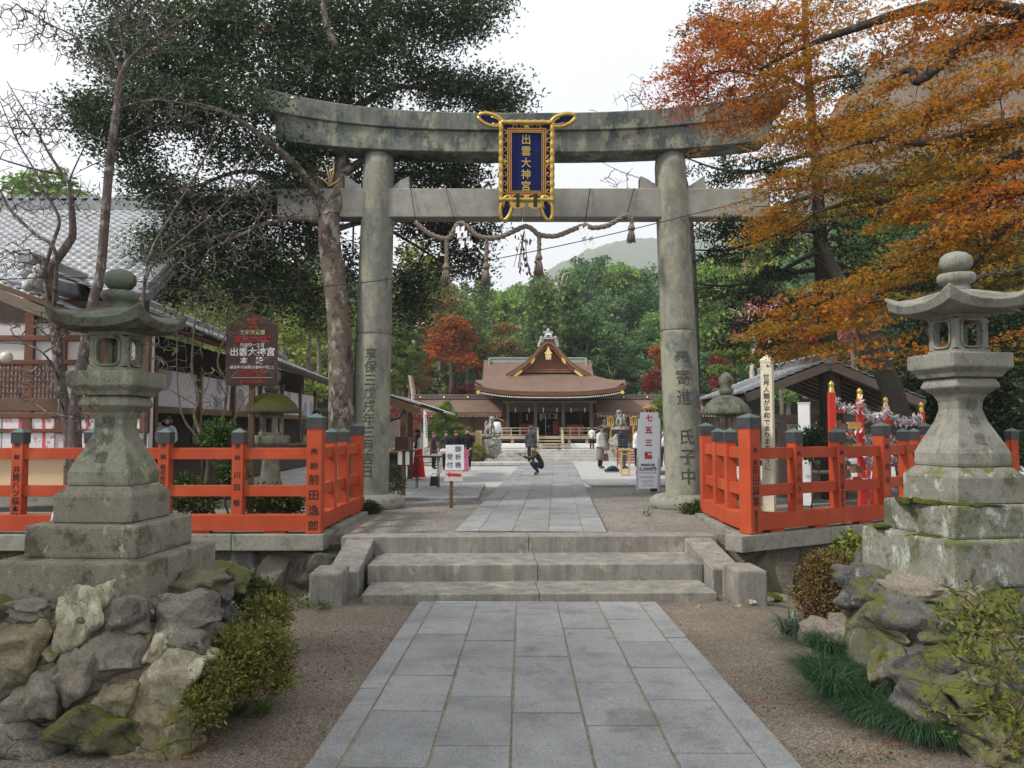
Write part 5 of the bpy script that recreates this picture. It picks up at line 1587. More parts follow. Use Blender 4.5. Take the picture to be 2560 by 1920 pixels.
for k in range(22):
    a = D(-60 + 8.6 * k, 824, FYW); h = D(0, 787, FYW).z - D(0, 861, FYW).z
    mb.box((a.x, FYW + 0.03, a.z), (0.022, 0.03, h))
for k in range(7):
    a, b = D(-60, 787 + 74 * k / 6, FYW), D(122, 787 + 74 * k / 6, FYW)
    mb.box(((a.x + b.x) / 2, FYW + 0.028, a.z), (b.x - a.x, 0.03, 0.022))
mb.build('window_grid', WOODR, off_, world=True)
PAPW = NT('patterned_window')
pn = PAPW.ramp(PAPW.noise(7, 2, 0.5), [(0.60, (0.66, 0.64, 0.65)), (0.66, (0.55, 0.25, 0.27))])
wv = PAPW.n('ShaderNodeTexWave', wave_type='BANDS', bands_direction='X', i_Scale=0.72, i_Distortion=1.2, i_Detail=1.0)
PAPW.l(PAPW.tc.outputs['Object'], wv.inputs['Vector'])
PAPM = PAPW.out(PAPW.mix(PAPW.ramp(wv.outputs[0], [(0.93, 0.0), (0.96, 1.0)]), pn, (0.5, 0.10, 0.13)), 0.6, 0.4)
for (x0_, x1_) in ((-150, -66), (-54, 4), (4, 119), (138, 210), (222, 308)):
    fb('papered_window', x0_ + 3, x1_ - 3, 904, 926 + 0, FYW + 0.04, 0.04, PAPM)
    fb('window_pane', x0_ + 3, x1_ - 3, 896, 968 + 0, FYW + 0.05, 0.04, PAPM)
fb('sill', -200, 318, 968, 984, FYW - 0.1, 0.3, WOODB, 0.01)
fb('tie_rail', -200, 318, 926, 930, FYW + 0.002, 0.05, WOODR)
fb('lower_panel', -200, 318, 990, 1062, FYW + 0.06, 0.1, CREAM)
fb('foundation', -200, 318, 1062, 1085, FYW - 0.02, 0.3, STONE_KERB)
# little gable above the front
ga, gb = D(-40, 622, 15.0), D(152, 698, 15.0)
MB().bar(ga, gb, 0.10, 0.20).build('barge_board', WOODG, off_, world=True, bevel=0.01)
MB().bar(ga + Vector((0, 0.05, 0.16)), gb + Vector((0.1, 0.05, 0.16)), 0.12, 0.10).build('barge_board', WOODB, off_, world=True, bevel=0.01)
gu = Vector((0, 1, 0)); gv = (ga - gb).normalized()
tile_roof('porch_roof', gb + Vector((0.12, 0, 0.20)), gu, gv, 6, int((ga - gb).length / 0.27) + 1, 0.30, 0.27, off_)
og = D(75, 605, 14.6)
mb = MB(); mb.lathe([(0.0, 0.0), (0.11, 0.0), (0.13, 0.03), (0.10, 0.06), (0.05, 0.07), (0.0, 0.10)], 16)
mb.v = [(og.x + v[0], 14.6 - v[2], og.z + v[1]) for v in mb.v]
for (x, z, r) in ((-0.22, 0.16, 0.12), (0.18, -0.1, 0.10), (-0.2, -0.1, 0.10), (0, 0.2, 0.12), (0.2, 0.14, 0.1), (-0.32, 0.26, 0.08)):
    mb.lathe([(0.01, -r), (r * 0.8, -r * 0.6), (r, 0), (r * 0.8, r * 0.6), (0.01, r)], 8, (og.x + x, 14.72, og.z + z))
mb.build('demon_tile', TILEG, off_, world=True)
MB().bar((og.x, 14.75, og.z - 0.02), (og.x, 17.5, og.z + 0.1), 0.3, 0.3).build('porch_ridge', TILE, off_, world=True, bevel=0.05)
mb = MB(); mb.lathe([(0.01, -0.11), (0.09, -0.08), (0.115, 0), (0.09, 0.08), (0.01, 0.11)], 12, tuple(D(14, 772, 15.2)))
mb.build('globe_lamp', plain('lamp_globe', (0.6, 0.56, 0.48), 0.4, 0.05, 3, 0), off_, world=True)

# ---- awning stall by the forecourt
aw = thing('awning_stall', (-4.5, 24, 0), 'open stall with sloping black edged awning and clear vinyl side next to the maiden', 'stall')
a1, a2 = D(838, 853, 23.0), D(957, 891, 23.4)
yb = 28
mb = MB()
mb.prism([a1, a2, a2 + Vector((0, 0, 0.05)), a1 + Vector((0, 0, 0.05))], (0, 0, 0), (0, 5, 0))
mb.build('awning_roof', plain('awning_sheet', (0.5, 0.5, 0.5), 0.5, 0.1, 3, 0), aw, world=True)
MB().bar(a1 - Vector((0.6, 0, -0.19)), a2, 0.09, 0.10).build('awning_edge', BLACK, aw, world=True)
MB().bar(a1 - Vector((0.6, 0.0, -0.06)), D(905, 890, 23.0), 0.08, 0.22).build('awning_beam', WOODB, aw, world=True)
for (x, Z) in ((871, 23.1), (886, 25.0)):
    b_ = D(x, 1000, Z)
    t_ = D(x, 875, Z)
    MB().box((b_.x, Z, t_.z / 2), (0.16, 0.16, t_.z)).build('post', WOODB, aw, world=True, bevel=0.01)
MB().tube([D(872, 882, 22.9), D(862, 903, 22.9), D(830, 912, 22.9)], 0.04, n=6).build('downpipe', BLACK, aw, world=True)
VIN = NT('clear_vinyl'); 
VIN.out((0.78, 0.78, 0.78), 0.25, 0.5); VIN.b.inputs['Alpha'].default_value = 0.55
a, b = D(838, 905, 23.6), D(869, 960, 23.6)
mb = MB(); mb.grid(lambda x, z: (a.x + (b.x - a.x) * x, 23.6 + 0.02 * math.sin(x * 25), b.z + (a.z - b.z) * z), list(np.linspace(0, 1, 24)), [0, 0.5, 1]); mb.build('vinyl_sheet', VIN.m, aw, world=True)
a, b = D(838, 972, 22.8), D(866, 1000, 22.8)
MB().box(((a.x + b.x) / 2 - 0.2, 23.1, 0.86), (b.x - a.x + 0.5, 0.6, 0.06)).build('counter', WOODB, aw, world=True, bevel=0.01)
MB().box(((a.x + b.x) / 2 - 0.2, 23.2, 0.42), (b.x - a.x + 0.3, 0.3, 0.82)).build('counter_front', WOODD, aw, world=True)
for k in range(3):
    MB().box((a.x + 0.12 + 0.2 * k, 22.9, 0.95), (0.14, 0.12, 0.10)).build('goods_tray', [WOODL, WHITE, WOODY][k], aw, world=True, bevel=0.01)

# ---- water pavilion on the maple side
pv = thing('water_pavilion', (5.4, 20, 0), 'open timber water pavilion with grey tiled gable roof behind the paper fortune rack', 'pavilion')
PZ = 19.0
pa, pb_, pc_ = D(1592, 862, PZ), D(1765, 795, PZ), D(1962, 876, PZ)
for (q0, q1, sgn) in ((pa, pb_, 1), (pc_, pb_, -1)):
    v_ = (q1 - q0).normalized()
    tile_roof('roof', q0 + Vector((0, -0.8, 0.12)), Vector((0, 1, 0)), v_, 20, int((q1 - q0).length / 0.2), 0.24, 0.2, pv)
    for yy in (-0.75, 3.6):
        MB().bar(q0 + Vector((0, yy, 0)), q1 + Vector((0, yy, 0)), 0.09, 0.20).build('barge_board', WOODG, pv, world=True, bevel=0.01)
    mb = MB(); q = [q0 + Vector((0, -0.7, 0.03)), q1 + Vector((0, -0.7, 0.03)), q1 + Vector((0, 3.6, 0.03)), q0 + Vector((0, 3.6, 0.03))]
    mb.add(q, [(0, 1, 2, 3)]); mb.build('soffit', WOODD, pv, world=True)
    mb = MB()
    for k in range(9):
        yy = -0.5 + k * 0.5
        mb.bar(q0 + Vector((0, yy, -0.03)), q1 + Vector((0, yy, -0.03)), 0.06, 0.08)
    o = mb.build('rafter_row', WOODG, pv, world=True); o['kind'] = 'stuff'
MB().bar(pb_ + Vector((0, -0.85, 0.16)), pb_ + Vector((0, 4.2, 0.16)), 0.3, 0.3).build('ridge', TILE, pv, world=True, bevel=0.04)
zt_b = D(1700, 905, PZ).z
for x in (1690, 1900):
    for yy in (0, 2.6):
        b_ = D(x, 950, PZ)
        MB().box((b_.x, PZ + yy, zt_b / 2), (0.18, 0.18, zt_b)).build('post', WOODG, pv, world=True, bevel=0.01)
for yy in (0, 2.6):
    MB().bar(D(1650, 905, PZ) + Vector((0, yy, 0)), D(1940, 905, PZ) + Vector((0, yy, 0)), 0.16, 0.2).build('tie_beam', WOODG, pv, world=True, bevel=0.01)
    MB().bar(D(1690, 1010, PZ) + Vector((0, yy, 0)), D(1900, 1010, PZ) + Vector((0, yy, 0)), 0.10, 0.16).build('rail', WOODG, pv, world=True, bevel=0.01)
MB().box((D(1795, 1000, PZ).x, PZ, D(1795, 875, PZ).z), (0.12, 0.12, 0.5)).build('king_post', WOODG, pv, world=True)
MB().box((D(1795, 1000, PZ).x, PZ + 1.3, 0.4), (1.7, 0.9, 0.75)).build('stone_basin', STONE_KERB, pv, world=True, bevel=0.05)
# ================================================================== vegetation tools
def norm(v): return v / np.maximum(np.linalg.norm(v, axis=-1, keepdims=True), 1e-9)
def leaf_quads(C, L, W, rs, up=0.0, fold=0.25, ax=None, droop=0.0):
    """leaf quads at C (n,3); returns verts (4n,3), faces"""
    n = len(C)
    L = np.broadcast_to(L, (n,)) * rs.uniform(0.7, 1.3, n)
    W = np.broadcast_to(W, (n,)) * rs.uniform(0.75, 1.25, n)
    u = rs.normal(size=(n, 3)) if ax is None else ax + rs.normal(size=(n, 3)) * 0.35
    u[:, 2] = u[:, 2] * (1 - up) - droop
    u = norm(u)
    r = rs.normal(size=(n, 3))
    r[:, 2] *= (1 - up)
    w_ = norm(np.cross(u, np.cross(r, u)) * 1.0)
    w_ = norm(r - (r * u).sum(1, keepdims=True) * u)
    nn = np.cross(u, w_)
    u, w_, nn = u * L[:, None], w_ * W[:, None], nn * (W * fold)[:, None]
    V = np.empty((n, 4, 3))
    V[:, 0] = C - u * 0.5
    V[:, 1] = C + w_ * 0.5 + nn - u * 0.05
    V[:, 2] = C + u * 0.5
    V[:, 3] = C - w_ * 0.5 + nn - u * 0.05
    Q = np.arange(4 * n).reshape(n, 4)
    return V.reshape(-1, 3), Q
def edges_mesh(P, par, rad, sides=5):
    """tapered tubes along a node tree"""
    idx = np.array([i for i in range(len(P)) if par[i] >= 0])
    a, b = P[par[idx]], P[idx]
    ra, rb = np.minimum(rad[par[idx]], rad[idx] * 1.25), rad[idx]
    d = norm(b - a)
    ref = np.tile(np.array([[0.13, 0.31, 0.94]]), (len(d), 1))
    ref[np.abs(d[:, 2]) > 0.9] = (1, 0.1, 0)
    s = norm(np.cross(d, ref)); t = np.cross(d, s)
    a = a - d * (ra * 0.3)[:, None]
    V = np.empty((len(idx), 2, sides, 3))
    for k in range(sides):
        c, q = math.cos(2 * math.pi * k / sides), math.sin(2 * math.pi * k / sides)
        V[:, 0, k] = a + (s * c + t * q) * ra[:, None]
        V[:, 1, k] = b + (s * c + t * q) * rb[:, None]
    base = (np.arange(len(idx)) * 2 * sides)[:, None]
    Q = []
    for k in range(sides):
        k2 = (k + 1) % sides
        Q.append(np.stack([base[:, 0] + k, base[:, 0] + k2, base[:, 0] + sides + k2, base[:, 0] + sides + k], 1))
    return V.reshape(-1, 3), np.concatenate(Q)
class Tree:
    def __init__(s, seed):
        s.P, s.par, s.fix = [], [], []
        s.rs = np.random.default_rng(seed)
    def stem(s, pts, radii, parent=-1, n=5):
        """hand-laid limb; radii at its ends; returns indices"""
        pts = smooth([Vector(p) for p in pts], n)
        out = []
        for i, p in enumerate(pts):
            t = i / (len(pts) - 1)
            if i == 0 and parent >= 0: continue
            s.P.append(np.array(p)); s.par.append(parent if parent >= 0 and not out else (out[-1] if out else -1))
            s.fix.append(float(np.interp(t, np.linspace(0, 1, len(radii)), radii)))
            out.append(len(s.P) - 1)
        return out
    def near(s, p):
        A = np.array(s.P)
        return int(np.argmin(((A - np.array(p)) ** 2).sum(1)))
    def reach(s, targets, seg=0.4, sag=0.04, jit=0.06, tip=0.006, power=2.2, upw=0.0):
        """each target point gets a twig from the nearest node"""
        n0 = len(s.P)
        cap = n0 + len(targets) * 40
        A = np.empty((cap, 3)); A[:n0] = np.array(s.P)
        cnt = n0
        base = A[:n0]
        dist = np.array([((base - t) ** 2).sum(1).min() for t in targets])
        s.tips = []
        for k in np.argsort(dist):
            t = targets[k]
            q = ((A[:cnt] - t) ** 2).sum(1)
            i = int(np.argmin(q))
            L = math.sqrt(q[i])
            m = max(1, min(30, int(L / seg)))
            p0 = A[i].copy()
            bend = s.rs.normal(size=3) * L * 0.10
            prev = i
            for j in range(1, m + 1):
                f = j / m
                p = p0 + (t - p0) * f + bend * math.sin(f * math.pi) + np.array([0, 0, (upw - sag) * L * math.sin(f * math.pi)])
                if j < m: p = p + s.rs.normal(size=3) * jit * min(1.0, L)
                if cnt >= cap: break
                A[cnt] = p; s.P.append(p); s.par.append(prev); s.fix.append(0.0)
                prev = cnt; cnt += 1
            s.tips.append(prev)
        s.tip, s.power = tip, power
        return s
    def radii(s, keepfix=True):
        n = len(s.P)
        acc = np.zeros(n)
        tipv = s.tip ** s.power
        haschild = np.zeros(n, bool)
        for i in range(n):
            if s.par[i] >= 0: haschild[s.par[i]] = True
        for i in range(n - 1, -1, -1):
            if not haschild[i]: acc[i] += tipv
            if s.par[i] >= 0: acc[s.par[i]] += acc[i]
        r = acc ** (1 / s.power)
        f = np.array(s.fix)
        return np.where(f > 0, f if keepfix else np.maximum(f, r), np.minimum(r, 0.16))
    def wood(s, name, mat, parent, sides=6):
        r = s.radii()
        P = np.array(s.P); par = np.array(s.par)
        V, Q = edges_mesh(P, par, r, sides)
        return np_mesh(name, V, Q, mat, parent, smooth=True, off=anc_off(parent))
def blob_pts(rs, c, r, n, shell=0.35):
    """points in an ellipsoid, thinned towards the middle"""
    d = norm(rs.normal(size=(n, 3)))
    rad = rs.uniform(shell, 1, (n, 1)) ** 0.6
    return np.array(c) + d * rad * np.array(r)
def dblob(x, y, Z, rx, ry, rz=None):
    """D-pixel ellipse at a depth -> centre and radii in metres"""
    c = D(x, y, Z)
    k = K * Z / FPX
    return (c.x, c.y, c.z), (rx * k, rz if rz else (rx + ry) * 0.5 * k, ry * k)
def clump_leaves(rs, targets, per, sig, tint, tvar):
    n = len(targets) * per
    C = np.repeat(targets, per, 0) + rs.normal(size=(n, 3)) * np.array(sig)
    ct = np.repeat(tint + rs.normal(size=len(targets)) * tvar, per)
    T = np.clip(ct + rs.normal(size=n) * 0.10, 0, 1)
    return C, T

# ---------------------------------------------------------------- the big evergreen with red berries behind the gate
EVER = leafmat('evergreen_leaf', [(0.016, 0.034, 0.014), (0.032, 0.065, 0.02), (0.055, 0.10, 0.028), (0.11, 0.165, 0.042)], rough=0.32, trans=0.25, spec=0.5)
TZ_ = 16.3
ev = thing('evergreen_tree', (D(735, 930, TZ_).x, TZ_, 0), 'huge dark evergreen tree with red berries and a mottled brown trunk behind the stone gate', 'tree')
T = Tree(21)
tr = T.stem([(D(738, 960, TZ_).x, TZ_, -0.05), D(738, 900, TZ_), D(733, 700, TZ_), D(722, 600, TZ_), D(712, 520, TZ_), D(712, 470, TZ_)], [0.30, 0.26, 0.24, 0.23, 0.22])
top = tr[-1]
limbs = [([D(712, 470, 16.3), D(690, 420, 16.6), D(660, 300, 17), D(690, 150, 17.4), D(680, 0, 17.8), D(690, -150, 18)], [0.19, 0.14, 0.06]),
         ([D(712, 470, 16.3), D(735, 400, 16.6), D(745, 240, 17.2), D(770, 110, 17.4), D(830, 0, 17.6), D(880, -120, 18)], [0.18, 0.13, 0.05]),
         ([D(745, 240, 17.2), D(730, 120, 16.8), D(700, 20, 16.6), D(720, -120, 16)], [0.11, 0.05]),
         ([D(700, 440, 16.5), D(640, 360, 16.2), D(560, 290, 15.8), D(480, 240, 15.6), D(380, 215, 15.4)], [0.12, 0.06, 0.03]),
         ([D(700, 460, 16.5), D(600, 390, 17), D(520, 370, 17.5), D(430, 400, 18), D(350, 420, 18.2)], [0.10, 0.05, 0.02]),
         ([D(735, 380, 16.6), D(820, 330, 17), D(900, 350, 17.4), D(1000, 390, 17.8)], [0.10, 0.05, 0.02]),
         ([D(745, 250, 17.2), D(850, 190, 17.6), D(960, 200, 18), D(1080, 215, 18)], [0.10, 0.05, 0.02]),
         ([D(705, 480, 16.4), D(640, 470, 16.4), D(560, 490, 16.6), D(450, 540, 16.8)], [0.10, 0.05, 0.02]),
         ([D(715, 500, 16.3), D(800, 480, 17.6), D(880, 520, 18.0), D(960, 570, 18.2)], [0.07, 0.04, 0.02]),
         ([D(660, 300, 17), D(540, 150, 17.2), D(420, 60, 17.0), D(300, 0, 16.8)], [0.10, 0.05, 0.03])]
for pts, rr_ in limbs:
    T.stem(pts, rr_, parent=T.near(pts[0]))
EB = [(300, 130, 17, 120, 95, 26), (260, 60, 17, 90, 80, 14), (430, 60, 17, 110, 70, 26), (400, 170, 16.5, 110, 80, 26), (560, 110, 17, 90, 90, 24), (560, 30, 17.4, 120, 60, 22), (690, 60, 17.5, 100, 80, 26), (690, 170, 17, 90, 70, 20), (820, 50, 17.7, 110, 70, 26), (960, 40, 17.8, 110, 55, 26), (1040, 10, 18, 55, 40, 8), (850, 140, 17.6, 90, 60, 20), (960, 185, 18, 85, 40, 16), (1055, 195, 18, 85, 32, 16), (1090, 225, 18, 45, 18, 6), (780, 200, 17.2, 70, 50, 12), (620, 215, 16.8, 70, 50, 12), (500, 230, 16, 110, 50, 18), (350, 235, 15.8, 110, 50, 22), (225, 250, 16, 75, 38, 13), (270, 310, 16, 85, 45, 14), (200, 225, 16, 40, 12, 4), (580, 330, 16.6, 90, 35, 9), (470, 330, 16.8, 100, 32, 7), (680, 360, 17, 60, 60, 14), (640, 420, 17, 90, 50, 20), (520, 440, 17.3, 110, 45, 22), (420, 440, 17.5, 80, 45, 14), (330, 400, 17.8, 70, 40, 11), (400, 530, 18.5, 90, 60, 20), (330, 560, 19, 40, 60, 8), (520, 540, 18, 100, 60, 26), (450, 620, 19, 110, 40, 18), (600, 600, 18, 70, 50, 14), (660, 510, 17.4, 60, 60, 14), (560, 650, 19, 60, 35, 9), (670, 640, 18, 40, 60, 9), (900, 390, 17.6, 120, 42, 26), (1000, 380, 17.8, 60, 34, 10), (800, 400, 17.6, 50, 50, 10), (920, 490, 18.2, 70, 32, 12), (1000, 500, 18.2, 80, 25, 10), (990, 570, 18.2, 55, 34, 10), (890, 600, 18, 35, 60, 9), (880, 665, 18, 40, 40, 9), (760, 620, 17.5, 25, 110, 8), (600, -80, 17.5, 300, 70, 26), (900, -70, 17.8, 200, 70, 14), (300, -60, 17, 150, 60, 10)]
tg = []
for (x, y, Z, rx, ry, n) in EB:
    c, r = dblob(x, y, Z, rx, ry)
    tg.append(blob_pts(T.rs, c, (r[0], min(1.5, r[1] * 1.1), r[2]), int(n * 2.35)))
tg = np.concatenate(tg)
T.reach(tg, seg=0.35, sag=0.03, jit=0.05, tip=0.009)
T.wood('trunk', BARK, ev, 7)
C, TT = clump_leaves(T.rs, tg, 78, (0.25, 0.25, 0.16), 0.40, 0.2)
V, Q = leaf_quads(C, 0.105, 0.046, T.rs, up=0.35)
np_mesh('crown', V, Q, EVER, ev, tint=np.repeat(TT, 4), off=ev.location)
# berries: clusters near the outside
sel = tg[T.rs.choice(len(tg), 200)]
bc = np.repeat(sel, 9, 0) + T.rs.normal(size=(len(sel) * 9, 3)) * 0.085
V, Q = leaf_quads(bc, 0.034, 0.034, T.rs, fold=0.8)
o = np_mesh('berries', V, Q, plain('red_berry', (0.28, 0.03, 0.015), 0.4, 0.2, 5, 0), ev, off=ev.location)
o['kind'] = 'stuff'
# broken pale stub twigs by the tie beam
mb = MB()
for (x, y) in ((700, 348), (722, 350), (712, 360), (686, 380), (735, 385)):
    mb.tube([D(712, 402, 16.0), D((x + 712) / 2 + 3, (y + 402) / 2, 15.95), D(x, y, 15.9)], [0.025, 0.018, 0.006], n=5)
mb.build('broken_twigs', plain('pale_twig', (0.42, 0.33, 0.15), 0.9, 0.2, 9, 0), ev, world=True)

# ---------------------------------------------------------------- the orange maple reaching in from the side
MAPLE = leafmat('maple_leaf', [(0.34, 0.035, 0.022), (0.46, 0.105, 0.02), (0.47, 0.17, 0.02), (0.41, 0.205, 0.025), (0.28, 0.20, 0.027), (0.12, 0.14, 0.024)], rough=0.6, trans=0.5, spec=0.15)
mp = thing('maple_tree', (8.6, 10.5, -0.2), 'wide orange autumn maple whose layered branches reach in over the gate and pale lantern', 'tree')
T = Tree(33)
t0 = T.stem([(8.6, 10.5, -0.3), (8.3, 10.6, 1.2), (8.1, 10.8, 2.6), (8.0, 11.0, 3.6)], [0.28, 0.22, 0.2])
def L_(pts, rr_):
    pts = [D(*p) for p in pts]
    par = T.near(pts[0])
    T.stem([Vector(T.P[par])] + pts, rr_, parent=par)
L_([(2300, 120, 10.5), (2150, 70, 10.5), (2080, 100, 10.5), (1985, 175, 10.5), (1965, 150, 10.6), (1900, 180, 11)], [0.14, 0.08, 0.03])
L_([(2350, 60, 10.2), (2100, 10, 10.5), (1980, 20, 11), (1850, 60, 11.5), (1740, 100, 12.2), (1640, 150, 13)], [0.13, 0.08, 0.02])
L_([(2300, 230, 10), (2130, 280, 10), (2000, 310, 10.4), (1900, 300, 11), (1800, 330, 11.6)], [0.12, 0.05, 0.02])
L_([(2350, 300, 9.8), (2200, 340, 10), (2080, 420, 10.4), (1960, 450, 11), (1870, 430, 11.5), (1760, 460, 12)], [0.14, 0.07, 0.02])
L_([(2350, 380, 9.4), (2160, 420, 9.6), (2060, 500, 10), (1960, 560, 10.5), (1880, 600, 11), (1760, 660, 11.6)], [0.13, 0.06, 0.02])
L_([(2330, 440, 9), (2200, 470, 9.2), (2110, 560, 9.5), (2050, 640, 9.8)], [0.1, 0.05, 0.02])
L_([(2300, 560, 9), (2120, 600, 9.2), (2000, 640, 9.8), (1900, 650, 10.4)], [0.08, 0.04, 0.015])
MBLOB = [# x, y, Z, rx, ry, n, tint
 (1470, 190, 14.2, 50, 60, 26, 0.13), (1500, 130, 14, 60, 60, 26, 0.24), (1560, 60, 13.6, 80, 60, 34, 0.3), (1640, 40, 13, 90, 50, 34, 0.36), (1600, 150, 13.4, 90, 60, 40, 0.33), (1520, 215, 14, 60, 30, 18, 0.2), (1700, 110, 12.8, 80, 60, 40, 0.42), (1740, 150, 12.6, 50, 90, 34, 0.45), (1735, 60, 12.6, 50, 60, 22, 0.42), (1690, 200, 12.8, 80, 50, 38, 0.45), (1760, 300, 12.4, 40, 60, 20, 0.5), (1610, 245, 13.3, 60, 40, 20, 0.35), (1575, 290, 13.8, 30, 26, 9, 0.3), (1760, 40, 12.2, 90, 40, 26, 0.42), (1880, 30, 11.5, 90, 34, 26, 0.46), (1990, 40, 11, 90, 34, 28, 0.42), (2110, 30, 10.6, 110, 40, 30, 0.3), (2180, 90, 10.4, 60, 60, 24, 0.28), (2060, 110, 10.8, 90, 34, 22, 0.42), (1960, 170, 10.9, 60, 34, 16, 0.45), (1930, 115, 11.2, 60, 16, 6, 0.45),
 (2000, 230, 10.6, 80, 44, 30, 0.5), (2120, 200, 10.3, 100, 50, 38, 0.48), (1770, 250, 12.2, 60, 40, 18, 0.55), (1720, 290, 12.4, 70, 40, 26, 0.55), (1840, 290, 11.6, 70, 34, 22, 0.5), (1930, 300, 11, 80, 34, 26, 0.55), (2060, 300, 10.4, 110, 44, 44, 0.55), (2180, 290, 10, 70, 44, 28, 0.55), (1740, 370, 12.2, 80, 40, 28, 0.58), (1650, 410, 12.8, 50, 34, 14, 0.5), (1820, 380, 11.7, 70, 30, 16, 0.55), (1860, 440, 11.6, 60, 26, 12, 0.6), (1690, 470, 12.6, 60, 26, 18, 0.5), (1660, 500, 12.8, 50, 16, 9, 0.5), (1940, 380, 11, 70, 24, 16, 0.6), (2050, 370, 10.4, 90, 26, 22, 0.6), (2160, 380, 10, 80, 30, 24, 0.42), (1950, 450, 10.8, 60, 24, 12, 0.62), (2040, 440, 10.4, 70, 26, 18, 0.45), (2140, 440, 9.9, 80, 44, 30, 0.3), (2060, 500, 10, 80, 30, 24, 0.42), (2170, 510, 9.5, 70, 34, 24, 0.5), (1990, 550, 10.3, 80, 20, 18, 0.62), (2090, 570, 9.8, 80, 24, 18, 0.66), (2180, 590, 9.3, 70, 34, 20, 0.85), (1900, 610, 10.6, 80, 14, 16, 0.6), (1810, 610, 11.2, 50, 14, 9, 0.55), (1770, 655, 11.6, 80, 16, 18, 0.45), (1700, 700, 12, 60, 22, 16, 0.6), (1800, 700, 11.4, 70, 22, 20, 0.5), (1870, 660, 10.8, 70, 16, 13, 0.45), (1730, 750, 11.8, 60, 22, 14, 0.58), (1800, 760, 11.4, 60, 18, 10, 0.55), (1640, 720, 12.2, 40, 12, 6, 0.62), (1960, 680, 10, 60, 20, 9, 0.5), (1940, 760, 9.8, 40, 40, 6, 0.4), (2140, 640, 9.4, 80, 20, 12, 0.88), (2180, 760, 9, 50, 50, 5, 0.5), (2050, 740, 9.8, 50, 40, 3, 0.6)]
tg, tn = [], []
for (x, y, Z, rx, ry, n, t_) in MBLOB:
    c, r = dblob(x, y, Z, rx, ry)
    n2 = max(2, int(n * (0.5 if (1690 < x < 1960 and y < 270) else 0.85)))
    p = blob_pts(T.rs, c, (r[0], 0.9, r[2]), n2, 0.1)
    tg.append(p); tn.append(np.full(n2, t_ + (0.07 if x > 1600 else 0.02)))
tg, tn = np.concatenate(tg), np.concatenate(tn)
T.reach(tg, seg=0.22, sag=-0.01, jit=0.03, tip=0.0046)
T.wood('trunk', BARKD, mp, 6)
def maple_leaves(rs, C, L, tint, up=0.72, droop=0.18):
    """five-pointed leaves: three narrow blades fanned from one stalk"""
    n = len(C)
    u = rs.normal(size=(n, 3)); u[:, 2] = u[:, 2] * (1 - up) - droop; u = norm(u)
    r = rs.normal(size=(n, 3)); r[:, 2] *= (1 - up)
    w_ = norm(r - (r * u).sum(1, keepdims=True) * u)
    nn = np.cross(u, w_)
    l_ = L * rs.uniform(0.6, 1.35, n)[:, None]
    V = np.empty((n, 3, 4, 3))
    for k, (a, f) in enumerate(((-0.95, 0.82), (0.0, 1.0), (0.95, 0.82))):
        d = u * math.cos(a) + w_ * math.sin(a) + nn * 0.10 * abs(a)
        s_ = -u * math.sin(a) + w_ * math.cos(a)
        V[:, k, 0] = C
        V[:, k, 1] = C + d * l_ * f * 0.45 + s_ * l_ * 0.20
        V[:, k, 2] = C + d * l_ * f
        V[:, k, 3] = C + d * l_ * f * 0.45 - s_ * l_ * 0.20
    return V.reshape(-1, 3), np.arange(n * 12).reshape(n * 3, 4), np.repeat(tint, 12)
# twig sprays: every limb tip fans out into a flat layer of fine twigs that carry the leaves
m_ = 5
sub_t = np.repeat(tg, m_, 0) + T.rs.normal(size=(len(tg) * m_, 3)) * np.array([0.24, 0.24, 0.02])
sub_t[:, 2] += (sub_t[:, 0] - np.repeat(tg[:, 0], m_)) * 0.22
tsub = np.repeat(tn + T.rs.normal(size=len(tg)) * 0.10, m_)
T2 = Tree(34)
T2.P, T2.par, T2.fix = list(T.P), list(T.par), [1e-4] * len(T.P)
n0_ = len(T2.P)
T2.reach(sub_t, seg=0.16, sag=-0.01, jit=0.02, tip=0.0028)
P_ = np.array(T2.P); par_ = np.array(T2.par)
r_ = T2.radii(); r_[:n0_] = 0.004
par_[:n0_] = -1
V, Q = edges_mesh(P_, par_, np.minimum(r_, 0.008), 4)
o = np_mesh('twigs', V, Q, BARKD, mp, smooth=True, off=mp.location)
o['kind'] = 'stuff'
keep_ = T.rs.uniform(size=len(sub_t)) < 0.8
sub_t, tsub = sub_t[keep_], tsub[keep_]
per = 17
n = len(sub_t) * per
C = np.repeat(sub_t, per, 0) + T.rs.normal(size=(n, 3)) * np.array([0.105, 0.105, 0.022])
C[:, 2] += (C[:, 0] - np.repeat(sub_t[:, 0], per)) * 0.2
TT = np.clip(np.repeat(tsub, per) + T.rs.normal(size=n) * 0.07, 0, 1)
V, Q, TI = maple_leaves(T.rs, C, 0.045, TT)
np_mesh('crown', V, Q, MAPLE, mp, tint=TI, off=mp.location)

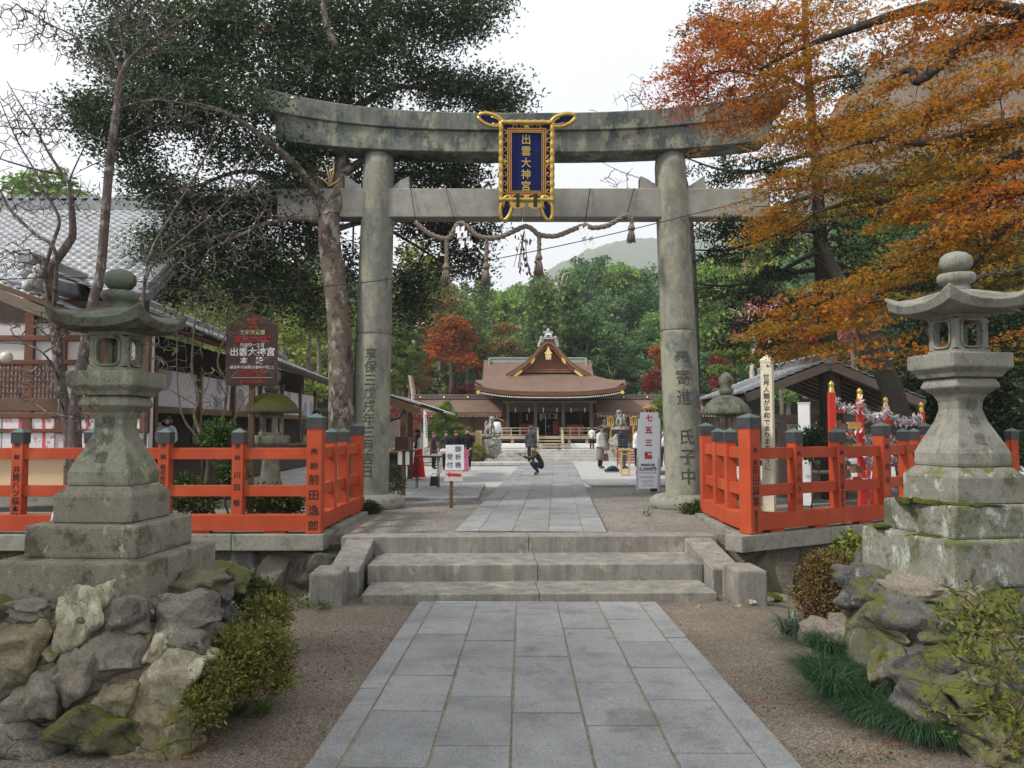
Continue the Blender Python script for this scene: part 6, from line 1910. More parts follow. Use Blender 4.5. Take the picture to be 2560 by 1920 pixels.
# ---------------------------------------------------------------- dark conifer behind the maple
NEED = leafmat('conifer_spray', [(0.014, 0.024, 0.014), (0.025, 0.042, 0.022), (0.042, 0.062, 0.03), (0.09, 0.075, 0.04)], rough=0.7, trans=0.12, spec=0.2)
CZ = 18.5
cf = thing('conifer_tree', (D(1790, 880, CZ).x, CZ, 0), 'tall dark conifer with straight grey trunk and sparse drooping limbs behind the orange maple', 'tree')
T = Tree(5)
T.stem([(D(1800, 1000, CZ).x, CZ, -0.1), D(1792, 800, CZ), D(1775, 560, CZ), D(1762, 350, CZ), D(1745, 150, CZ), D(1735, -100, CZ), D(1735, -300, CZ)], [0.30, 0.21, 0.12, 0.07, 0.03])
lim = [(1765, 420, 1560, 470, 17), (1768, 480, 1500, 540, 17.5), (1770, 500, 1530, 470, 19), (1772, 540, 1560, 640, 17.5), (1776, 580, 1490, 610, 19), (1780, 640, 1560, 700, 18), (1782, 620, 1640, 760, 18.5), (1770, 470, 1960, 430, 19), (1765, 420, 1900, 360, 18), (1778, 560, 1990, 620, 19.5), (1780, 600, 1950, 560, 18), (1760, 330, 1560, 370, 18.5), (1757, 280, 1590, 250, 19), (1750, 200, 1540, 60, 19), (1748, 180, 1880, 130, 18.5), (1740, 60, 1500, 20, 19), (1757, 280, 1900, 220, 19), (1740, 0, 1900, -60, 19), (1762, 380, 1480, 340, 19.5)]
tg, ends = [], []
for (xa, ya, xb2, yb2, Z) in lim:
    a, b = D(xa, ya, CZ), D(xb2, yb2, Z)
    m1 = a.lerp(b, 0.35) + Vector((0, 0, -0.05)); m2 = a.lerp(b, 0.7) + Vector((0, 0, -0.18))
    T.stem([a, m1, m2, b], [0.07, 0.04, 0.015], parent=T.near(a))
    k = 26
    for i in range(k):
        f = T.rs.uniform(0.25, 1.05)
        p = a.lerp(b, f) + Vector((0, 0, -0.15 * f))
        tg.append(np.array(p) + T.rs.normal(size=3) * np.array([0.18, 0.5, 0.14]) * (1.2 - 0.3 * f) + np.array([0, 0, -0.1]))
tg = np.array(tg)
T.reach(tg, seg=0.3, sag=0.05, jit=0.05, tip=0.006)
T.wood('trunk', BARKD, cf, 7)
keep = tg[T.rs.uniform(size=len(tg)) < 0.75]
C, TT = clump_leaves(T.rs, keep, 60, (0.16, 0.16, 0.07), 0.4, 0.2)
V, Q = leaf_quads(C, 0.11, 0.04, T.rs, up=0.2, droop=0.25)
np_mesh('crown', V, Q, NEED, cf, tint=np.repeat(TT, 4), off=cf.location)

# leaning dark trunk behind the rack
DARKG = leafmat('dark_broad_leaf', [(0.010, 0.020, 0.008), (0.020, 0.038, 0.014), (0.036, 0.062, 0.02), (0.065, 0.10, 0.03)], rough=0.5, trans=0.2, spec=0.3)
def back_tree(name, base, label, trunk, blobs, mat, per, sig, lw, seed, bark=BARKD, r0=0.2, tmean=0.45, tvar=0.16, cat='tree', group=None, fac=1.0, seg=0.5, tip=0.008, up=0.35):
    t = thing(name, base, label, cat, 0, group)
    T = Tree(seed)
    T.stem(trunk, [r0, r0 * 0.75, r0 * 0.4])
    tg = []
    for b in blobs:
        (x, y, Z, rx, ry, n) = b[:6]
        c, r = dblob(x, y, Z, rx, ry)
        tg.append(blob_pts(T.rs, c, (r[0], max(0.5, r[1]), r[2]), max(2, int(n * fac))))
    tg = np.concatenate(tg)
    T.reach(tg, seg=seg, jit=0.06, tip=tip)
    T.wood('trunk', bark, t, 6)
    C, TT = clump_leaves(T.rs, tg, per, sig, tmean, tvar)
    V, Q = leaf_quads(C, lw[0], lw[1], T.rs, up=up)
    np_mesh('crown', V, Q, mat, t, tint=np.repeat(TT, 4), off=t.location)
    return t
b0 = D(1945, 930, 17.0)
back_tree('leaning_tree', (b0.x, 17.0, 0), 'tree with a dark trunk leaning left over the water pavilion roof', [(b0.x + 0.25, 17.0, -0.1), D(1935, 870, 17), D(1890, 760, 17), D(1850, 660, 17), D(1810, 600, 17), D(1770, 520, 17.2)],
          [(1800, 540, 17.5, 60, 40, 8), (1860, 520, 17.8, 60, 50, 8), (1760, 480, 17.5, 40, 50, 5)], DARKG, 40, (0.25, 0.25, 0.15), (0.12, 0.06), 8, r0=0.26, bark=stone('leaning_bark', (0.045, 0.04, 0.03), speck=0.3, scale=4, bump=0.9, bd=0.03, lich=(0.12, 0.12, 0.09), lth=0.66))
b0 = D(2100, 1000, 21)
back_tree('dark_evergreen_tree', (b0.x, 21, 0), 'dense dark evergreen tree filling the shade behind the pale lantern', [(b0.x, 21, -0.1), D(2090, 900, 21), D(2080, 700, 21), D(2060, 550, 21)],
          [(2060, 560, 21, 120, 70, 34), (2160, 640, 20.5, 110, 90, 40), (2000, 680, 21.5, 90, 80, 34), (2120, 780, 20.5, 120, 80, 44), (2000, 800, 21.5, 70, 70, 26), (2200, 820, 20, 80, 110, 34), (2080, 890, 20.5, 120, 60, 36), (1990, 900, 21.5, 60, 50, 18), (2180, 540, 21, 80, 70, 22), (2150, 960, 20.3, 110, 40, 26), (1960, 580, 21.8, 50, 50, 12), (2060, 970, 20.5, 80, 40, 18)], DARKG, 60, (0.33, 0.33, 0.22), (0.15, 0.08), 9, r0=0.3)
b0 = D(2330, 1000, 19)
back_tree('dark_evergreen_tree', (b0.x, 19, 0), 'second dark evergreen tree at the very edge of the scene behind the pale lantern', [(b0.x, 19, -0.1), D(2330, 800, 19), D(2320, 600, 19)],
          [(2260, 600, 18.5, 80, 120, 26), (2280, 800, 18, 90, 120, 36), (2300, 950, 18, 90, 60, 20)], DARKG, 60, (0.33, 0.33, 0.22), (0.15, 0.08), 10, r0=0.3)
GRN = leafmat('mid_green_leaf', [(0.03, 0.07, 0.02), (0.06, 0.13, 0.03), (0.11, 0.20, 0.04), (0.20, 0.26, 0.05)], rough=0.55, trans=0.35)
b0 = D(1990, 900, 30)
back_tree('green_broadleaf_tree', (b0.x, 30, 0), 'bright mid-green broadleaf tree seen between the maple branches above the water pavilion', [(b0.x, 30, -0.1), D(1990, 700, 30), D(1985, 520, 30)],
          [(1960, 420, 30, 90, 60, 26), (2050, 380, 30, 80, 60, 20), (1930, 500, 30, 90, 60, 24), (2020, 500, 30, 80, 60, 22), (1890, 560, 30, 60, 60, 16)], GRN, 50, (0.45, 0.45, 0.3), (0.22, 0.12), 12, r0=0.3)

# ---------------------------------------------------------------- bare cherry trees and saplings on the office side
CZ2 = 13.2
def bare(name, label, stems, twigs, seed, mat, base, tip=0.0042, group=None, sides=5, seg=0.22):
    t = thing(name, base, label, 'bare tree', 0, group)
    T = Tree(seed)
    for (pts, rr_) in stems:
        q = [D(*p) if len(p) == 3 else D(*p, CZ2) for p in pts]
        rr_ = [r_ * (0.82 if r_ > 0.06 else 0.62) for r_ in rr_]
        if T.P:
            k = T.near(q[0]); q[0] = Vector(T.P[k])
            T.stem(q, rr_, parent=k)
        else:
            T.stem(q, rr_)
    tg = []
    for (x, y, Z, rx, ry, n) in twigs:
        c, r = dblob(x, y, Z, rx, ry)
        tg.append(blob_pts(T.rs, c, (r[0], 0.9, r[2]), int(n * 2.6), 0.05))
    T.reach(np.concatenate(tg), seg=seg, sag=-0.05, jit=0.035, tip=tip, power=2.3)
    T.wood('branches', mat, t, sides)
    return t
q = lambda x, y: (x * 0.3646, y * 0.3646)                  # first close-up -> D
cb = D(160, 1060, CZ2)
bare('cherry_tree', 'bare cherry tree with the tallest pale ringed trunk in front of the silver tiled roof',
     [([(165, 1050), (160, 930), (165, 850), (188, 720), (203, 640), q(590, 1640), q(620, 1300), q(645, 1000), q(690, 650), q(720, 440), q(830, 290), q(1100, 110), (480, -20)], [0.15, 0.12, 0.105, 0.095, 0.085, 0.05, 0.015]),
      ([q(690, 560), q(620, 420), q(500, 300), q(430, 210), q(290, 140), q(70, 10)], [0.045, 0.03, 0.012]),
      ([q(650, 860), q(520, 800), q(360, 768), q(120, 760), q(-60, 740)], [0.03, 0.02, 0.008]),
      ([q(730, 630), q(870, 595), q(1050, 605), q(1300, 660), q(1450, 690)], [0.03, 0.02, 0.006]),
      ([q(700, 850), q(870, 760), q(1050, 700)], [0.022, 0.008]),
      ([q(720, 430), q(650, 280), q(560, 140), q(450, -20)], [0.05, 0.03, 0.015]),
      ([q(760, 380), q(700, 150), q(660, 0), (225, -60)], [0.04, 0.02, 0.01]),
      ([q(700, 470), q(850, 330), q(1000, 290), q(1200, 280)], [0.025, 0.008]),
      ([q(650, 900), q(500, 1000), q(430, 1040)], [0.02, 0.006])],
     [(90, 60, 13, 100, 70, 130), (330, 60, 13, 130, 80, 130), (200, 120, 13.2, 80, 60, 50), (330, 230, 13, 140, 60, 70), (80, 260, 13, 90, 60, 60), (420, 260, 13, 80, 40, 35), (250, 20, 13.3, 80, 40, 40)], 51, BARKC, (cb.x, CZ2, -0.05))
cb = D(125, 1060, 13.6)
z = 13.6
def zz(l, Z): return [(x, y, Z) for x, y in l]
bare('cherry_tree', 'bare cherry tree with a mossy forked trunk beside the office papered windows',
     [(zz([(150, 1050), (148, 930), (128, 820), (120, 720), (108, 640), q(300, 1600), q(400, 1450), q(430, 1380), q(420, 1200), q(410, 1090), q(350, 1000), q(280, 890), q(200, 740), q(110, 600), q(40, 480)], z), [0.13, 0.11, 0.10, 0.08, 0.05, 0.03, 0.01]),
      (zz([q(405, 1085), q(430, 1020), q(500, 870), q(520, 830)], z), [0.03, 0.02, 0.008]),
      (zz([q(370, 1030), q(200, 1000), q(0, 940), q(-100, 900)], z), [0.04, 0.025, 0.012]),
      (zz([(112, 650), q(270, 1600), q(320, 1420), q(350, 1300), q(280, 1150), q(230, 1050), q(100, 830), q(0, 600)], 13.3), [0.06, 0.05, 0.03, 0.012]),
      (zz([(115, 670), q(330, 1500), q(200, 1380), q(60, 1240), q(0, 1130), q(-80, 1040)], 13.0), [0.055, 0.04, 0.03]),
      (zz([(130, 800), (100, 770), (60, 745), (0, 740), (-60, 735)], 12.8), [0.035, 0.02, 0.01]),
      (zz([(145, 900), (120, 850), (60, 800), (0, 795)], 12.8), [0.035, 0.02, 0.01]),
      (zz([(150, 960), (120, 900), (70, 870), (0, 845), (-50, 830)], 12.6), [0.03, 0.018, 0.008])],
     [(60, 280, 13.5, 90, 90, 110), (60, 430, 13.3, 90, 70, 100), (150, 420, 13.4, 70, 60, 50), (40, 560, 13, 80, 60, 70), (90, 700, 12.8, 110, 50, 60), (60, 830, 12.6, 110, 50, 70), (190, 900, 12.8, 50, 40, 25)], 52, BARKC, (cb.x, z, -0.05))
sb = D(440, 1085, 13.4)
z = 13.4
bare('bare_sapling', 'bare many-stemmed sapling with mossy bark between the lantern and the notice board',
     [(zz([(443, 1090), (447, 1040), (452, 1000), (440, 950), (420, 900), (430, 860), (415, 800), (420, 700), (428, 640)], z), [0.085, 0.07, 0.05, 0.035, 0.015]),
      (zz([(452, 1000), (468, 960), (482, 900), (490, 830), (470, 780), (500, 700), (560, 640)], z), [0.055, 0.035, 0.012]),
      (zz([(445, 960), (400, 910), (385, 850), (382, 760), (385, 700)], z), [0.04, 0.02, 0.008]),
      (zz([(470, 950), (510, 900), (530, 860), (600, 800)], z), [0.03, 0.015, 0.006]),
      (zz([(440, 940), (470, 1000), (452, 1020), (500, 960), (540, 920)], z), [0.02, 0.012, 0.005]),
      (zz([(425, 880), (350, 830), (300, 790), (255, 730)], z), [0.022, 0.012, 0.005])],
     [(430, 680, 13.3, 110, 70, 110), (520, 690, 13.4, 90, 70, 70), (360, 760, 13.2, 70, 60, 50), (560, 780, 13.3, 60, 60, 35), (460, 850, 13.2, 70, 60, 45)], 53, BARKM, (sb.x, z, -0.05))
sb = D(310, 1050, 12.9)
z = 12.9
bare('bare_sapling', 'slender bare sapling with long straight rods sloping up towards the gate beam',
     [(zz([(310, 1060), (312, 900), (308, 700), q(860, 1640), q(900, 1480), q(1000, 1300), q(1180, 1000), q(1290, 760), q(1330, 680)], z), [0.06, 0.05, 0.04, 0.028, 0.008]),
      (zz([(308, 690), q(880, 1610), q(1100, 1400), q(1340, 1200), q(1540, 900), q(1660, 720)], z), [0.04, 0.03, 0.02, 0.006]),
      (zz([q(960, 1540), q(1200, 1430), q(1640, 1300), q(1800, 1280)], z), [0.02, 0.012, 0.004]),
      (zz([q(1350, 1190), q(1330, 1060), q(1300, 1000)], z), [0.012, 0.004]),
      (zz([q(1000, 1300), q(900, 1200), q(780, 1150)], z), [0.012, 0.004])],
     [(420, 460, 13, 110, 90, 90), (540, 420, 13, 80, 80, 60), (380, 580, 12.8, 90, 60, 60), (520, 540, 13, 90, 60, 50), (620, 460, 13, 60, 40, 25)], 54, BARKC, (sb.x, z, -0.05))
# bare twigs hanging in front of the sky from a tree behind the gate
sb = D(1500, 1000, 24)
bare('bare_tree', 'bare thin tree with fine twigs against the white sky behind the dedication pillar',
     [([(1510, 960, 24), (1505, 700, 24), (1495, 500, 24), (1480, 380, 24), (1440, 300, 24), (1370, 200, 24)], [0.10, 0.09, 0.05, 0.02]),
      ([(1490, 450, 24), (1420, 400, 24), (1340, 370, 24), (1300, 350, 24)], [0.04, 0.02, 0.01]),
      ([(1485, 400, 24), (1430, 340, 24), (1330, 300, 24), (1270, 285, 24)], [0.035, 0.02, 0.008]),
      ([(1500, 620, 24), (1440, 590, 24), (1400, 600, 24), (1320, 650, 24)], [0.03, 0.02, 0.006])],
     [(1370, 210, 24, 50, 50, 24), (1290, 280, 24, 60, 50, 26), (1340, 400, 24, 70, 40, 22), (1400, 600, 24, 60, 30, 14), (1430, 300, 24, 40, 50, 12)], 55, BARKD, (sb.x, 24, -0.05), tip=0.005, seg=0.4)
# ================================================================== wooded hillside behind the hall, far hills
def hill_h(x, y):
    d = max(0.0, y - 57 - 0.0015 * x * x * 0)
    side_ = 0.10 * max(0.0, abs(x - 6) - 16)
    h = (0.27 + 0.0032 * min(22, max(0, x))) * d + side_ * min(1, d / 20)
    return h + 0.7 * math.sin(x * 0.21 + y * 0.13) * min(1, d / 10)
mb = MB()
mb.grid(lambda x, y: (x, y, hill_h(x, y) - 0.06 if y > 57.5 else -0.4), list(np.linspace(-150, 170, 60)), [57, 58, 60, 63, 67, 72, 78, 85, 92, 100, 108, 116, 124])
tag(mb.build('hillside', GFAR), kind='structure')
BROAD = {}
def proto_tree(kind, cols, seed, trunk_mat=BARK, conifer=False, nl=2600, size=0.34):
    rs = np.random.default_rng(seed)
    mat = leafmat('hill_leaf_' + kind, cols, rough=0.6, trans=0.3, spec=0.15)
    t = Tree(seed)
    if conifer:
        H, Rr = 9.5, 2.0
        t.stem([(0, 0, 0), (0.05, 0, H * 0.5), (0, 0, H)], [0.20, 0.14, 0.03])
        tg = []
        for k in range(150):
            z = rs.uniform(0.22, 1.0) ** 0.9 * H
            rr_ = Rr * (1 - z / H) ** 0.75 + 0.25
            a = rs.uniform(0, 6.283)
            q_ = rs.uniform(0.55, 1) * rr_
            tg.append((q_ * math.cos(a), q_ * math.sin(a), z - 0.25 * q_))
        tg = np.array(tg)
        per, sig = nl // 150, (0.34, 0.34, 0.16)
    else:
        H = 7.6
        t.stem([(0, 0, 0), (rs.normal() * 0.2, 0, 2.2), (rs.normal() * 0.4, rs.normal() * 0.3, 4.4)], [0.22, 0.16, 0.10])
        lobes = []
        for k in range(13):
            a, zz_ = rs.uniform(0, 6.283), rs.uniform(0, 1)
            rr_ = 1.85 * math.sqrt(max(0.05, 1 - (zz_ * 1.15 - 0.25) ** 2)) * rs.uniform(0.5, 1.05)
            lobes.append((rr_ * math.cos(a), rr_ * math.sin(a), 3.2 + zz_ * 3.7))
        lobes.append((0, 0, 7.0))
        tg = np.concatenate([blob_pts(rs, c, (rs.uniform(0.8, 1.25),) * 2 + (rs.uniform(0.6, 0.9),), 12, 0.6) for c in lobes])
        per, sig = nl // len(tg), (0.25, 0.25, 0.16)
    t.reach(tg, seg=0.7, jit=0.1, tip=0.02)
    r = t.radii()
    V, Q = edges_mesh(np.array(t.P), np.array(t.par), r, 5)
    C, TT = clump_leaves(rs, tg, per, sig, 0.45, 0.17)
    LV, LQ = leaf_quads(C, size, size * 0.62, rs, up=0.4 if not conifer else 0.25, droop=0.0 if not conifer else 0.2)
    return (V, Q, trunk_mat, LV, LQ, mat, np.repeat(TT, 4))
PAT = {
 'yellowgreen': proto_tree('yellowgreen', [(0.087, 0.130, 0.035), (0.174, 0.234, 0.048), (0.278, 0.321, 0.060), (0.435, 0.417, 0.087)], 1),
 'midgreen': proto_tree('midgreen', [(0.061, 0.128, 0.035), (0.138, 0.240, 0.058), (0.227, 0.354, 0.084), (0.365, 0.481, 0.121)], 2),
 'bluegreen': proto_tree('bluegreen', [(0.043, 0.097, 0.043), (0.090, 0.176, 0.072), (0.153, 0.261, 0.109), (0.258, 0.369, 0.157)], 3),
 'deepgreen': proto_tree('deepgreen', [(0.031, 0.068, 0.030), (0.061, 0.128, 0.049), (0.109, 0.198, 0.066), (0.182, 0.282, 0.096)], 4),
 'cedar': proto_tree('cedar', [(0.043, 0.084, 0.030), (0.090, 0.155, 0.049), (0.166, 0.240, 0.072), (0.304, 0.339, 0.096)], 5, conifer=True),
 'tawny': proto_tree('tawny', [(0.124, 0.093, 0.031), (0.217, 0.155, 0.046), (0.295, 0.217, 0.070), (0.341, 0.279, 0.093)], 6),
 'orange': proto_tree('orange', [(0.20, 0.04, 0.012), (0.34, 0.085, 0.02), (0.42, 0.13, 0.03), (0.30, 0.17, 0.04)], 7, nl=3400, size=0.26),
 'crimson': proto_tree('crimson', [(0.07, 0.01, 0.014), (0.15, 0.016, 0.025), (0.25, 0.03, 0.03), (0.33, 0.06, 0.04)], 8, nl=3400, size=0.26),
 'pink': proto_tree('pink', [(0.22, 0.045, 0.05), (0.34, 0.09, 0.08), (0.42, 0.15, 0.11), (0.42, 0.24, 0.15)], 9, nl=3400, size=0.24),
}
MESHES = {}
def plant(kind, name, x, y, z, s, rz, label, cat='tree', group=None, sz=1.0):
    t = thing(name, (x, y, z), label, cat, rz, group)
    t.scale = (s, s, s * sz)
    if kind not in MESHES:
        V, Q, tm, LV, LQ, lm, TT = PAT[kind]
        a = np_mesh('trunk', V, Q, tm, t, smooth=True)
        b = np_mesh('crown', LV, LQ, lm, t, tint=TT)
        MESHES[kind] = (a.data, b.data)
    else:
        link_mesh('trunk', MESHES[kind][0], t)
        link_mesh('crown', MESHES[kind][1], t)
    return t
KLAB = {'yellowgreen': 'rounded yellow-green broadleaf tree in the hillside wood', 'midgreen': 'rounded mid-green broadleaf tree in the hillside wood', 'bluegreen': 'rounded blue-green broadleaf tree in the hillside wood', 'deepgreen': 'dark green broadleaf tree in the hillside wood', 'cedar': 'narrow green cedar in the hillside wood', 'tawny': 'tawny yellow-brown tree in the hillside wood'}
rs = np.random.default_rng(77)
for j, y in enumerate((60, 64.5, 69.5, 75, 81, 88, 96, 104)):
    half = 0.66 * y
    x = -half + rs.uniform(0, 3)
    while x < half + 6:
        X = 1280 + x / y * 2000
        # what colour the photograph has there
        u = rs.uniform()
        if X < 1150: kind = rs.choice(['yellowgreen', 'midgreen', 'cedar', 'tawny', 'deepgreen'], p=[0.36, 0.28, 0.16, 0.06, 0.14])
        elif X < 1430: kind = rs.choice(['midgreen', 'cedar', 'yellowgreen', 'bluegreen', 'deepgreen'], p=[0.30, 0.28, 0.14, 0.16, 0.12])
        else: kind = rs.choice(['bluegreen', 'deepgreen', 'midgreen', 'yellowgreen'], p=[0.40, 0.26, 0.20, 0.14])
        s = rs.uniform(0.85, 1.25)
        if not (X < -150 or X > 2750):
            plant(kind, 'hillside_tree' if kind != 'cedar' else 'hillside_cedar', x, y + rs.uniform(-1.8, 1.8), hill_h(x, y) - 0.3, s, rs.uniform(0, 6.28), KLAB[kind], 'tree', 'trees of the hillside wood', rs.uniform(0.9, 1.15))
        x += rs.uniform(2.6, 4.4) * (1.15 if j < 2 else 1)
def at_px(kind, name, x, ytop, ybase, Z, wpx, label, group=None, hh=7.6, cat='tree'):
    """put a tree so that its crown spans ytop..ybase (D pixels) at depth Z"""
    b = D(x, ybase, Z); t_ = D(x, ytop, Z)
    h = t_.z - b.z
    s = wpx * K * Z / FPX / 4.4
    gz_ = b.z
    return plant(kind, name, b.x, Z, gz_, s, (x * 0.37) % 6.28, label, cat, group, h / hh / s)
# the coloured trees round the hall
at_px('orange', 'red_maple', 975, 690, 860, 56, 120, 'bright orange-red maple on the slope left of the hall roof')
at_px('tawny', 'tawny_tree', 950, 640, 800, 58, 110, 'tawny brown-orange tree just above the bright orange-red maple')
at_px('orange', 'red_maple', 905, 760, 890, 52, 90, 'smaller orange maple behind the vinyl sided stall')
at_px('crimson', 'crimson_maple', 1005, 830, 870, 51, 70, 'low dark crimson maple against the left end of the hall eave')
at_px('pink', 'pink_maple', 875, 860, 1010, 40, 110, 'pinkish red maple beside the stall awning')
at_px('orange', 'red_maple', 1425, 750, 880, 54, 70, 'orange maple half hidden by the gate pillar carved with a dedication')
at_px('crimson', 'crimson_maple', 1412, 800, 880, 53, 50, 'dark crimson maple at the right end of the hall roof')
at_px('pink', 'pink_maple', 1650, 640, 900, 40, 130, 'pale pink maple with white limbs behind the peace pole')
at_px('orange', 'red_maple', 1690, 700, 930, 36, 120, 'soft orange maple behind the water pavilion roof')
at_px('crimson', 'crimson_maple', 1740, 640, 860, 38, 110, 'rose red maple behind the conifer trunk')
at_px('pink', 'pink_maple', 1840, 600, 860, 42, 120, 'pale pink maple deep behind the leaning trunk')
at_px('crimson', 'crimson_maple', 1555, 760, 900, 44, 60, 'small crimson maple just right of the dedication pillar')
at_px('yellowgreen', 'yellow_shrub_tree', 665, 660, 800, 34, 120, 'bright yellow-green tree over the end of the office roof')
at_px('yellowgreen', 'yellow_shrub_tree', 610, 540, 800, 44, 150, 'yellow-green tree behind the dark evergreen trunk')
at_px('midgreen', 'green_tree', 100, 375, 600, 46, 190, 'light green tree rising behind the silver roof ridge')
at_px('yellowgreen', 'green_tree', 900, 520, 800, 62, 140, 'tall light yellow-green tree at the right side of the dated gate pillar')
at_px('orange', 'red_maple', 1010, 720, 850, 57, 70, 'salmon orange maple touching the left roof edge of the inner sanctuary')
at_px('yellowgreen', 'green_tree', 690, 600, 820, 40, 130, 'golden green tree glimpsed between the evergreen trunk and the office roof')
at_px('tawny', 'tawny_tree', 1085, 700, 830, 58, 90, 'olive gold tree just left of the hall gable')
at_px('cedar', 'green_cedar', 885, 680, 870, 50, 90, 'green feathery conifer behind the dated gate pillar', hh=9.5)
at_px('midgreen', 'green_tree', 1560, 560, 860, 50, 150, 'mid-green tree just outside the dedication pillar', None)
at_px('yellowgreen', 'green_tree', 1660, 440, 840, 64, 200, 'tall yellow-green tree beyond the drooping conifer limbs')
at_px('midgreen', 'green_tree', 1900, 420, 860, 60, 220, 'tall mid-green tree showing through the orange maple')
at_px('bluegreen', 'green_tree', 1760, 480, 860, 58, 160, 'blue-green tree directly behind the conifer trunk')
for (pts, lab) in (([(893, 850, 49), (884, 790, 49), (893, 740, 49), (896, 715, 49)], 'pale bare leaning trunk standing in front of the orange maples left of the hall'), ([(1228, 720, 70), (1222, 660, 70), (1200, 610, 70)], 'pale dead trunk with forked limbs above the hall gable'), ([(1625, 800, 36), (1630, 740, 36), (1612, 690, 36)], 'white crooked bare trunk left of the peace pole top'), ([(1655, 780, 36), (1665, 730, 36), (1650, 680, 36)], 'white crooked bare trunk right of the peace pole top')):
    p = [D(*a) for a in pts]
    b = p[0]
    t = thing('pale_trunk', (b.x, b.y, b.z - 1), lab, 'bare tree')
    k = b.y / 50
    mb = MB()
    mb.tube(smooth([b - Vector((0, 0, 1.2))] + p, 5), list(np.linspace(0.20 * k, 0.08 * k, 5 * len(p) + 1)), n=6)
    mb.build('trunk', plain('pale_bark', (0.42, 0.38, 0.33), 0.9, 0.25, 3, 0.3), t, world=True)
    mb = MB()
    e = p[-1]
    for sx in (-1, 1, 0.3):
        mb.tube([p[-2].lerp(e, 0.6), e + Vector((sx * 0.5 * k, 0, 0.5 * k)), e + Vector((sx * 1.1 * k, 0, 0.7 * k))], [0.07 * k, 0.05 * k, 0.02 * k], n=5)
    mb.build('limbs', plain('pale_bark', (0, 0, 0)), t, world=True)
# far hills
from mathutils import noise as mnoise
def far_hill(name, mat, pts, Z, depth, bump):
    """ridge line through D-pixel points at depth Z, sloping down towards and away from us"""
    P = [D(x, y, Z) for x, y in pts]
    xs_ = [p.x for p in P]
    zs_ = [p.z for p in P]
    rs = np.random.default_rng(4)
    mb = MB()
    def fn(x, d):
        h = float(np.interp(x, xs_, zs_))
        f = 1 - abs(d) ** 1.2
        n_ = bump * mnoise.fractal(Vector((x / Z * 40, d * 12, 3.3)), 0.8, 2.1, 6)
        return (x, Z + d * depth, h * f + n_ * f - 2)
    mb.grid(fn, list(np.linspace(xs_[0], xs_[-1], 420)), list(np.linspace(-1, 1, 41)))
    return tag(mb.build(name, mat), kind='structure')
def hillmat(name, c1, c2, c3, sc):
    t = NT(name)
    col = t.ramp(t.noise(sc, 10, 0.75), [(0.3, c1), (0.5, c2), (0.68, c3)])
    t.bump(t.noise(sc * 1.5, 8, 0.75), 1.0, 3.0)
    return t.out(col, 1.0, 0.0)
far_hill('hills_far', hillmat('far_hill_woods', (0.05, 0.09, 0.05), (0.09, 0.13, 0.06), (0.16, 0.15, 0.08), 0.03), [(320, 690), (500, 680), (900, 660), (1100, 630), (1180, 582), (1210, 560), (1240, 552), (1265, 537), (1290, 530), (1315, 519), (1340, 518), (1420, 510), (1560, 480), (1700, 470), (1880, 500)], 1100, 150, 5)
far_hill('hills_near', hillmat('autumn_hill_woods', (0.10, 0.085, 0.05), (0.19, 0.14, 0.09), (0.28, 0.19, 0.13), 0.12), [(1500, 640), (1640, 500), (1720, 400), (1790, 240), (1850, 160), (1950, 80), (2100, 40), (2400, 0), (2900, 60)], 185, 60, 2.2)

# a shade tree beside the approach, out of the picture: its crown dapples the foreground
sx_, sy_ = -10.5, 2.0
t = thing('shade_tree', (sx_, sy_, -0.4), 'unseen evergreen added beside the approach beyond the boulder wall to shade the foreground', 'tree')
T = Tree(88)
T.stem([(sx_, sy_, -0.4), (sx_ + 0.1, sy_, 4), (sx_, sy_ + 0.2, 9)], [0.35, 0.28, 0.15])
tg = np.concatenate([blob_pts(T.rs, c, r, n, 0.2) for c, r, n in (((-9.5, 3.2, 9.0), (3.0, 3.4, 2.4), 90), ((-8.2, 0.2, 8.2), (2.6, 3.0, 2.0), 60), ((-11, 5.4, 8.5), (2.6, 2.4, 2.2), 50), ((-7.8, 3.6, 7.4), (1.6, 2.4, 1.2), 30))])
T.reach(tg, seg=0.6, jit=0.06, tip=0.01)
T.wood('trunk', BARK, t, 6)
C, TT = clump_leaves(T.rs, tg, 44, (0.34, 0.34, 0.2), 0.45, 0.15)
V, Q = leaf_quads(C, 0.2, 0.10, T.rs, up=0.35)
np_mesh('crown', V, Q, EVER, t, tint=np.repeat(TT, 4), off=t.location)
# thin autumn haze over the whole valley
hz = NT('air_haze')
hz.t.nodes.remove(hz.b)
pvn = hz.t.nodes.new('ShaderNodeVolumePrincipled')
pvn.inputs['Color'].default_value = (0.93, 0.955, 1.0, 1)
pvn.inputs['Density'].default_value = 0.0007
pvn.inputs['Anisotropy'].default_value = 0.2
hz.t.links.new(pvn.outputs[0], hz.t.nodes['Material Output'].inputs['Volume'])
o = MB().box((0, 600, 148), (1860, 1600, 300)).build('haze', hz.m)
tag(o, 'pale thin autumn haze lying over the shrine valley', 'haze', kind='stuff')
# ================================================================== signs, boards, racks and other furniture
def C4(x, y, Z): return F(x * 0.422, 600 + y * 0.422, Z)          # close-up of the left fence
def C1(x, y, Z): return F(950 + x * 0.1808, 960 + y * 0.1808, Z)  # close-up of the forecourt, left part
def C2(x, y, Z): return F(1300 + x * 0.1808, 960 + y * 0.1808, Z) # forecourt, right part
def C6(x, y, Z): return F(1660 + x * 0.422, 600 + y * 0.422, Z)   # right fence
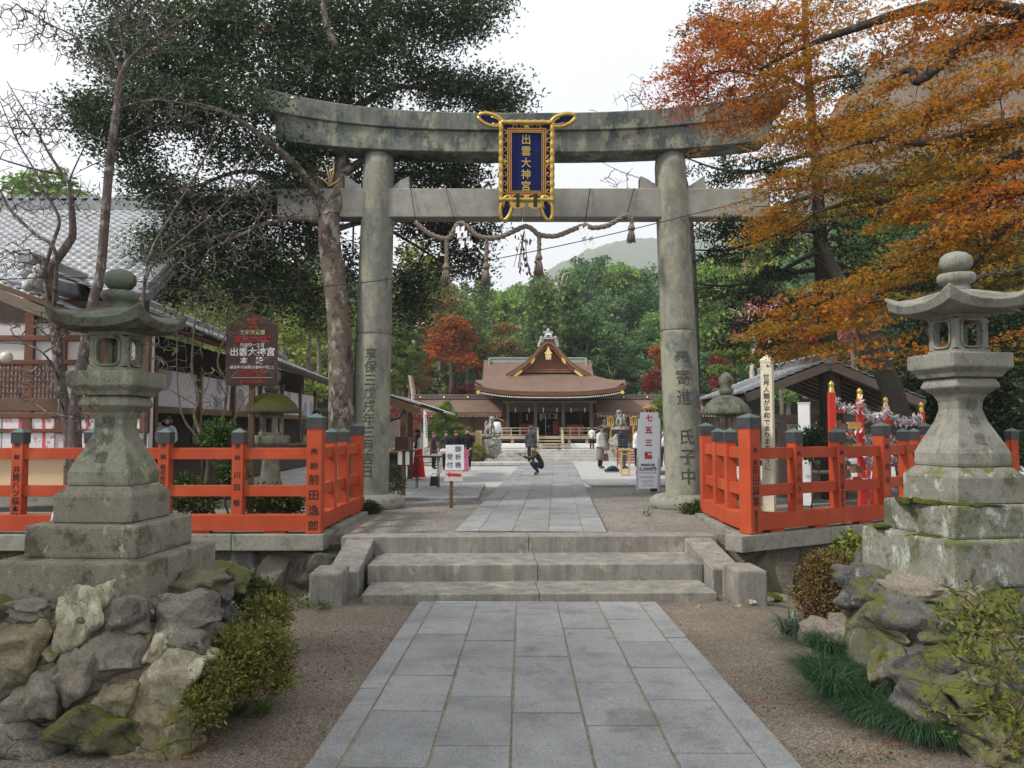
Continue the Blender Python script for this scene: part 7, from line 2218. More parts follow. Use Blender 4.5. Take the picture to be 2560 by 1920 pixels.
# brown notice board
BZ = 14.2
nb = thing('notice_board', (C4(1490, 1600, BZ).x, BZ, -0.05), 'dark brown house-shaped notice board with red emblem and white lettering', 'notice board')
NBR = plain('notice_brown', (0.055, 0.026, 0.024), 0.55, 0.15, 3, 0.05, 0.35)
pl = [C4(*p, BZ) for p in ((1345, 505), (1497, 432), (1648, 505), (1642, 862), (1340, 862))]
panel = MB().prism([(p.x, 0, p.z) for p in pl], (0, BZ, 0), (0, BZ - 0.05, 0)).build('panel', NBR, nb, world=True, bevel=0.006)
pp = C4(1490, 868, BZ)
MB().box((pp.x, BZ + 0.04, (pp.z + 0.3) / 2 - 0.03), (0.10, 0.08, pp.z + 0.3)).build('post', WOODB, nb, world=True, bevel=0.008)
RED_ = plain('sign_red', (0.36, 0.02, 0.02), 0.6, 0.1, 5, 0)
PALE_ = plain('sign_cream', (0.62, 0.55, 0.30), 0.6, 0.1, 5, 0)
WHT_ = plain('sign_white', (0.72, 0.72, 0.72), 0.6, 0.05, 5, 0)
def onboard(tx, xc, yc, width, h, mat, bold=0.01):
    p = C4(xc, yc, BZ - 0.05)
    k = 0.422 * BZ / FPX
    return text_mesh(tx, h * k * 1.05, mat, panel, vertical=False, at=(p.x - nb.location.x, BZ - 0.056 - nb.location.y, p.z - nb.location.z), fit=width * k, bold=bold)
onboard('文化財愛護', 1496, 549, 150, 27, PALE_)
onboard('重要文化財', 1494, 590, 218, 36, RED_, 0.03)
onboard('丹波國一之宮', 1494, 624, 144, 21, WHT_)
onboard('出雲大神宮', 1496, 666, 262, 48, WHT_, 0.02)
onboard('本\u3000殿', 1492, 717, 138, 36, WHT_, 0.02)
onboard('鎌倉時代末期(元徳年中建立)', 1492, 755, 256, 21, WHT_)
onboard('火気厳禁', 1489, 792, 178, 30, RED_, 0.03)
onboard('HITACHI', 1488, 839, 132, 20, RED_, 0.03)
a, b = C4(1366, 815, BZ - 0.05), C4(1614, 815, BZ - 0.05)
MB().box(((a.x + b.x) / 2, BZ - 0.054, a.z), (b.x - a.x, 0.004, 0.008)).build('rule_line', PALE_, panel, world=True)
mb = MB()                                                     # emblem: three stacked bracket shapes
for k in range(3):
    y0 = 457 + k * 22
    hw = 39 - k * 5
    poly = [(1497 - hw, y0), (1497 - hw + 6, y0 + 10), (1497 - 14, y0 + 10), (1497 - 10, y0 + 4), (1497 + 10, y0 + 4), (1497 + 14, y0 + 10), (1497 + hw - 6, y0 + 10), (1497 + hw, y0), (1497 + hw - 4, y0 + 18), (1497 + 12, y0 + 21), (1497 - 12, y0 + 21), (1497 - hw + 4, y0 + 18)]
    q_ = [C4(x, y, BZ - 0.05) for x, y in poly]
    mb.prism([(p.x, 0, p.z) for p in q_], (0, BZ - 0.05, 0), (0, BZ - 0.055, 0))
mb.build('emblem', RED_, panel, world=True)

# white paper direction sign
SZ = 15.9
sg = thing('direction_sign', (C1(985, 1600, SZ).x, SZ, 0), 'white paper sign with black brush writing and a red arrow beside the path', 'sign')
k = 0.1808 * SZ / FPX
a, b = C1(910, 842, SZ), C1(1160, 1190, SZ)
sh_ = MB().box(((a.x + b.x) / 2, SZ - 0.012, (a.z + b.z) / 2), (b.x - a.x, 0.02, a.z - b.z)).build('paper_sheet', WHITE, sg, world=True)
a, b = C1(890, 1186, SZ), C1(1140, 1342, SZ)
MB().box(((a.x + b.x) / 2, SZ - 0.004, (a.z + b.z) / 2), (b.x - a.x, 0.018, a.z - b.z)).build('board', plain('pale_board', (0.60, 0.55, 0.50), 0.8, 0.08, 4, 0.05), sg, world=True)
p = C1(985, 1340, SZ)
MB().box((p.x, SZ + 0.03, (p.z + 0.15) / 2), (0.065, 0.05, p.z + 0.15)).build('post', WOODB, sg, world=True, bevel=0.005)
ar = [(920, 1250), (970, 1212), (968, 1234), (1122, 1240), (1120, 1280), (966, 1272), (968, 1292)]
MB().prism([(C1(x, y, SZ).x, 0, C1(x, y, SZ).z) for x, y in ar][::-1], (0, SZ - 0.014, 0), (0, SZ - 0.018, 0)).build('red_arrow', plain('arrow_red', (0.50, 0.03, 0.03), 0.7, 0.1, 5, 0), sg, world=True)
for tx, x, y0, step in (('御祈祷', 1080, 905, 1.17), ('受付', 968, 1010, 1.2)):
    p = C1(x, y0, SZ)
    text_mesh(tx, 84 * k * 1.05, INK, sh_, at=(p.x - sg.location.x, -0.028, p.z - sg.location.z), step=step * 1.05, italic=0.0, bold=0.004)

# small dark notice box on a post beside the stall
KZ = 18.6
kb = thing('notice_box', (C1(315, 1550, KZ).x, KZ, 0), 'dark brown wooden box board on a post with paper slips in front of the stall', 'notice board')
MB().box((C1(325, 1200, KZ).x, KZ, C1(0, 920, KZ).z / 2), (0.09, 0.08, C1(0, 920, KZ).z)).build('post', WOODB, kb, world=True, bevel=0.006)
a, b = C1(212, 728, KZ), C1(388, 905, KZ)
MB().box(((a.x + b.x) / 2, KZ - 0.02, (a.z + b.z) / 2), (b.x - a.x, 0.10, a.z - b.z)).build('box_front', wood('walnut_timber', (0.085, 0.04, 0.022), grain=(12, 1, 1)), kb, world=True, bevel=0.008)
a, b = C1(388, 735, KZ), C1(420, 900, KZ)
MB().box(((a.x + b.x) / 2, KZ + 0.08, (a.z + b.z) / 2), (b.x - a.x, 0.2, a.z - b.z)).build('box_side', WOODG, kb, world=True)
a, b = C1(200, 905, KZ), C1(455, 925, KZ)
MB().box(((a.x + b.x) / 2, KZ + 0.02, (a.z + b.z) / 2), (b.x - a.x, 0.30, a.z - b.z + 0.01)).build('shelf', WOODB, kb, world=True, bevel=0.005)
for (x0_, x1_, y0_, y1_) in ((255, 312, 930, 1115), (360, 412, 930, 1115)):
    a, b = C1(x0_, y0_, KZ), C1(x1_, y1_, KZ)
    MB().box(((a.x + b.x) / 2, KZ - 0.08, (a.z + b.z) / 2), (b.x - a.x, 0.01, a.z - b.z)).build('paper_slip', WHITE, kb, world=True)

# seven-five-three banner on an easel
VZ = 20.0
bn = thing('festival_banner', (C2(1770, 1460, VZ).x, VZ, 0), 'tall narrow white banner board with red characters on a pale easel by the dedication pillar', 'banner')
BAN = plain('banner_plastic', (0.80, 0.82, 0.86), 0.45, 0.06, 3, 0.1, 0.4, fine=9, bd=0.03)
def c2p(x, y, dy=0.0):
    p = C2(x, y, VZ); return (p.x, VZ + dy, p.z)
lo = [(1605, 1448), (1925, 1448), (1958, 480), (1935, 478), (1932, 388), (1678, 392), (1672, 478), (1648, 478)]
lean = 0.10
def leanp(x, y):
    p = C2(x, y, VZ); return (p.x, VZ + lean * p.z, p.z)
sheet = MB().add([leanp(*q_) for q_ in lo] + [(leanp(*q_)[0], leanp(*q_)[1] + 0.03, leanp(*q_)[2]) for q_ in lo], [tuple(range(8)), tuple(range(15, 7, -1))] + [((i + 1) % 8, i, 8 + i, 8 + (i + 1) % 8) for i in range(8)]).build('banner_sheet', BAN, bn, world=True)
k = 0.1808 * VZ / FPX
BR = plain('banner_red', (0.52, 0.035, 0.06), 0.6, 0.1, 5, 0)
def bant(tx, x, y, h, mat, w_=None, bold=0.02):
    p = C2(x, y, VZ)
    text_mesh(tx, h * k * 1.06, mat, sheet, vertical=False, at=(p.x - bn.location.x, lean * p.z - 0.012, p.z - bn.location.z), fit=w_ * k if w_ else None, bold=bold)
bant('七', 1803, 480, 95, BR, 98, 0.035); bant('五', 1793, 645, 95, BR, 105, 0.035); bant('三', 1790, 820, 95, BR, 100, 0.035); bant('詣', 1783, 995, 100, BR, 110, 0.035)
bant('特別祈祷料', 1773, 1124, 40, INK, 195); bant('5,000円', 1773, 1180, 44, INK, 232)
mb = MB(); mr = MB(); rr = random.Random(6)
for (y, h, m_, x0_, x1_) in ((1228, 22, mr, 1655, 1888), (1290, 34, mb, 1660, 1875), (1338, 24, mr, 1680, 1850), (1368, 14, mr, 1690, 1850), (1400, 22, mb, 1700, 1870)):
    x = x0_
    while x < x1_ - 8:                                             # small print: too fine to read
        w_ = rr.uniform(6, 13)
        for q_ in range(2):
            p = C2(x + w_ / 2, y + (q_ - 0.5) * h * 0.5, VZ)
            m_.box((p.x, VZ + lean * p.z - 0.008, p.z), (w_ * k * rr.uniform(0.5, 1), 0.006, h * k * rr.uniform(0.18, 0.34)))
        x += w_ + rr.uniform(3, 6)
mb.build('small_print', plain('grey_print', (0.42, 0.36, 0.40), 0.8, 0.1, 5, 0), sheet, world=True)
mr.build('red_small_print', plain('pink_print', (0.55, 0.20, 0.24), 0.8, 0.1, 5, 0), sheet, world=True)
for (x, x2, dy) in ((1615, 1650, -0.03), (1912, 1930, -0.03), (1985, 1955, 0.55)):
    a, b = C2(x, 1490, VZ), C2(x2, 700, VZ)
    MB().bar((a.x, VZ + dy, 0.0), (b.x, VZ + lean * b.z + 0.05, b.z), 0.035, 0.035).build('easel_leg', plain('alu_grey', (0.45, 0.46, 0.48), 0.45, 0.1, 5, 0, 0.4), bn, world=True)
a = C2(1850, 1465, VZ)
MB().box((a.x, VZ + 0.03, 0.04), (0.16, 0.12, 0.08)).build('weight_block', BLACK, bn, world=True, bevel=0.01)

# peace pole and the plain white post
PZ2 = 15.6
pw = thing('peace_pole', (C6(625, 1580, PZ2).x, PZ2, -0.03), 'square white peace pole with pointed cap and vertical writing behind the fence', 'post')
t_ = C6(608, 725, PZ2)
PAINTW = plain('cream_white_paint', (0.62, 0.58, 0.44), 0.6, 0.1, 2, 0.05)
hp = t_.z + 0.03
wq = 0.215
rzp = R(-28)
sh2 = MB().box((0, 0, hp / 2), (wq, wq, hp), rzp).build('shaft', PAINTW, pw, bevel=0.006)
mb = MB(); mb.box((0, 0, hp + 0.02), (wq + 0.02, wq + 0.02, 0.05), rzp)
cs = [(math.cos(rzp + a) * (wq + 0.02) * 0.7071, math.sin(rzp + a) * (wq + 0.02) * 0.7071, hp + 0.045) for a in (R(-135), R(-45), R(45), R(135))]
mb.add(cs + [(0, 0, hp + 0.16)], [(0, 1, 4), (1, 2, 4), (2, 3, 4), (3, 0, 4)]); mb.build('cap', PAINTW, pw)
fx, fy = math.sin(rzp), -math.cos(rzp)
text_mesh('世界人類が平和でありますように', 0.125, INK, sh2, at=(fx * (wq / 2 + 0.004), fy * (wq / 2 + 0.004), hp - 0.30), rz=rzp, step=1.0, bold=0.01)
rz2 = rzp - R(90)
fx, fy = math.sin(rz2), -math.cos(rz2)
text_mesh('May Peace Prevail On Earth', 0.135, plain('blue_ink', (0.02, 0.03, 0.10), 0.7, 0.1, 5, 0), sh2, vertical=False, at=(fx * (wq / 2 + 0.004), fy * (wq / 2 + 0.004), hp - 1.0), rz=rz2, ry=R(90), fit=1.7, bold=0.01)
w2 = thing('white_post', (C6(840, 1500, 16.8).x, 16.8, -0.03), 'plain white square post standing between the peace pole and the red rack', 'post')
h2 = C6(840, 962, 16.8).z
MB().box((0, 0, h2 / 2), (0.23, 0.23, h2), R(-24)).build('shaft', plain('chalk_white_paint', (0.70, 0.72, 0.74), 0.6, 0.06, 2, 0.05), w2, bevel=0.006)
MB().box((0, 0, h2 + 0.015), (0.25, 0.25, 0.03), R(-24)).build('cap', PAINTW, w2)

# red rack for paper fortunes: posts with gilt finials, rails, tied papers, wooden plaques
FORTP = plain('fortune_paper', (0.60, 0.57, 0.60), 0.9, 0.1, 9, 0)
rk = thing('paper_fortune_rack', (C6(1150, 1560, 15.3).x, 15.3, 0), 'vermilion rack hung with tied white paper fortunes and wooden plaques behind the fence', 'rack')
RPOST = plain('rack_red', (0.50, 0.035, 0.02), 0.45, 0.1, 4, 0.03, 0.35)
posts = [(990, 830, 14.6, 0.115), (1157, 872, 15.4, 0.115), (1311, 925, 16.2, 0.115), (1521, 955, 17.0, 0.115)]
pos = []
for (x, y, Z, wd) in posts:
    tp = C6(x, y, Z)
    pos.append((tp.x, Z, tp.z))
    h = tp.z - 0.20
    MB().box((tp.x, Z, h / 2 - 0.03), (wd, wd, h)).build('post', RPOST, rk, world=True, bevel=0.006)
    mb = MB()
    mb.lathe([(0.055, h - 0.045), (0.06, h), (0.048, h + 0.02), (0.05, h + 0.07), (0.035, h + 0.085), (0.055, h + 0.12), (0.045, h + 0.165), (0.015, h + 0.195), (0.002, h + 0.21)], 14, (tp.x, Z, -0.015))
    mb.build('gilt_finial', GOLD, rk, world=True)
rr = random.Random(8)
for i in range(3):
    a, b = Vector((pos[i][0], pos[i][1], 0)), Vector((pos[i + 1][0], pos[i + 1][1], 0))
    zt = min(pos[i][2], pos[i + 1][2]) - 0.48
    for q_ in range(4):
        MB().bar(a + Vector((0, 0, zt - q_ * 0.42)), b + Vector((0, 0, zt - q_ * 0.42)), 0.05, 0.06).build('rail', RPOST, rk, world=True)
    V, Q_ = [], []
    rs = np.random.default_rng(60 + i)
    for q_ in range(4):
        n = 150 if i else 70
        if i == 0 and q_ > 0: n = 12
        f = rs.uniform(0.02, 0.98, n)
        sag = 0.16 * (2 * f - 1) ** 2 + (0.06 if q_ == 0 else 0.0)
        C = np.array(a) + (np.array(b) - np.array(a)) * f[:, None]
        C[:, 2] = zt - q_ * 0.42 + sag + rs.normal(size=n) * 0.05 - 0.02
        C[:, 1] -= 0.05 + rs.uniform(0, 0.06, n)
        Vq, Qq = leaf_quads(C, 0.15, 0.045, rs, fold=0.5, droop=0.4)
        Q_.append(Qq + len(V) * 0 + sum(len(v) for v in V)); V.append(Vq)
    o = np_mesh('tied_papers', np.concatenate(V), np.concatenate(Q_), FORTP, rk, off=rk.location)
    o['kind'] = 'stuff'
a, b = Vector(pos[0]), Vector(pos[1])
for q_ in range(3):
    for n in range(4):
        f = 0.16 + 0.22 * n
        c = a.lerp(b, f); c.z = 0
        MB().box((c.x + rr.uniform(-.02, .02), c.y - 0.06 - 0.012 * n, 1.62 - q_ * 0.42 + rr.uniform(-.03, .03)), (0.15, 0.012, 0.13), ry=rr.uniform(-.15, .15)).build('wooden_plaque', [WOODL, WOODY, WOODG][rr.randrange(3)], rk, world=True)
for (x, Z) in ((1240, 14.9), (1200, 15.9)):
    a_, b_ = C6(x - 15, 1620, Z), C6(x + 25, 1240, Z)
    MB().bar(a_, b_, 0.07, 0.07).build('brace', RPOST, rk, world=True)
# small wooden benches behind the fence
bc = thing('wooden_bench', (C6(905, 1360, 17.5).x, 17.5, 0), 'small plain wooden bench under the water pavilion behind the white post', 'bench')
MB().box((0, 0, 0.62), (1.0, 0.35, 0.06)).build('seat', WOODG, bc, bevel=0.01)
for x in (-0.38, 0.38): MB().box((x, 0, 0.3), (0.10, 0.28, 0.58)).build('leg', WOODG, bc)

# folding table by the maiden
ft = thing('folding_table', (C1(640, 1000, 20.5).x, 20.9, 0), 'low black legged folding table with papers beside the red skirted maiden', 'table')
hz = C1(0, 1010, 20.6).z
MB().box((0.02, 0, hz), (0.70, 0.45, 0.04)).build('table_top', plain('table_dark', (0.06, 0.04, 0.03), 0.4, 0.1, 4, 0), ft, bevel=0.006)
for x in (-0.28, 0.28):
    for y in (-0.18, 0.18):
        MB().tube([(x, y, 0), (x, y, hz - 0.02)], 0.014, n=6).build('leg', BLACK, ft)
MB().bar((-0.28, -0.18, hz - 0.14), (0.28, -0.18, hz - 0.14), 0.02, 0.02).build('brace', BLACK, ft)
MB().box((0.2, 0.0, hz + 0.045), (0.2, 0.16, 0.05), 0.2).build('paper_stack', WHITE, ft)
MB().box((0.34, -0.1, hz - 0.28), (0.08, 0.16, 0.3), 0.1).build('hanging_papers', WHITE, ft)
gb = thing('black_bag', (C1(730, 1205, 21.2).x, 21.6, 0), 'black bag standing under the folding table', 'bag')
MB().box((0, 0, 0.14), (0.24, 0.16, 0.28), taper=0.8).build('body', BLACK, gb, bevel=0.03, seg=2)
MB().tube([(-0.07, 0, 0.27), (-0.05, 0, 0.36), (0.05, 0, 0.36), (0.07, 0, 0.27)], 0.008, n=5).build('handle', BLACK, gb)
# white feather banner
fbn = thing('feather_banner', (C1(625, 900, 30).x, 30, 0), 'slim white feather banner standing between the stall and the small pine', 'banner')
a, b = C1(605, 385, 30), C1(655, 880, 30)
MB().tube([(C1(600, 1000, 30).x - fbn.location.x, 0, 0), (C1(610, 380, 30).x - fbn.location.x, 0, a.z + 0.05)], 0.018, n=6).build('pole', WHITE, fbn)
mb = MB()
poly = [C1(*q_, 30) for q_ in ((608, 400), (640, 378), (650, 500), (662, 860), (610, 885), (600, 700))]
mb.prism([(p.x, 0, p.z) for p in poly][::-1], (0, 29.98, 0), (0, 29.99, 0)); mb.build('cloth', WHITE, fbn, world=True)
mb = MB()
for k in range(9):
    p = C1(628 + k * 1.5, 440 + k * 36, 29.9); mb.box((p.x, 29.96, p.z), (0.045, 0.004, 0.05)); 
mb.build('blue_print', plain('navy_print', (0.05, 0.09, 0.18), 0.8, 0.1, 5, 0), fbn, world=True)

# wooden stand with a tray, shoulder bag
ws = thing('offering_stand', (C2(1455, 1195, 27.4).x, 27.4, 0), 'honey coloured wooden tray stand in front of the man in the checked jacket', 'stand')
hz = C2(0, 905, 27.4).z
w_ = 0.30
MB().box((0, 0, hz), (w_ * 1.25, 0.30, 0.05)).build('tray', WOODY, ws, bevel=0.008)
for x in (-w_ / 2 + 0.02, w_ / 2 - 0.02):
    for y in (-0.11, 0.11): MB().box((x, y, hz / 2), (0.032, 0.032, hz - 0.03)).build('leg', WOODY, ws)
for z in (0.10, hz - 0.16): MB().box((0, -0.11, z), (w_ - 0.06, 0.025, 0.03)).build('rail', WOODY, ws)
MB().box((0, 0, 0.02), (w_ * 1.1, 0.28, 0.03)).build('foot_board', WOODY, ws)
sb_ = thing('shoulder_bag', (C2(1270, 1160, 29.0).x, 29.0, 0), 'navy blue shoulder bag lying on the gravel between two visitors', 'bag')
mb = MB()
rings = []
for i in range(9):
    t = i / 8
    x = -0.26 + 0.52 * t
    hh = 0.05 + 0.16 * math.sin(t * math.pi) ** 0.6 * (0.7 + 0.5 * t)
    rings.append([(x, 0.13 * math.cos(a_), max(0.0, hh * 0.55 + hh * 0.55 * math.sin(a_))) for a_ in np.linspace(0, 2 * math.pi, 13)[:-1]])
mb.loft(rings); mb.build('body', plain('navy_nylon', (0.01, 0.022, 0.06), 0.5, 0.3, 12, 0.2, 0.3), sb_)
MB().tube([(-0.2, -0.1, 0.05), (0.0, -0.17, 0.20), (0.2, -0.1, 0.12)], 0.012, n=5).build('strap', BLACK, sb_)

# guardian lion-dogs on rough pedestals
KST = stone('guardian_stone', (0.32, 0.31, 0.27), lich=(0.52, 0.51, 0.42), lth=0.55, dark=(0.11, 0.11, 0.095), dth=0.54, speck=0.25, scale=5, bump=0.8, bd=0.03)
def komainu(base, face, label, ph, bw_):
    t = thing('guardian_lion_dog', base, label, 'stone statue', face)
    rock_mesh('rough_pedestal', (0, 0, ph * 0.42), (bw_ * 1.5, bw_ * 1.2, ph * 0.98), 31 if face < 0 else 37, KST, t, rough=0.22, box=0.6)
    MB().box((0, 0, ph - 0.05), (bw_ * 0.95, bw_ * 0.8, 0.14)).build('plinth', KST, t, bevel=0.02)
    # sitting body as one skinned figure (faces -Y)
    J = {'rump': (0, 0.22, 0.16, 0.15), 'belly': (0, 0.08, 0.30, 0.14), 'chest': (0, -0.08, 0.44, 0.15), 'neck': (0, -0.10, 0.58, 0.12), 'head': (0, -0.16, 0.70, 0.135), 'muz': (0, -0.30, 0.67, 0.08),
         'lf1': (0.11, -0.15, 0.34, 0.06), 'lf2': (0.12, -0.17, 0.05, 0.05), 'lf3': (0.12, -0.24, 0.03, 0.05), 'rf1': (-0.11, -0.15, 0.34, 0.06), 'rf2': (-0.12, -0.17, 0.05, 0.05), 'rf3': (-0.12, -0.24, 0.03, 0.05),
         'lh1': (0.15, 0.10, 0.20, 0.09), 'lh2': (0.17, 0.22, 0.06, 0.06), 'lh3': (0.17, 0.05, 0.03, 0.05), 'rh1': (-0.15, 0.10, 0.20, 0.09), 'rh2': (-0.17, 0.22, 0.06, 0.06), 'rh3': (-0.17, 0.05, 0.03, 0.05),
         'el': (0.10, -0.10, 0.80, 0.04), 'er': (-0.10, -0.10, 0.80, 0.04), 't1': (0, 0.34, 0.28, 0.06), 't2': (0, 0.36, 0.46, 0.09), 't3': (0, 0.30, 0.62, 0.05), 'm1': (0.12, -0.05, 0.62, 0.06), 'm2': (-0.12, -0.05, 0.62, 0.06)}
    E_ = [('rump', 'belly'), ('belly', 'chest'), ('chest', 'neck'), ('neck', 'head'), ('head', 'muz'), ('chest', 'lf1'), ('lf1', 'lf2'), ('lf2', 'lf3'), ('chest', 'rf1'), ('rf1', 'rf2'), ('rf2', 'rf3'), ('rump', 'lh1'), ('lh1', 'lh2'), ('lh2', 'lh3'), ('rump', 'rh1'), ('rh1', 'rh2'), ('rh2', 'rh3'), ('head', 'el'), ('head', 'er'), ('rump', 't1'), ('t1', 't2'), ('t2', 't3'), ('neck', 'm1'), ('neck', 'm2')]
    o = skin_fig('body', J, E_, 'rump', [KST], {}, t, (0, 0, ph + 0.02), 1.0, 2)
    return t
def skin_fig(name, J, E_, root, mats, emat, parent, off, sc, sub=1):
    """skeleton with a radius per joint -> one continuous skinned surface; emat gives an edge a material index"""
    names = list(J)
    me = bpy.data.meshes.new('s')
    me.from_pydata([(J[n][0] * sc, J[n][1] * sc, J[n][2] * sc) for n in names], [(names.index(a), names.index(b)) for a, b in E_], [])
    ob = bpy.data.objects.new('s', me)
    COL.objects.link(ob)
    sm = ob.modifiers.new('skin', 'SKIN')
    sm.use_smooth_shade = True
    sm.branch_smoothing = 0.4
    for i, n in enumerate(names):
        r = J[n][3] * sc
        d = me.skin_vertices[0].data[i]
        d.radius = (r, (J[n][4] * sc if len(J[n]) > 4 else r))
        d.use_root = (n == root)
    if sub:
        sd_ = ob.modifiers.new('sub', 'SUBSURF'); sd_.levels = sub; sd_.render_levels = sub
    dg = bpy.context.evaluated_depsgraph_get()
    out = bpy.data.meshes.new_from_object(ob.evaluated_get(dg))
    bpy.data.objects.remove(ob); bpy.data.meshes.remove(me)
    out.materials.clear()
    for m in mats: out.materials.append(m)
    if emat:
        segs = [(Vector(J[a][:3]) * sc, Vector(J[b][:3]) * sc, J[a][3] * sc, J[b][3] * sc, emat.get((a, b), 0)) for a, b in E_]
        for p in out.polygons:
            best, bi = 1e9, 0
            for a, b, ra, rb, m in segs:
                ab = b - a
                t = max(0, min(1, (p.center - a).dot(ab) / max(ab.length_squared, 1e-9)))
                d = (p.center - (a + ab * t)).length - (ra + (rb - ra) * t) * 0.8
                if d < best: best, bi = d, m
            p.material_index = bi
    for p in out.polygons: p.use_smooth = True
    for v in out.vertices: v.co += Vector(off)
    out.name = name
    return link_mesh(name, out, parent)
kp = C1(1520, 1000, 37)
komainu((kp.x, 37.4, 0), R(35), 'lichened stone guardian lion-dog on a rough pedestal beside the clipped round bush', 1.28, 0.78)
kp = C2(1390, 700, 39)
komainu((kp.x, 39, 0.0), R(-40), 'lichened stone guardian lion-dog seen over the checked jacket between two yellow notice boards', 1.62, 0.75)

# yellow notice boards with little roofs, small lantern, white paper lantern, barrier rail
def yboard(x, y0, y1, wpx, Z, label, house=False):
    a, b = C2(x - wpx / 2, y0, Z), C2(x + wpx / 2, y1, Z)
    t = thing('yellow_notice_board', ((a.x + b.x) / 2, Z, 0), label, 'notice board')
    w_ = b.x - a.x
    MB().box((0, 0.04, b.z / 2), (0.09, 0.07, b.z)).build('post', WOODY, t)
    pnl = MB().box((0, 0, (a.z + b.z) / 2), (w_, 0.04, a.z - b.z)).build('board', WOODY, t)
    for sx in (-1, 1):
        MB().bar((0, -0.02, a.z + w_ * 0.24), (sx * w_ * 0.62, -0.02, a.z - 0.01), 0.16, 0.03).build('roof_board', WOODY, t)
    rr = random.Random(int(x))
    for cx in (-0.28, 0.0, 0.28):
        mb = MB()
        for q_ in range(6):
            s_ = 0.10 if cx == 0 else 0.055
            zz_ = a.z - 0.07 - q_ * (a.z - b.z - 0.1) / 6
            for r_ in range(3):
                mb.box((cx * w_ + rr.uniform(-.02, .02) * w_, -0.024, zz_ + rr.uniform(-.03, .03)), (s_ * rr.uniform(0.6, 1.3) * w_ * 1.6, 0.006, 0.014 if r_ else 0.02), ry=rr.uniform(-0.2, 0.2) + (1.57 if r_ == 2 else 0))
        mb.build('brush_strokes', INK, pnl)['kind'] = 'stuff'
    return t
yboard(1252, 475, 580, 92, 40, 'yellow wooden notice board just left of the lion-dog over the checked jacket')
yboard(1570, 470, 575, 92, 40, 'yellow wooden notice board between the lion-dog and the tall white banner')
yboard(1798, 335, 400, 160, 24, 'yellow roofed notice board showing over the top of the tall white banner')
al = thing('paper_lantern', (C1(1612, 640, 39).x, 39, 0), 'white standing paper lantern with a little wooden roof beside the lion-dog', 'lantern')
zc = C1(0, 595, 39).z
MB().box((0, 0, zc / 2 - 0.1), (0.07, 0.07, zc - 0.2)).build('post', WOODB, al)
MB().lathe([(0.15, zc - 0.30), (0.22, zc - 0.2), (0.23, zc + 0.05), (0.2, zc + 0.22), (0.16, zc + 0.25)], 14).build('shade', WHITE, al)
for sx in (-1, 1): MB().bar((0, 0, zc + 0.45), (sx * 0.36, 0, zc + 0.30), 0.3, 0.03).build('roof_board', WOODL, al)
br = thing('barrier_rail', (C2(480, 900, 40.7).x, 40.7, 0.48), 'low pale barrier rail on dark stands across the hall steps', 'barrier')
xa, xb2 = C2(170, 830, 40.7).x - br.location.x, C2(700, 830, 40.7).x - br.location.x
zr_ = C2(0, 832, 40.7).z - 0.48
MB().tube([(xa, 0, zr_), (xb2, 0, zr_)], 0.03, n=8).build('rail', WOODL, br)
for f in (0.15, 0.70, 0.95):
    mb = MB(); mb.lathe([(0.10, 0), (0.10, 0.02), (0.02, 0.035), (0.018, zr_ + 0.03), (0.03, zr_ + 0.05), (0.035, zr_ + 0.10), (0.01, zr_ + 0.13)], 10, (xa + (xb2 - xa) * f, 0.0, 0)); mb.build('stand', BLACK if f < 0.9 else plain('brass_grey', (0.25, 0.23, 0.2), 0.4, 0.1, 5, 0), br)
# table with bottles and a red rail on the right of the forecourt
bt = thing('bottle_table', (C2(2040, 900, 27).x, 27, 0), 'low table with clear bottles beside the dedication pillar', 'table')
zt_ = C2(0, 858, 27).z
MB().box((0.05, 0, zt_ - 0.02), (0.75, 0.5, 0.04)).build('table_top', WOODG, bt, bevel=0.006)
for x in (-0.28, 0.36):
    for y in (-0.2, 0.2): MB().box((x, y, zt_ / 2 - 0.02), (0.04, 0.04, zt_ - 0.04)).build('leg', WOODG, bt)
for i, (x, lab) in enumerate(((1982, 'left one of two clear plastic bottles on the low table'), (2040, 'clear plastic bottle nearer the dedication pillar on the low table'))):
    p = C2(x, 858, 27)
    t = thing('plastic_bottle', (p.x, 27, zt_), lab, 'bottle', group='bottles on the low table')
    MB().lathe([(0.055, 0), (0.06, 0.01), (0.06, 0.20), (0.05, 0.24), (0.02, 0.28), (0.02, 0.30)], 12).build('body', plain('bottle_plastic', (0.62, 0.66, 0.72), 0.2, 0.05, 3, 0, 0.5), t)
    MB().lathe([(0.022, 0.30), (0.022, 0.33), (0.005, 0.335)], 10).build('cap', WHITE, t)
rl_ = thing('red_barrier', (C2(1450, 950, 33).x, 33, 0), 'red slatted barrier standing behind the legs of the man in the checked jacket', 'barrier')
mb = MB()
for k in range(6): mb.box((0.15, 0, 0.15 + k * 0.115), (0.95, 0.03, 0.05))
mb.build('slats', plain('dull_red', (0.30, 0.07, 0.05), 0.7, 0.1, 4, 0), rl_)
for x in (-0.30, 0.60): MB().box((x, 0.03, 0.42), (0.05, 0.05, 0.84)).build('post', REDL, rl_)
lg = thing('timber_log', (C2(2010, 1270, 24.5).x, 25.2, 0.09), 'pale split log lying at the path edge beside the dedication pillar', 'log')
MB().tube([(-0.75, 0.25, 0.09), (0.15, -0.05, 0.09)], 0.075, n=9).build('log', WOODG, lg)
MB().tube([(-0.3, 0.25, 0.05), (0.4, 0.25, 0.05)], 0.05, n=9).build('split_piece', WOODL, lg)
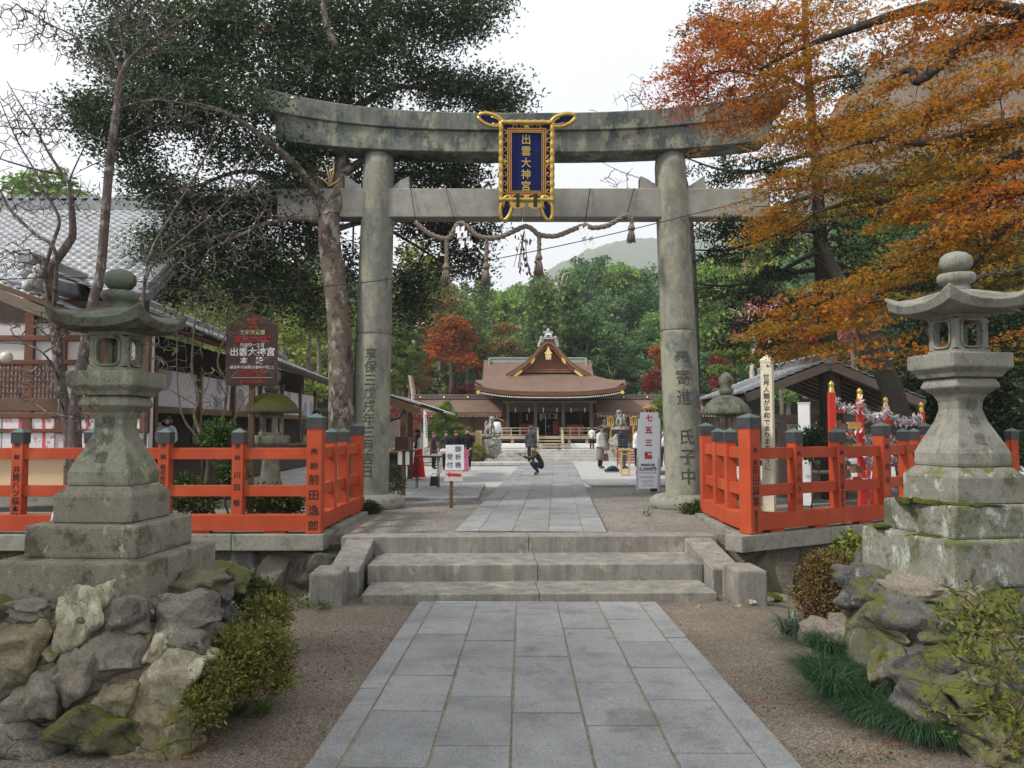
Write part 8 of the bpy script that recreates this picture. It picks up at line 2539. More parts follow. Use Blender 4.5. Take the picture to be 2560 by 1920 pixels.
# low stone edging with a timber fence round the small pine
ed = thing('stone_edging', (C1(1000, 1000, 35).x, 35, 0), 'low pale stone edging with plants behind the group of visitors', 'edging')
a, b = C1(640, 1000, 35), C1(1400, 1000, 35)
n = 5
for k in range(n):
    x0_, x1_ = a.x + (b.x - a.x) * k / n, a.x + (b.x - a.x) * (k + 1) / n
    MB().box(((x0_ + x1_) / 2, 36.0, 0.25), (x1_ - x0_ - 0.02, 2.0, 0.52)).build('edging_block', PALES, ed, world=True, bevel=0.03)
MB().box(((a.x + b.x) / 2 + 0.6, 34.4, 0.06), (b.x - a.x + 3.0, 0.9, 0.13)).build('low_step', PALES, ed, world=True, bevel=0.01)
tf = thing('timber_fence', (C1(1250, 700, 37).x, 37, 0.5), 'honey coloured timber fence round the small pine', 'fence')
for x in (590, 835, 1060, 1345, 1385):
    p = C1(x, 800, 37); t__ = C1(x, 645 if x > 1300 else 700, 37)
    MB().box((p.x, 37, (t__.z + 0.5) / 2), (0.17 if x > 1300 else 0.12, 0.14, t__.z - 0.5)).build('post', WOODL, tf, world=True, bevel=0.01)
for y in (690, 850):
    a, b = C1(560, y, 37), C1(1400, y, 37)
    MB().bar((a.x, 37.05, a.z), (b.x, 37.05, b.z), 0.08, 0.14).build('rail', WOODL, tf, world=True)
sl2 = C2(1180, 600, 40)
small_lantern((sl2.x, 40.2, 0.5), 0.72, 'tiny far stone lantern on the podium behind the dark haired woman in white', False)
# white hose and drip pipe by the lantern
MB().tube([D(150, 1045, 6.9), D(140, 1060, 6.6), D(115, 1110, 6.4)], 0.012, n=6)
o = MB().tube(smooth([D(135, 1062, 7.5), D(128, 1080, 7.1), D(116, 1112, 6.7), D(112, 1130, 6.7)]), 0.013, n=6).build('white_cable', WHITE)
tag(o, 'thin white cable running down beside the green-roofed lantern base', 'cable')
o = MB().tube(smooth([D(2104, 940, 6.75), D(2102, 975, 6.8), D(2090, 1000, 6.9), D(2096, 1030, 6.7), D(2125, 1050, 6.5), D(2145, 1065, 6.4)]), 0.013, n=6).build('white_cable', WHITE)
tag(o, 'thin white cable curling behind the shaft of the pale lantern', 'cable')
# ================================================================== people
SKIN = plain('skin', (0.50, 0.29, 0.20), 0.6, 0.05, 4, 0, 0.3)
HAIRB = plain('black_hair', (0.012, 0.010, 0.010), 0.45, 0.2, 20, 0.1, 0.4)
HAIRBR = plain('brown_hair', (0.065, 0.028, 0.018), 0.45, 0.2, 20, 0.1, 0.4)
def cloth(n, c, r=0.85, var=0.15): return plain('cloth_' + n, c, r, var, 5, 0.15, 0.2, fine=25)
SHOE = cloth('shoe', (0.05, 0.035, 0.028))
BASE = {'pelvis': (0, 0, .525, .088, .062), 'waist': (0, .005, .61, .078, .058), 'chest': (0, .005, .72, .098, .066), 'collar': (0, .008, .805, .062, .048), 'neck': (0, .0, .845, .030), 'jaw': (0, -.012, .88, .043, .046), 'skull': (0, -.002, .925, .052, .060), 'crown': (0, .002, .962, .040, .045), 'nose': (0, -.066, .905, .009),
        'sl': (.098, .01, .785, .042), 'el': (.128, .02, .63, .032), 'wl': (.125, -.02, .50, .022), 'hl': (.122, -.035, .455, .022, .014),
        'sr': (-.098, .01, .785, .042), 'er': (-.128, .02, .63, .032), 'wr': (-.125, -.02, .50, .022), 'hr': (-.122, -.035, .455, .022, .014),
        'pl': (.052, 0, .49, .066), 'kl': (.056, -.008, .275, .047), 'al': (.056, .012, .05, .032), 'tl': (.062, -.085, .02, .026, .02),
        'pr': (-.052, 0, .49, .066), 'kr': (-.056, -.008, .275, .047), 'ar': (-.056, .012, .05, .032), 'tr': (-.062, -.085, .02, .026, .02)}
EDG = [('pelvis', 'waist'), ('waist', 'chest'), ('chest', 'collar'), ('collar', 'neck'), ('neck', 'jaw'), ('jaw', 'skull'), ('skull', 'crown'), ('jaw', 'nose'), ('collar', 'sl'), ('sl', 'el'), ('el', 'wl'), ('wl', 'hl'), ('collar', 'sr'), ('sr', 'er'), ('er', 'wr'), ('wr', 'hr'), ('pelvis', 'pl'), ('pl', 'kl'), ('kl', 'al'), ('al', 'tl'), ('pelvis', 'pr'), ('pr', 'kr'), ('kr', 'ar'), ('ar', 'tr')]
def person(label, loc, H, rz, top, legs, pose=None, shoe=SHOE, hair=HAIRB, hairlen=0.0, hat=None, bulk=1.0, bareleg=None, group=None, skirt=None, coat=None, seated=False):
    """pose overrides joints (unit height); face looks along -Y turned by rz"""
    t = thing('person', loc, label, 'person', rz, group)
    J = {k: list(v) for k, v in BASE.items()}
    for k, v in (pose or {}).items(): J[k][:3] = v
    if bulk != 1.0:
        for k in ('waist', 'chest', 'pelvis', 'sl', 'sr', 'el', 'er', 'collar'):
            J[k][3] *= bulk
            if len(J[k]) > 4: J[k][4] *= bulk
    E_ = list(EDG)
    for s in ('l', 'r'):                                     # five fingers, thumb from the side of the palm
        h, w_ = Vector(J['h' + s][:3]), Vector(J['w' + s][:3])
        d = (h - w_).normalized()
        sd = d.cross(Vector((0, 1, 0.2))).normalized() if abs(d.y) < 0.9 else Vector((1, 0, 0))
        nn = d.cross(sd)
        for i in range(4):
            b = h + sd * (i - 1.5) * 0.0095
            l_ = (0.034, 0.040, 0.037, 0.029)[i]
            J['f%s%d' % (s, i)] = [*(b + d * l_ * 0.6 + nn * 0.004), 0.0052]
            J['g%s%d' % (s, i)] = [*(b + d * l_ + nn * 0.014), 0.0044]
            E_ += [('h' + s, 'f%s%d' % (s, i)), ('f%s%d' % (s, i), 'g%s%d' % (s, i))]
        J['th' + s] = [*(w_.lerp(h, 0.6) + sd * 0.024 + d * 0.01), 0.0065]
        E_.append(('h' + s, 'th' + s))
    em = {}
    for a, b in E_:
        if b in ('jaw', 'skull', 'crown', 'nose', 'hl', 'hr') or b[0] in 'fg' or b[:2] == 'th': em[(a, b)] = 1
        elif b in ('pl', 'pr', 'kl', 'kr'): em[(a, b)] = 2
        elif b in ('al', 'ar'): em[(a, b)] = 4 if bareleg else 2
        elif b in ('tl', 'tr'): em[(a, b)] = 3
    skin_fig('body', J, E_, 'pelvis', [top, SKIN, legs, shoe, bareleg or legs], em, t, (0, 0, 0), H, 1)
    sk, cr, jw = Vector(J['skull'][:3]) * H, Vector(J['crown'][:3]) * H, Vector(J['jaw'][:3]) * H
    up = (cr - jw).normalized()
    fw = (Vector(J['nose'][:3]) * H - jw); fw = (fw - up * fw.dot(up)).normalized()
    rt = up.cross(fw)
    def hp_(x, y, z): return sk + rt * x * H - fw * y * H + up * z * H          # x right, y back, z up on the head
    if hair is not None:
        mb = MB()
        rings = []
        for i in range(9):
            th = R(4) + (R(112) - R(4)) * i / 8
            ring = []
            for j in range(16):
                ph = 2 * math.pi * j / 16
                back = 0.5 + 0.5 * math.cos(ph)                # 1 at the back
                th2 = th * (0.66 + 0.34 * back ** 0.6) if th > R(40) else th
                r = 0.0635 * (1 + 0.05 * math.sin(3 * ph))
                ring.append(hp_(r * math.sin(th2) * math.sin(ph) * 0.93, r * math.sin(th2) * math.cos(ph) * 1.05 + 0.004, r * math.cos(th2) * 1.0 + 0.006))
            rings.append(ring)
        mb.loft(rings)
        if hairlen:
            rings = []
            for i in range(6):
                f = i / 5
                w_ = (0.060, 0.070, 0.074, 0.070, 0.060, 0.042)[i]
                z = 0.02 - f * hairlen
                yb = 0.020 + 0.026 * math.sin(f * 2.2)
                ring = []
                for j in range(12):
                    ph = 2 * math.pi * j / 12
                    ring.append(hp_(w_ * math.sin(ph), yb + 0.046 * math.cos(ph), z))
                rings.append(ring)
            mb.loft(rings)
        mb.build('hair', hair, t)
    mb = MB()
    for sx in (-1, 1): mb.box(hp_(sx * 0.021, -0.057, -0.012), (0.014 * H, 0.008 * H, 0.007 * H))
    mb.build('eyes', HAIRB, t)
    MB().box(hp_(0, -0.052, -0.052), (0.020 * H, 0.006 * H, 0.006 * H)).build('mouth', plain('lips', (0.36, 0.12, 0.10), 0.6, 0.05, 4, 0), t)
    mb = MB()
    for sx in (-1, 1): mb.box(hp_(sx * 0.056, 0.004, -0.012), (0.010 * H, 0.018 * H, 0.030 * H))
    mb.build('ears', SKIN, t)
    if hat is not None:
        mb = MB()
        rings = [[hp_(r * math.sin(2 * math.pi * j / 16), r * 1.05 * math.cos(2 * math.pi * j / 16) + 0.004, z) for j in range(16)] for r, z in ((0.066, 0.012), (0.067, 0.03), (0.058, 0.055), (0.036, 0.07), (0.004, 0.075))]
        mb.loft(rings)
        mb.add([hp_(-0.05, -0.045, 0.016), hp_(0.05, -0.045, 0.016), hp_(0.045, -0.115, 0.004), hp_(-0.045, -0.115, 0.004), hp_(-0.05, -0.045, 0.022), hp_(0.05, -0.045, 0.022), hp_(0.045, -0.115, 0.009), hp_(-0.045, -0.115, 0.009)], [(3, 2, 1, 0), (4, 5, 6, 7), (0, 1, 5, 4), (1, 2, 6, 5), (2, 3, 7, 6), (3, 0, 4, 7)])
        mb.build('cap', hat, t)
    if skirt is not None:                                     # (material, waist z, hem z, r0, r1, pleats)
        m, z0, z1, r0, r1, pl_ = skirt
        rings = []
        for i in range(7):
            f = i / 6
            r = (r0 + (r1 - r0) * f ** 0.9) * H
            rings.append([(r * (1 + (0.05 * f * math.cos(j * math.pi) if pl_ else 0.02 * math.sin(j * 1.1) * f)) * math.sin(2 * math.pi * j / 32) * 1.05, r * 0.82 * (1 + (0.05 * f * math.cos(j * math.pi) if pl_ else 0)) * math.cos(2 * math.pi * j / 32), (z0 + (z1 - z0) * f) * H) for j in range(32)])
        MB().loft(rings, smooth=not pl_).build('skirt', m, t)
    if coat is not None:                                      # (material, top z, hem z, r0, r1): loose jacket skirt below the waist
        m, z0, z1, r0, r1 = coat
        rings = []
        for i in range(6):
            f = i / 5
            r = (r0 + (r1 - r0) * f) * H
            rings.append([(r * 1.12 * math.sin(2 * math.pi * j / 24), r * 0.80 * math.cos(2 * math.pi * j / 24), (z0 + (z1 - z0) * f) * H) for j in range(24)])
        MB().loft(rings).build('coat_hem', m, t)
    return t
def stand(X, yh, yf, z=0.0):
    p = FG(X, yf, z)
    return p, (yf - yh) * p.y / FPX * 1.0
FOLD = {'el': (.125, .015, .63), 'wl': (.055, -.075, .575), 'hl': (.015, -.09, .565), 'er': (-.125, .015, .63), 'wr': (-.06, -.075, .565), 'hr': (-.02, -.09, .555)}
FRONT = {'el': (.125, .01, .63), 'wl': (.075, -.07, .51), 'hl': (.035, -.085, .475), 'er': (-.125, .01, .63), 'wr': (-.075, -.07, .51), 'hr': (-.035, -.085, .475)}
GREY = cloth('charcoal', (0.055, 0.055, 0.062)); BLK = cloth('black', (0.016, 0.016, 0.018)); NAVYC = cloth('navy', (0.018, 0.022, 0.04)); OLIVE = cloth('olive_brown', (0.055, 0.042, 0.014)); PURP = cloth('aubergine', (0.06, 0.035, 0.055)); GRNC = cloth('dark_green', (0.03, 0.04, 0.038)); WHC = cloth('white', (0.72, 0.71, 0.70), var=0.05); CRM = cloth('cream_knit', (0.60, 0.56, 0.52), var=0.08); JEAN = cloth('jeans', (0.12, 0.20, 0.32)); GJEAN = cloth('grey_jeans', (0.11, 0.13, 0.17)); BRNC = cloth('khaki_brown', (0.10, 0.085, 0.055)); REDH = cloth('red_hakama', (0.55, 0.02, 0.02)); PINK = cloth('pink_kimono', (0.72, 0.22, 0.32), var=0.3); TAN = cloth('tan_shoe', (0.16, 0.07, 0.03)); SKG = cloth('grey_skirt', (0.22, 0.20, 0.17)); BURG = cloth('burgundy', (0.16, 0.02, 0.04))
ch = NT('checked_jacket')
wv1 = ch.n('ShaderNodeTexWave', wave_type='BANDS', bands_direction='Z', i_Scale=3.2); wv2 = ch.n('ShaderNodeTexWave', wave_type='BANDS', bands_direction='X', i_Scale=2.6)
ch.l(ch.tc.outputs['Object'], wv1.inputs['Vector']); ch.l(ch.tc.outputs['Object'], wv2.inputs['Vector'])
CHK = ch.out(ch.mix(ch.ramp(wv2.outputs[0], [(0.7, 0.0), (0.85, 0.7)]), ch.ramp(wv1.outputs[0], [(0.55, (0.018, 0.02, 0.028)), (0.75, (0.075, 0.08, 0.09))]), (0.05, 0.055, 0.07)), 0.9, 0.15)

# man crouching with a camera (faces left in the picture)
p = FG(1342, 1188)
H = 1.66
cro = {'pelvis': (0, .13, .165), 'waist': (0, .11, .25), 'chest': (0, .03, .36), 'collar': (0, -.02, .435), 'neck': (0, -.035, .475), 'jaw': (0, -.06, .505), 'skull': (0, -.06, .552), 'crown': (0, -.052, .592), 'nose': (0, -.125, .53),
       'sl': (.095, -.01, .42), 'el': (.11, -.16, .325), 'wl': (.05, -.275, .385), 'hl': (.03, -.315, .41), 'sr': (-.095, -.01, .42), 'er': (-.11, -.15, .325), 'wr': (-.05, -.27, .38), 'hr': (-.028, -.315, .405),
       'pl': (.065, .11, .165), 'kl': (.085, -.10, .235), 'al': (.08, .02, .05), 'tl': (.085, -.075, .02), 'pr': (-.065, .11, .165), 'kr': (-.085, -.12, .25), 'ar': (-.08, .05, .06), 'tr': (-.085, -.05, .02)}
cr_ = person('man in an olive brown jacket crouching on the path edge to take a photograph', (p.x, p.y, 0.01), H, R(-82), OLIVE, NAVYC, cro, shoe=TAN, hair=HAIRB, bulk=1.12)
cm = thing('camera', (p.x - 0.56, p.y - 0.10, 0.70), 'small dark camera held up by the crouching man', 'camera', R(-82))
MB().box((0, 0, 0), (0.10, 0.03, 0.06)).build('body', BLACK, cm, bevel=0.005)
MB().lathe([(0.022, 0), (0.022, 0.025)], 10).build('lens', BLACK, cm)
p, H = stand(1328, 1065, 1161)
person('man in a charcoal jacket and flat cap standing with his back to the gate', (p.x, p.y, 0.012), H, R(170), GREY, cloth('dark_trousers', (0.03, 0.026, 0.032)), {'el': (.135, .03, .62), 'wl': (.135, .0, .49), 'hl': (.135, -.01, .45)}, hat=cloth('cap', (0.06, 0.07, 0.085)), bulk=1.2, coat=(GREY, .66, .44, .105, .13), hair=plain('grey_hair', (0.1, 0.1, 0.1), 0.6, 0.1, 9, 0))
p, H = stand(1046, 1073, 1196)
person('shrine maiden in white robe and red skirt with long black hair turned to the stall', (p.x, p.y, 0.0), H, R(-75), WHC, REDH, {**FOLD, 'skull': (0, -.03, .92), 'jaw': (0, -.045, .878), 'crown': (0, -.028, .958), 'nose': (0, -.10, .89)}, hair=HAIRB, hairlen=0.34, shoe=WHC, bulk=1.1, skirt=(REDH, .60, .03, .085, .165, True))
p, H = stand(1084, 1079, 1173)
person('short haired woman in an aubergine coat turned sideways near the folding table', (p.x, p.y, 0.0), H, R(75), PURP, BLK, FRONT, hair=HAIRBR, bulk=1.15, coat=(PURP, .66, .40, .10, .125))
p, H = stand(1115, 1077, 1176)
person('smiling woman in a dark green coat carrying a pale bag behind the direction sign', (p.x, p.y, 0.0), H, R(15), GRNC, BLK, FRONT, hair=HAIRB, hairlen=0.10, bulk=1.15, coat=(GRNC, .66, .42, .10, .13))
hb_ = thing('handbag', (p.x - 0.02, p.y - 0.28, 0.72), 'pale rounded handbag held by the woman in the dark green coat', 'bag')
MB().lathe([(0.05, -0.10), (0.17, -0.08), (0.20, 0.0), (0.17, 0.08), (0.05, 0.1)], 14, sy=0.4).build('body', cloth('pale_bag', (0.55, 0.50, 0.48)), hb_)
MB().tube([(-0.12, 0, 0.06), (-0.05, 0.05, 0.16), (0.05, 0.05, 0.16), (0.12, 0, 0.06)], 0.01, n=5).build('strap', TAN, hb_)
p, H = stand(1140, 1074, 1177)
person('woman in black with long brown hair bowing her head behind the direction sign', (p.x, p.y, 0.0), H, R(5), BLK, BLK, {**FRONT, 'jaw': (0, -.03, .862), 'skull': (0, -.035, .91), 'crown': (0, -.025, .95), 'nose': (0, -.09, .872)}, hair=HAIRBR, hairlen=0.16, bulk=1.12, coat=(BLK, .66, .45, .10, .125))
p, H = stand(1168, 1069, 1175)
person('tall man dressed all in black beside the direction sign', (p.x, p.y, 0.0), H, R(12), BLK, BLK, FRONT, hair=HAIRB, bulk=1.22, shoe=cloth('pale_shoe', (0.4, 0.32, 0.24)))
p, H = stand(1163, 1113, 1181)
person('small child in a bright pink kimono half hidden by the direction sign', (p.x, p.y, 0.0), H, R(0), PINK, PINK, FOLD, hair=HAIRB, shoe=PINK, bulk=1.15, skirt=(PINK, .60, .06, .10, .14, False))
p, H = stand(1480, 1067, 1124, 0.485)
person('person in a white top and black trousers seen from behind at the hall railing', (p.x, p.y, 0.485), H, R(180), WHC, BLK, FOLD, hair=HAIRB, bulk=1.2)
p, H = stand(1501, 1064, 1172)
person('woman in a cream sweater and grey skirt with long dark hair holding a brown bag', (p.x, p.y, 0.0), H, R(62), CRM, SKG, FRONT, hair=HAIRB, hairlen=0.20, bulk=1.15, bareleg=BLK, skirt=(SKG, .56, .20, .095, .105, False), coat=(CRM, .66, .50, .10, .115), shoe=BRNC)
tb = thing('tote_bag', (p.x + 0.16, p.y - 0.18, 0.32), 'brown tote bag hanging from the hands of the woman in the cream sweater', 'bag', 0.3)
MB().box((0, 0, 0.14), (0.28, 0.14, 0.29), taper=0.8).build('body', cloth('tote', (0.12, 0.085, 0.05)), tb, bevel=0.03, seg=2)
MB().tube([(-0.08, 0, 0.27), (-0.05, 0, 0.42), (0.05, 0, 0.42), (0.08, 0, 0.27)], 0.012, n=5).build('handle', BURG, tb)
MB().tube([(-0.02, -0.02, 0.86), (0.0, -0.05, 0.72), (0.03, -0.04, 0.58)], [0.045, 0.05, 0.03], n=7)
p, H = stand(1528, 1060, 1137, 0.235)
person('person in a khaki brown jacket and blue jeans on the podium steps facing the hall', (p.x, p.y, 0.235), H, R(200), BRNC, JEAN, FOLD, hair=HAIRB, bulk=1.15)
p, H = stand(1558, 1058, 1172)
person('young man in a dark checked jacket and grey jeans behind the wooden stand', (p.x, p.y, 0.0), H, R(48), CHK, GJEAN, {'el': (.135, .02, .63), 'wl': (.10, -.03, .50), 'hl': (.085, -.05, .46), 'er': (-.135, .02, .63), 'wr': (-.10, -.03, .50), 'hr': (-.085, -.05, .46)}, hair=HAIRB, bulk=1.3, coat=(CHK, .66, .47, .115, .125))
p, H = stand(1592, 1068, 1170)
person('person in a white jacket and black trousers partly covered by the tall banner', (p.x, p.y, 0.0), H, R(70), WHC, BLK, FOLD, hair=HAIRB, bulk=1.25, coat=(WHC, .66, .48, .11, .115))
p, H = stand(1659, 1073, 1168)
person('person in dark clothes between the tall banner and the dedication pillar', (p.x, p.y, 0.0), H, R(10), GREY, BLK, FOLD, hair=HAIRBR, bulk=1.15)
# seated priest inside the hall, clerks at the office
sit = {'pelvis': (0, .03, .08), 'waist': (0, .03, .17), 'chest': (0, .02, .28), 'collar': (0, .015, .36), 'neck': (0, .005, .40), 'jaw': (0, -.01, .435), 'skull': (0, 0, .48), 'crown': (0, .003, .517), 'nose': (0, -.066, .46), 'sl': (.098, .01, .34), 'el': (.13, -.01, .20), 'wl': (.07, -.10, .13), 'hl': (.04, -.13, .12), 'sr': (-.098, .01, .34), 'er': (-.13, -.01, .20), 'wr': (-.07, -.10, .13), 'hr': (-.04, -.13, .12), 'pl': (.06, 0, .075), 'kl': (.085, -.2, .065), 'al': (.07, .02, .035), 'tl': (.06, .10, .025), 'pr': (-.06, 0, .075), 'kr': (-.085, -.2, .065), 'ar': (-.07, .02, .035), 'tr': (-.06, .10, .025)}
p = F(1372, 1080, 44.9)
person('bald man in dark robes sitting on the floor inside the shrine hall', (p.x, 44.9, ZF + 0.01), 1.1, R(0), cloth('dark_robe', (0.03, 0.022, 0.02)), cloth('dark_robe', (0, 0, 0)), sit, hair=None, bulk=1.3)
p = C4(985, 1095, 16.9)
person('clerk with black hair and a pale robe leaning at the office window behind the lantern', (p.x, 16.9, 0.35), 1.55, R(30), cloth('pale_robe', (0.40, 0.38, 0.42)), BLK, {**FOLD, 'jaw': (0, -.05, .855), 'skull': (0, -.06, .90), 'crown': (0, -.05, .94), 'nose': (0, -.11, .862)}, hair=HAIRB, hairlen=0.10)
p = C4(1880, 1010, 22)
person('dark haired visitor whose head shows above the tall corner post of the fence', (p.x, 22, 0.1), p.z - 0.02, R(160), BLK, BLK, FOLD, hair=HAIRB, bulk=1.15)
# ================================================================== shrubs, grasses and ground plants
AZ = leafmat('azalea_leaf', [(0.15, 0.06, 0.025), (0.13, 0.115, 0.03), (0.175, 0.20, 0.035), (0.29, 0.31, 0.06)], rough=0.5, trans=0.25)
AZG = leafmat('azalea_green', [(0.035, 0.055, 0.012), (0.07, 0.10, 0.02), (0.13, 0.16, 0.03), (0.22, 0.24, 0.045)], rough=0.5, trans=0.3)
RUST = leafmat('rusty_shrub_leaf', [(0.11, 0.045, 0.02), (0.14, 0.085, 0.028), (0.16, 0.13, 0.035), (0.23, 0.21, 0.045)], rough=0.6, trans=0.2)
BOXG = leafmat('box_leaf', [(0.02, 0.035, 0.01), (0.045, 0.065, 0.014), (0.09, 0.11, 0.02), (0.16, 0.17, 0.03)], rough=0.5, trans=0.2)
def shrub(name, label, base, blobs, mat, per, lw, seed, sig=0.035, tw=0.004, tmean=0.5, cat='shrub', group=None, shell=0.6, stem_h=0.08, whorl=True, up=0.3):
    """twiggy shrub: blobs are (centre, radii, n); leaves in little whorls at the twig ends"""
    t = thing(name, base, label, cat, 0, group)
    T = Tree(seed)
    T.stem([base, (base[0], base[1], base[2] + stem_h)], [0.02, 0.016])
    tg = np.concatenate([blob_pts(T.rs, c, r, n, shell) for c, r, n in blobs])
    tg[:, 2] = np.maximum(tg[:, 2], base[2] + 0.02)
    T.reach(tg, seg=0.09, sag=-0.03, jit=0.02, tip=tw, power=2.6)
    T.wood('stems', plain('shrub_twig', (0.085, 0.055, 0.035), 0.9, 0.3, 9, 0), t, 4)
    C, TT = clump_leaves(T.rs, tg, per, (sig, sig, sig * 0.8), tmean, 0.2)
    ax = None
    if whorl: ax = norm(C - np.repeat(tg, per, 0) + np.array([0, 0, 0.01]))
    V, Q = leaf_quads(C, lw[0], lw[1], T.rs, up=up if ax is None else 0, ax=ax)
    np_mesh('foliage', V, Q, mat, t, tint=np.repeat(TT, 4), off=base)
    return t
def gp(x, y): 
    p = DG(x, y, -0.5)
    for _ in range(6): p = DG(x, y, lowz(p.y, p.x))
    return p
def bl(x, y, Z, rx, ry, n, rd=None):
    c, r = dblob(x, y, Z, rx, ry)
    return (c, (r[0], rd or r[0] * 0.9, r[2]), n)
b = gp(520, 1545)
shrub('azalea_shrub', 'sprawling yellow-green and russet azalea against the end of the boulder wall', (b.x - 0.05, b.y + 0.35, lowz(b.y)), [bl(455, 1480, 5.25, 45, 55, 90), bl(500, 1420, 5.5, 50, 50, 110), bl(545, 1390, 5.8, 60, 45, 110), bl(590, 1400, 6.0, 40, 45, 60), bl(575, 1330, 6.3, 50, 35, 80), bl(440, 1530, 5.1, 35, 35, 50), bl(530, 1455, 5.6, 55, 40, 80), bl(600, 1455, 5.9, 30, 35, 40)], AZ, 24, (0.034, 0.014), 61, 0.04, tmean=0.52)
b = D(560, 1300, 7.6)
shrub('azalea_shrub', 'small olive azalea between the boulder wall and the retaining wall', (b.x, 7.6, lowz(7.6)), [bl(545, 1285, 7.5, 40, 40, 90), bl(585, 1300, 7.5, 35, 30, 60), bl(520, 1250, 7.8, 18, 30, 25)], AZG, 18, (0.042, 0.017), 62, 0.035, tmean=0.4)
b = D(1795, 1380, 7.4)
shrub('rounded_shrub', 'rounded russet-green clipped shrub beside the mossy rocks of the pale lantern', (b.x, 7.3, lowz(7.3)), [bl(1800, 1285, 7.2, 72, 85, 420), bl(1790, 1235, 7.2, 55, 40, 120), bl(1850, 1330, 7.0, 40, 60, 60)], RUST, 20, (0.034, 0.016), 63, 0.034, shell=0.82, tmean=0.45)
b = D(1845, 1240, 7.6)
shrub('green_sapling', 'fresh green seedling sprouting above the rounded russet shrub', (b.x, 7.6, 0.0), [bl(1835, 1190, 7.6, 28, 40, 30)], AZG, 14, (0.06, 0.03), 64, 0.04, tmean=0.75)
b = D(2190, 1640, 4.3)
shrub('azalea_shrub', 'leggy yellow-green azalea reaching over the rocks at the near corner', (b.x + 0.25, 4.6, -0.45), [bl(2100, 1345, 4.6, 70, 22, 16, 0.3), bl(2170, 1370, 4.5, 60, 45, 18, 0.3), bl(2080, 1300, 4.8, 50, 22, 8, 0.3), bl(2140, 1430, 4.4, 70, 36, 14, 0.3), bl(2190, 1480, 4.3, 40, 60, 12, 0.3), bl(2110, 1500, 4.4, 50, 26, 7, 0.3), bl(2205, 1590, 4.2, 40, 50, 10, 0.3), bl(2060, 1390, 4.5, 40, 20, 8, 0.3), bl(2185, 1330, 4.6, 40, 40, 18, 0.3), bl(2045, 1560, 4.4, 30, 20, 6, 0.3), bl(2160, 1560, 4.3, 40, 40, 12, 0.3)], leafmat('bright_azalea', [(0.045, 0.065, 0.012), (0.085, 0.115, 0.018), (0.14, 0.165, 0.026), (0.22, 0.23, 0.04)], 0.5, 0.35), 11, (0.040, 0.017), 65, 0.045, shell=0.2, tmean=0.5, tw=0.0045)
for (x, y, Z, rx, ry, n, lab) in ((785, 1108, 15.4, 32, 26, 130, 'small clipped bush at the foot of the dated gate pillar'), (1506, 1110, 15.4, 32, 30, 130, 'small clipped bush at the foot of the dedication pillar'), (838, 1045, 17.6, 30, 45, 90, 'loose dark shrub behind the base of the dated gate pillar')):
    b = D(x, y, Z)
    shrub('small_bush', lab, (b.x, Z, -0.04), [bl(x, y, Z, rx, ry, n)], BOXG, 18, (0.06, 0.028), int(x), 0.06, tmean=0.35, shell=0.5)
b = FG(1204, 1150)
t = shrub('round_bush', 'clipped round yellow-green bush in front of the lion-dog pedestal', (FG(1204, 1150).x - 0.03, 35.2, 0.0), [((FG(1204, 1150).x - 0.03, 35.2, 0.42), (0.38, 0.38, 0.41), 420)], leafmat('round_bush_leaf', [(0.08, 0.10, 0.018), (0.15, 0.165, 0.025), (0.21, 0.21, 0.03), (0.28, 0.26, 0.04)], 0.6, 0.2), 16, (0.05, 0.03), 71, 0.03, shell=0.93, tmean=0.5, whorl=False)
# little pine clipped in layers
PINEL = leafmat('pine_needle', [(0.04, 0.075, 0.018), (0.09, 0.15, 0.03), (0.16, 0.23, 0.045), (0.25, 0.31, 0.07)], rough=0.6, trans=0.2)
def cloud_pine(label, xc, Z, z0, pads, seed, per=70, lw=(0.11, 0.03)):
    b = D(xc, 1000, Z)
    t = thing('cloud_pine', (b.x, Z, z0), label, 'pine tree')
    T = Tree(seed)
    tops = [dblob(x, y, Z, rx, ry) for x, y, rx, ry, n in pads]
    zt = max(c[2] for c, r in tops)
    T.stem([(b.x, Z, z0), (b.x + 0.12, Z, z0 + (zt - z0) * 0.4), (b.x - 0.06, Z, zt - 0.1)], [0.11, 0.08, 0.03])
    tg = np.concatenate([blob_pts(T.rs, c, (r[0], max(0.35, r[0] * 0.8), r[2]), n, 0.4) for (c, r), (_, _, _, _, n) in zip(tops, pads)])
    T.reach(tg, seg=0.2, jit=0.03, tip=0.008)
    T.wood('trunk', BARKD, t, 6)
    C, TT = clump_leaves(T.rs, tg, per, (0.10, 0.10, 0.06), 0.5, 0.15)
    V, Q = leaf_quads(C, lw[0], lw[1], T.rs, up=0.0)
    np_mesh('crown', V, Q, PINEL, t, tint=np.repeat(TT, 4), off=t.location)
cloud_pine('small green pine clipped in layers standing behind the group of visitors', 965, 36.3, 0.4, [(962, 880, 14, 12, 18), (964, 898, 22, 9, 26), (958, 915, 30, 9, 36), (975, 922, 26, 8, 28), (948, 932, 34, 9, 40), (985, 936, 26, 8, 28), (965, 942, 40, 8, 40), (1000, 928, 10, 8, 8)], 81)
cloud_pine('larger green pine with flat layered pads behind the tall white banner', 1455, 38.0, 0.3, [(1450, 870, 40, 12, 46), (1475, 895, 40, 10, 40), (1440, 905, 34, 10, 34), (1465, 930, 44, 12, 46), (1430, 885, 20, 8, 16)], 82)
cloud_pine('green layered pine on the slope between the red maples and the dated gate pillar', 870, 47, 0.0, [(872, 720, 34, 14, 46), (855, 745, 34, 12, 40), (885, 760, 36, 12, 40), (860, 785, 40, 13, 46), (890, 800, 30, 10, 26), (850, 820, 34, 12, 34)], 83, 60, (0.2, 0.05))
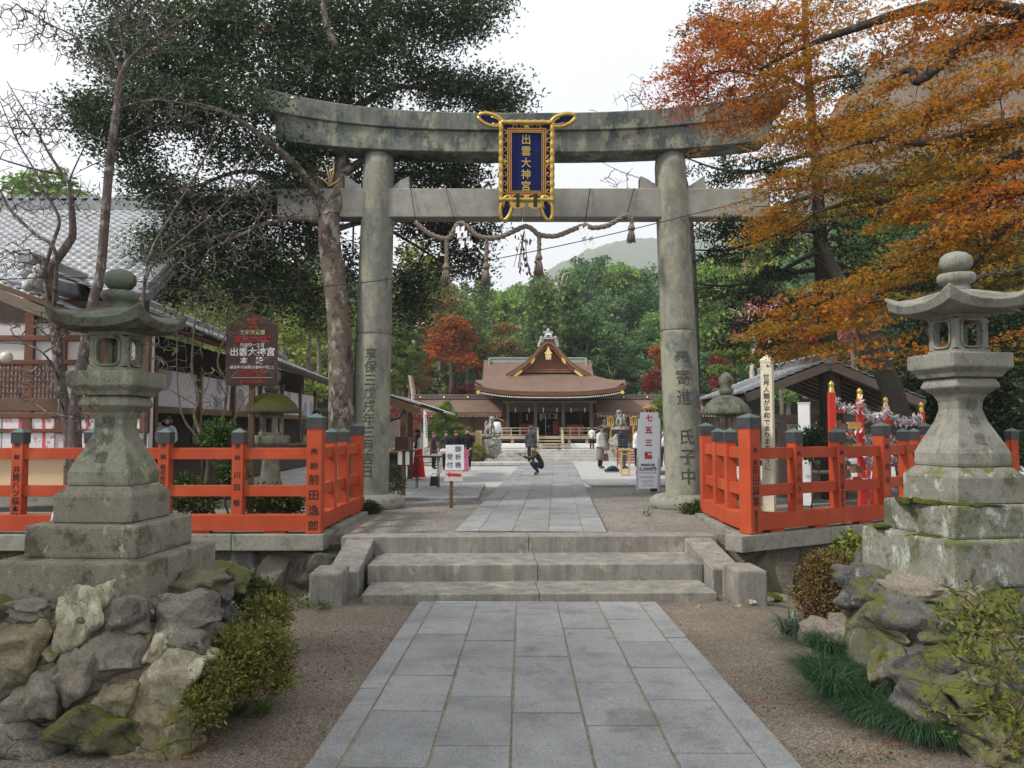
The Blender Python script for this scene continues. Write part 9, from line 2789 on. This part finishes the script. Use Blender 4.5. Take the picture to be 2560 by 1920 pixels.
cloud_pine('yellowish layered pine showing behind the smaller dark lantern', 1590, 34, 0.0, [(1600, 740, 30, 10, 26), (1575, 760, 34, 10, 30), (1610, 775, 30, 10, 26), (1560, 800, 30, 10, 26)], 84, 60, (0.16, 0.04))
# strap-leaved clumps
def grass_clump(name, label, base, tufts, mat, n, L, wd, seed, arch=0.6, cat='grass clump', kind=None):
    t = thing(name, base, label, cat)
    rs = np.random.default_rng(seed)
    V, Q, TT = [], [], []
    cnt = 0
    for (cx, cy, cz, r, k) in tufts:
        for i in range(int(n * k)):
            a = rs.uniform(0, 6.283)
            q_ = r * math.sqrt(rs.uniform())
            p0 = np.array([cx + q_ * math.cos(a) * 0.9, cy + q_ * math.sin(a) * 0.9, cz])
            a2 = a + rs.normal() * 0.6
            d = np.array([math.cos(a2), math.sin(a2), 0])
            l_ = L * rs.uniform(0.6, 1.2)
            out = arch * rs.uniform(0.5, 1.2)
            w_ = wd * rs.uniform(0.7, 1.2)
            sd = np.array([-d[1], d[0], 0]) * w_ * 0.5
            S = 5
            tint = rs.uniform(0, 1)
            for s in range(S + 1):
                f = s / S
                p = p0 + d * l_ * out * f ** 1.3 + np.array([0, 0, l_ * (1.15 * f - (0.55 + 0.5 * out) * f * f)])
                k_ = (1 - f) ** 0.6 if f > 0.3 else 0.8
                V.append(p - sd * k_); V.append(p + sd * k_); TT += [tint, tint]
            for s in range(S):
                b_ = cnt + 2 * s
                Q.append((b_, b_ + 1, b_ + 3, b_ + 2))
            cnt += 2 * (S + 1)
    o = np_mesh('blades', V, Q, mat, t, tint=TT, off=base)
    return t
MONDO = leafmat('mondo_blade', [(0.010, 0.032, 0.014), (0.02, 0.055, 0.022), (0.033, 0.08, 0.03), (0.055, 0.11, 0.04)], rough=0.4, trans=0.15, spec=0.4)
LILY = leafmat('strap_leaf', [(0.012, 0.032, 0.022), (0.025, 0.055, 0.036), (0.045, 0.085, 0.055), (0.08, 0.12, 0.08)], rough=0.4, trans=0.15, spec=0.4)
tf_ = []
for (x, y) in ((1790, 1470), (1830, 1460), (1870, 1455), (1910, 1462), (1950, 1480), (1815, 1505), (1860, 1510), (1905, 1520), (1950, 1535), (1990, 1560), (1850, 1545), (1895, 1560), (1940, 1575), (1985, 1595), (1890, 1440), (1930, 1440), (1770, 1500), (1800, 1530), (2010, 1600), (1960, 1450), (1990, 1500)):
    p = gp(x, y)
    hgt = 0.22 if y < 1480 else (0.12 if y < 1540 else 0.03)
    tf_.append((p.x, p.y, lowz(p.y) + hgt, 0.13, 1.0))
b = gp(1890, 1520)
grass_clump('mondo_grass', 'big dark green mound of fine drooping grass in front of the rocks', (b.x, b.y, lowz(b.y)), tf_, MONDO, 560, 0.36, 0.0060, 91, 0.95)
b = D(1755, 1370, 6.9)
b2 = gp(1750, 1395)
grass_clump('strap_leaf_plant', 'blue-green strap leaved plant arching out below the rounded russet shrub', (b2.x, b2.y, lowz(b2.y)), [(b2.x - 0.02, b2.y + 0.1, lowz(b2.y), 0.10, 1), (b2.x + 0.12, b2.y + 0.15, lowz(b2.y), 0.12, 1), (b2.x + 0.28, b2.y + 0.2, lowz(b2.y), 0.10, 0.8), (b2.x - 0.05, b2.y + 0.4, lowz(b2.y), 0.1, 0.7)], LILY, 75, 0.50, 0.017, 92, 0.75)
b = gp(555, 1550)
grass_clump('green_tuft', 'small fresh green tuft below the sprawling azalea', (b.x - 0.1, b.y, lowz(b.y)), [(b.x - 0.15, b.y + 0.05, lowz(b.y), 0.06, 1), (b.x + 0.02, b.y + 0.08, lowz(b.y), 0.07, 1)], leafmat('fresh_blade', [(0.03, 0.07, 0.015), (0.06, 0.12, 0.025), (0.12, 0.19, 0.04)], 0.5, 0.3), 60, 0.22, 0.008, 93, 0.8)
# low weeds and leafy ground plants
FERN = leafmat('weed_leaf', [(0.025, 0.055, 0.015), (0.05, 0.10, 0.025), (0.09, 0.15, 0.035), (0.15, 0.20, 0.05)], rough=0.6, trans=0.3)
def weeds(label, spots, seed, n=60, size=0.045, hh=0.12, mat=None, z=None):
    rs = np.random.default_rng(seed)
    P = []
    for (x, y, rx, ry, k) in spots:
        for i in range(int(n * k)):
            a, q_ = rs.uniform(0, 6.28), math.sqrt(rs.uniform())
            if z is None:
                p = gp(x + rx * q_ * math.cos(a), y + ry * q_ * math.sin(a)); zz_ = lowz(p.y, p.x)
            else:
                p = DG(x + rx * q_ * math.cos(a), y + ry * q_ * math.sin(a), z); zz_ = z
            P.append((p.x, p.y, zz_ + rs.uniform(0, hh)))
    P = np.array(P)
    V, Q = leaf_quads(P, size, size * 0.55, rs, up=0.45)
    o = np_mesh('weeds', V, Q, mat or FERN, None, tint=np.repeat(rs.uniform(0, 1, len(P)), 4))
    return tag(o, label, 'weeds', kind='stuff')
weeds('fern-like green weeds at the foot of the retaining wall beside the steps', [(640, 1305, 60, 18, 4), (700, 1320, 20, 8, 1)], 1, 110, 0.04, 0.10)
weeds('round leaved green weeds at the near corner below the leggy azalea', [(2150, 1620, 60, 30, 2), (2190, 1580, 30, 40, 1)], 2, 60, 0.06, 0.10)
weeds('sparse green weeds along the edge of the paved approach', [(1450, 1420, 25, 120, 1), (1520, 1500, 40, 90, 1), (1620, 1590, 50, 60, 1.5), (1680, 1640, 90, 25, 2), (1860, 1640, 120, 14, 2), (1560, 1420, 40, 40, .5), (1640, 1470, 30, 40, .7)], 3, 60, 0.02, 0.02)
weeds('fallen brown and crimson leaves on the gravel', [(620, 1500, 140, 120, 2), (1600, 1520, 120, 90, 2), (1500, 1380, 60, 70, 1), (780, 1380, 120, 50, 1), (1130, 1500, 250, 120, .5), (330, 1625, 130, 25, 2), (520, 1590, 90, 50, 1), (1900, 1620, 120, 30, 1.5), (1800, 1430, 60, 40, 1), (700, 1400, 100, 80, 1), (1560, 1480, 90, 100, 1)], 4, 40, 0.032, 0.008, leafmat('fallen_leaf', [(0.12, 0.05, 0.02), (0.20, 0.08, 0.02), (0.24, 0.03, 0.03), (0.22, 0.15, 0.05)], 0.8, 0.1))
for (spots, lab, sd_, m_) in (([(420, 1080, 60, 30), (560, 1080, 60, 30), (620, 1085, 40, 28)], 'low dark green shrubs showing through the fence under the notice board', 5, BOXG), ([(500, 1020, 22, 30), (400, 1060, 20, 30)], 'leafy green shrub beside the mossy sapling stems', 6, FERN), ([(475, 935, 26, 26), (455, 955, 20, 16)], 'bright green nandina sprays above the fence rail by the sapling', 7, FERN)):
    b = D(spots[0][0], 1095, 13.0)
    shrub('leafy_shrub', lab, (b.x, 13.0, -0.05), [bl(x, y, 13.0 + 0.2 * i, rx, ry, 80) for i, (x, y, rx, ry) in enumerate(spots)], m_, 16, (0.075, 0.035), 100 + sd_, 0.07, tmean=0.35, shell=0.3)
b = D(1750, 945, 16.3)
shrub('leafy_shrub', 'dark glossy sprig of leaves beside the white post', (b.x, 16.3, -0.05), [bl(1752, 960, 16.3, 28, 34, 60)], DARKG, 16, (0.10, 0.05), 108, 0.08, tmean=0.6, shell=0.3)
weeds('small green weed tuft on the packed dirt near the dedication pillar', [(1400, 1115, 12, 6, 1)], 9, 50, 0.05, 0.12, None, -0.03)
weeds('sparse moss and weeds along the kerb of the upper path', [(1390, 1070, 70, 4, 2), (1100, 1150, 10, 3, .2)], 10, 40, 0.03, 0.02, BOXG, 0.0)
# moss cushion at the foot of the retaining wall beside the steps
p = D(1655, 1288, 11.6)
o = rock_mesh('moss_patch', (0, 0, 0), (0.55, 0.25, 0.2), 5, MOSS, None, rough=0.3, sub=2, box=0.1)
o.location = (p.x, 11.62, lowz(11.6, p.x) + 0.05)
tag(o, 'bright moss patch at the foot of the retaining wall on the maple side', 'moss')
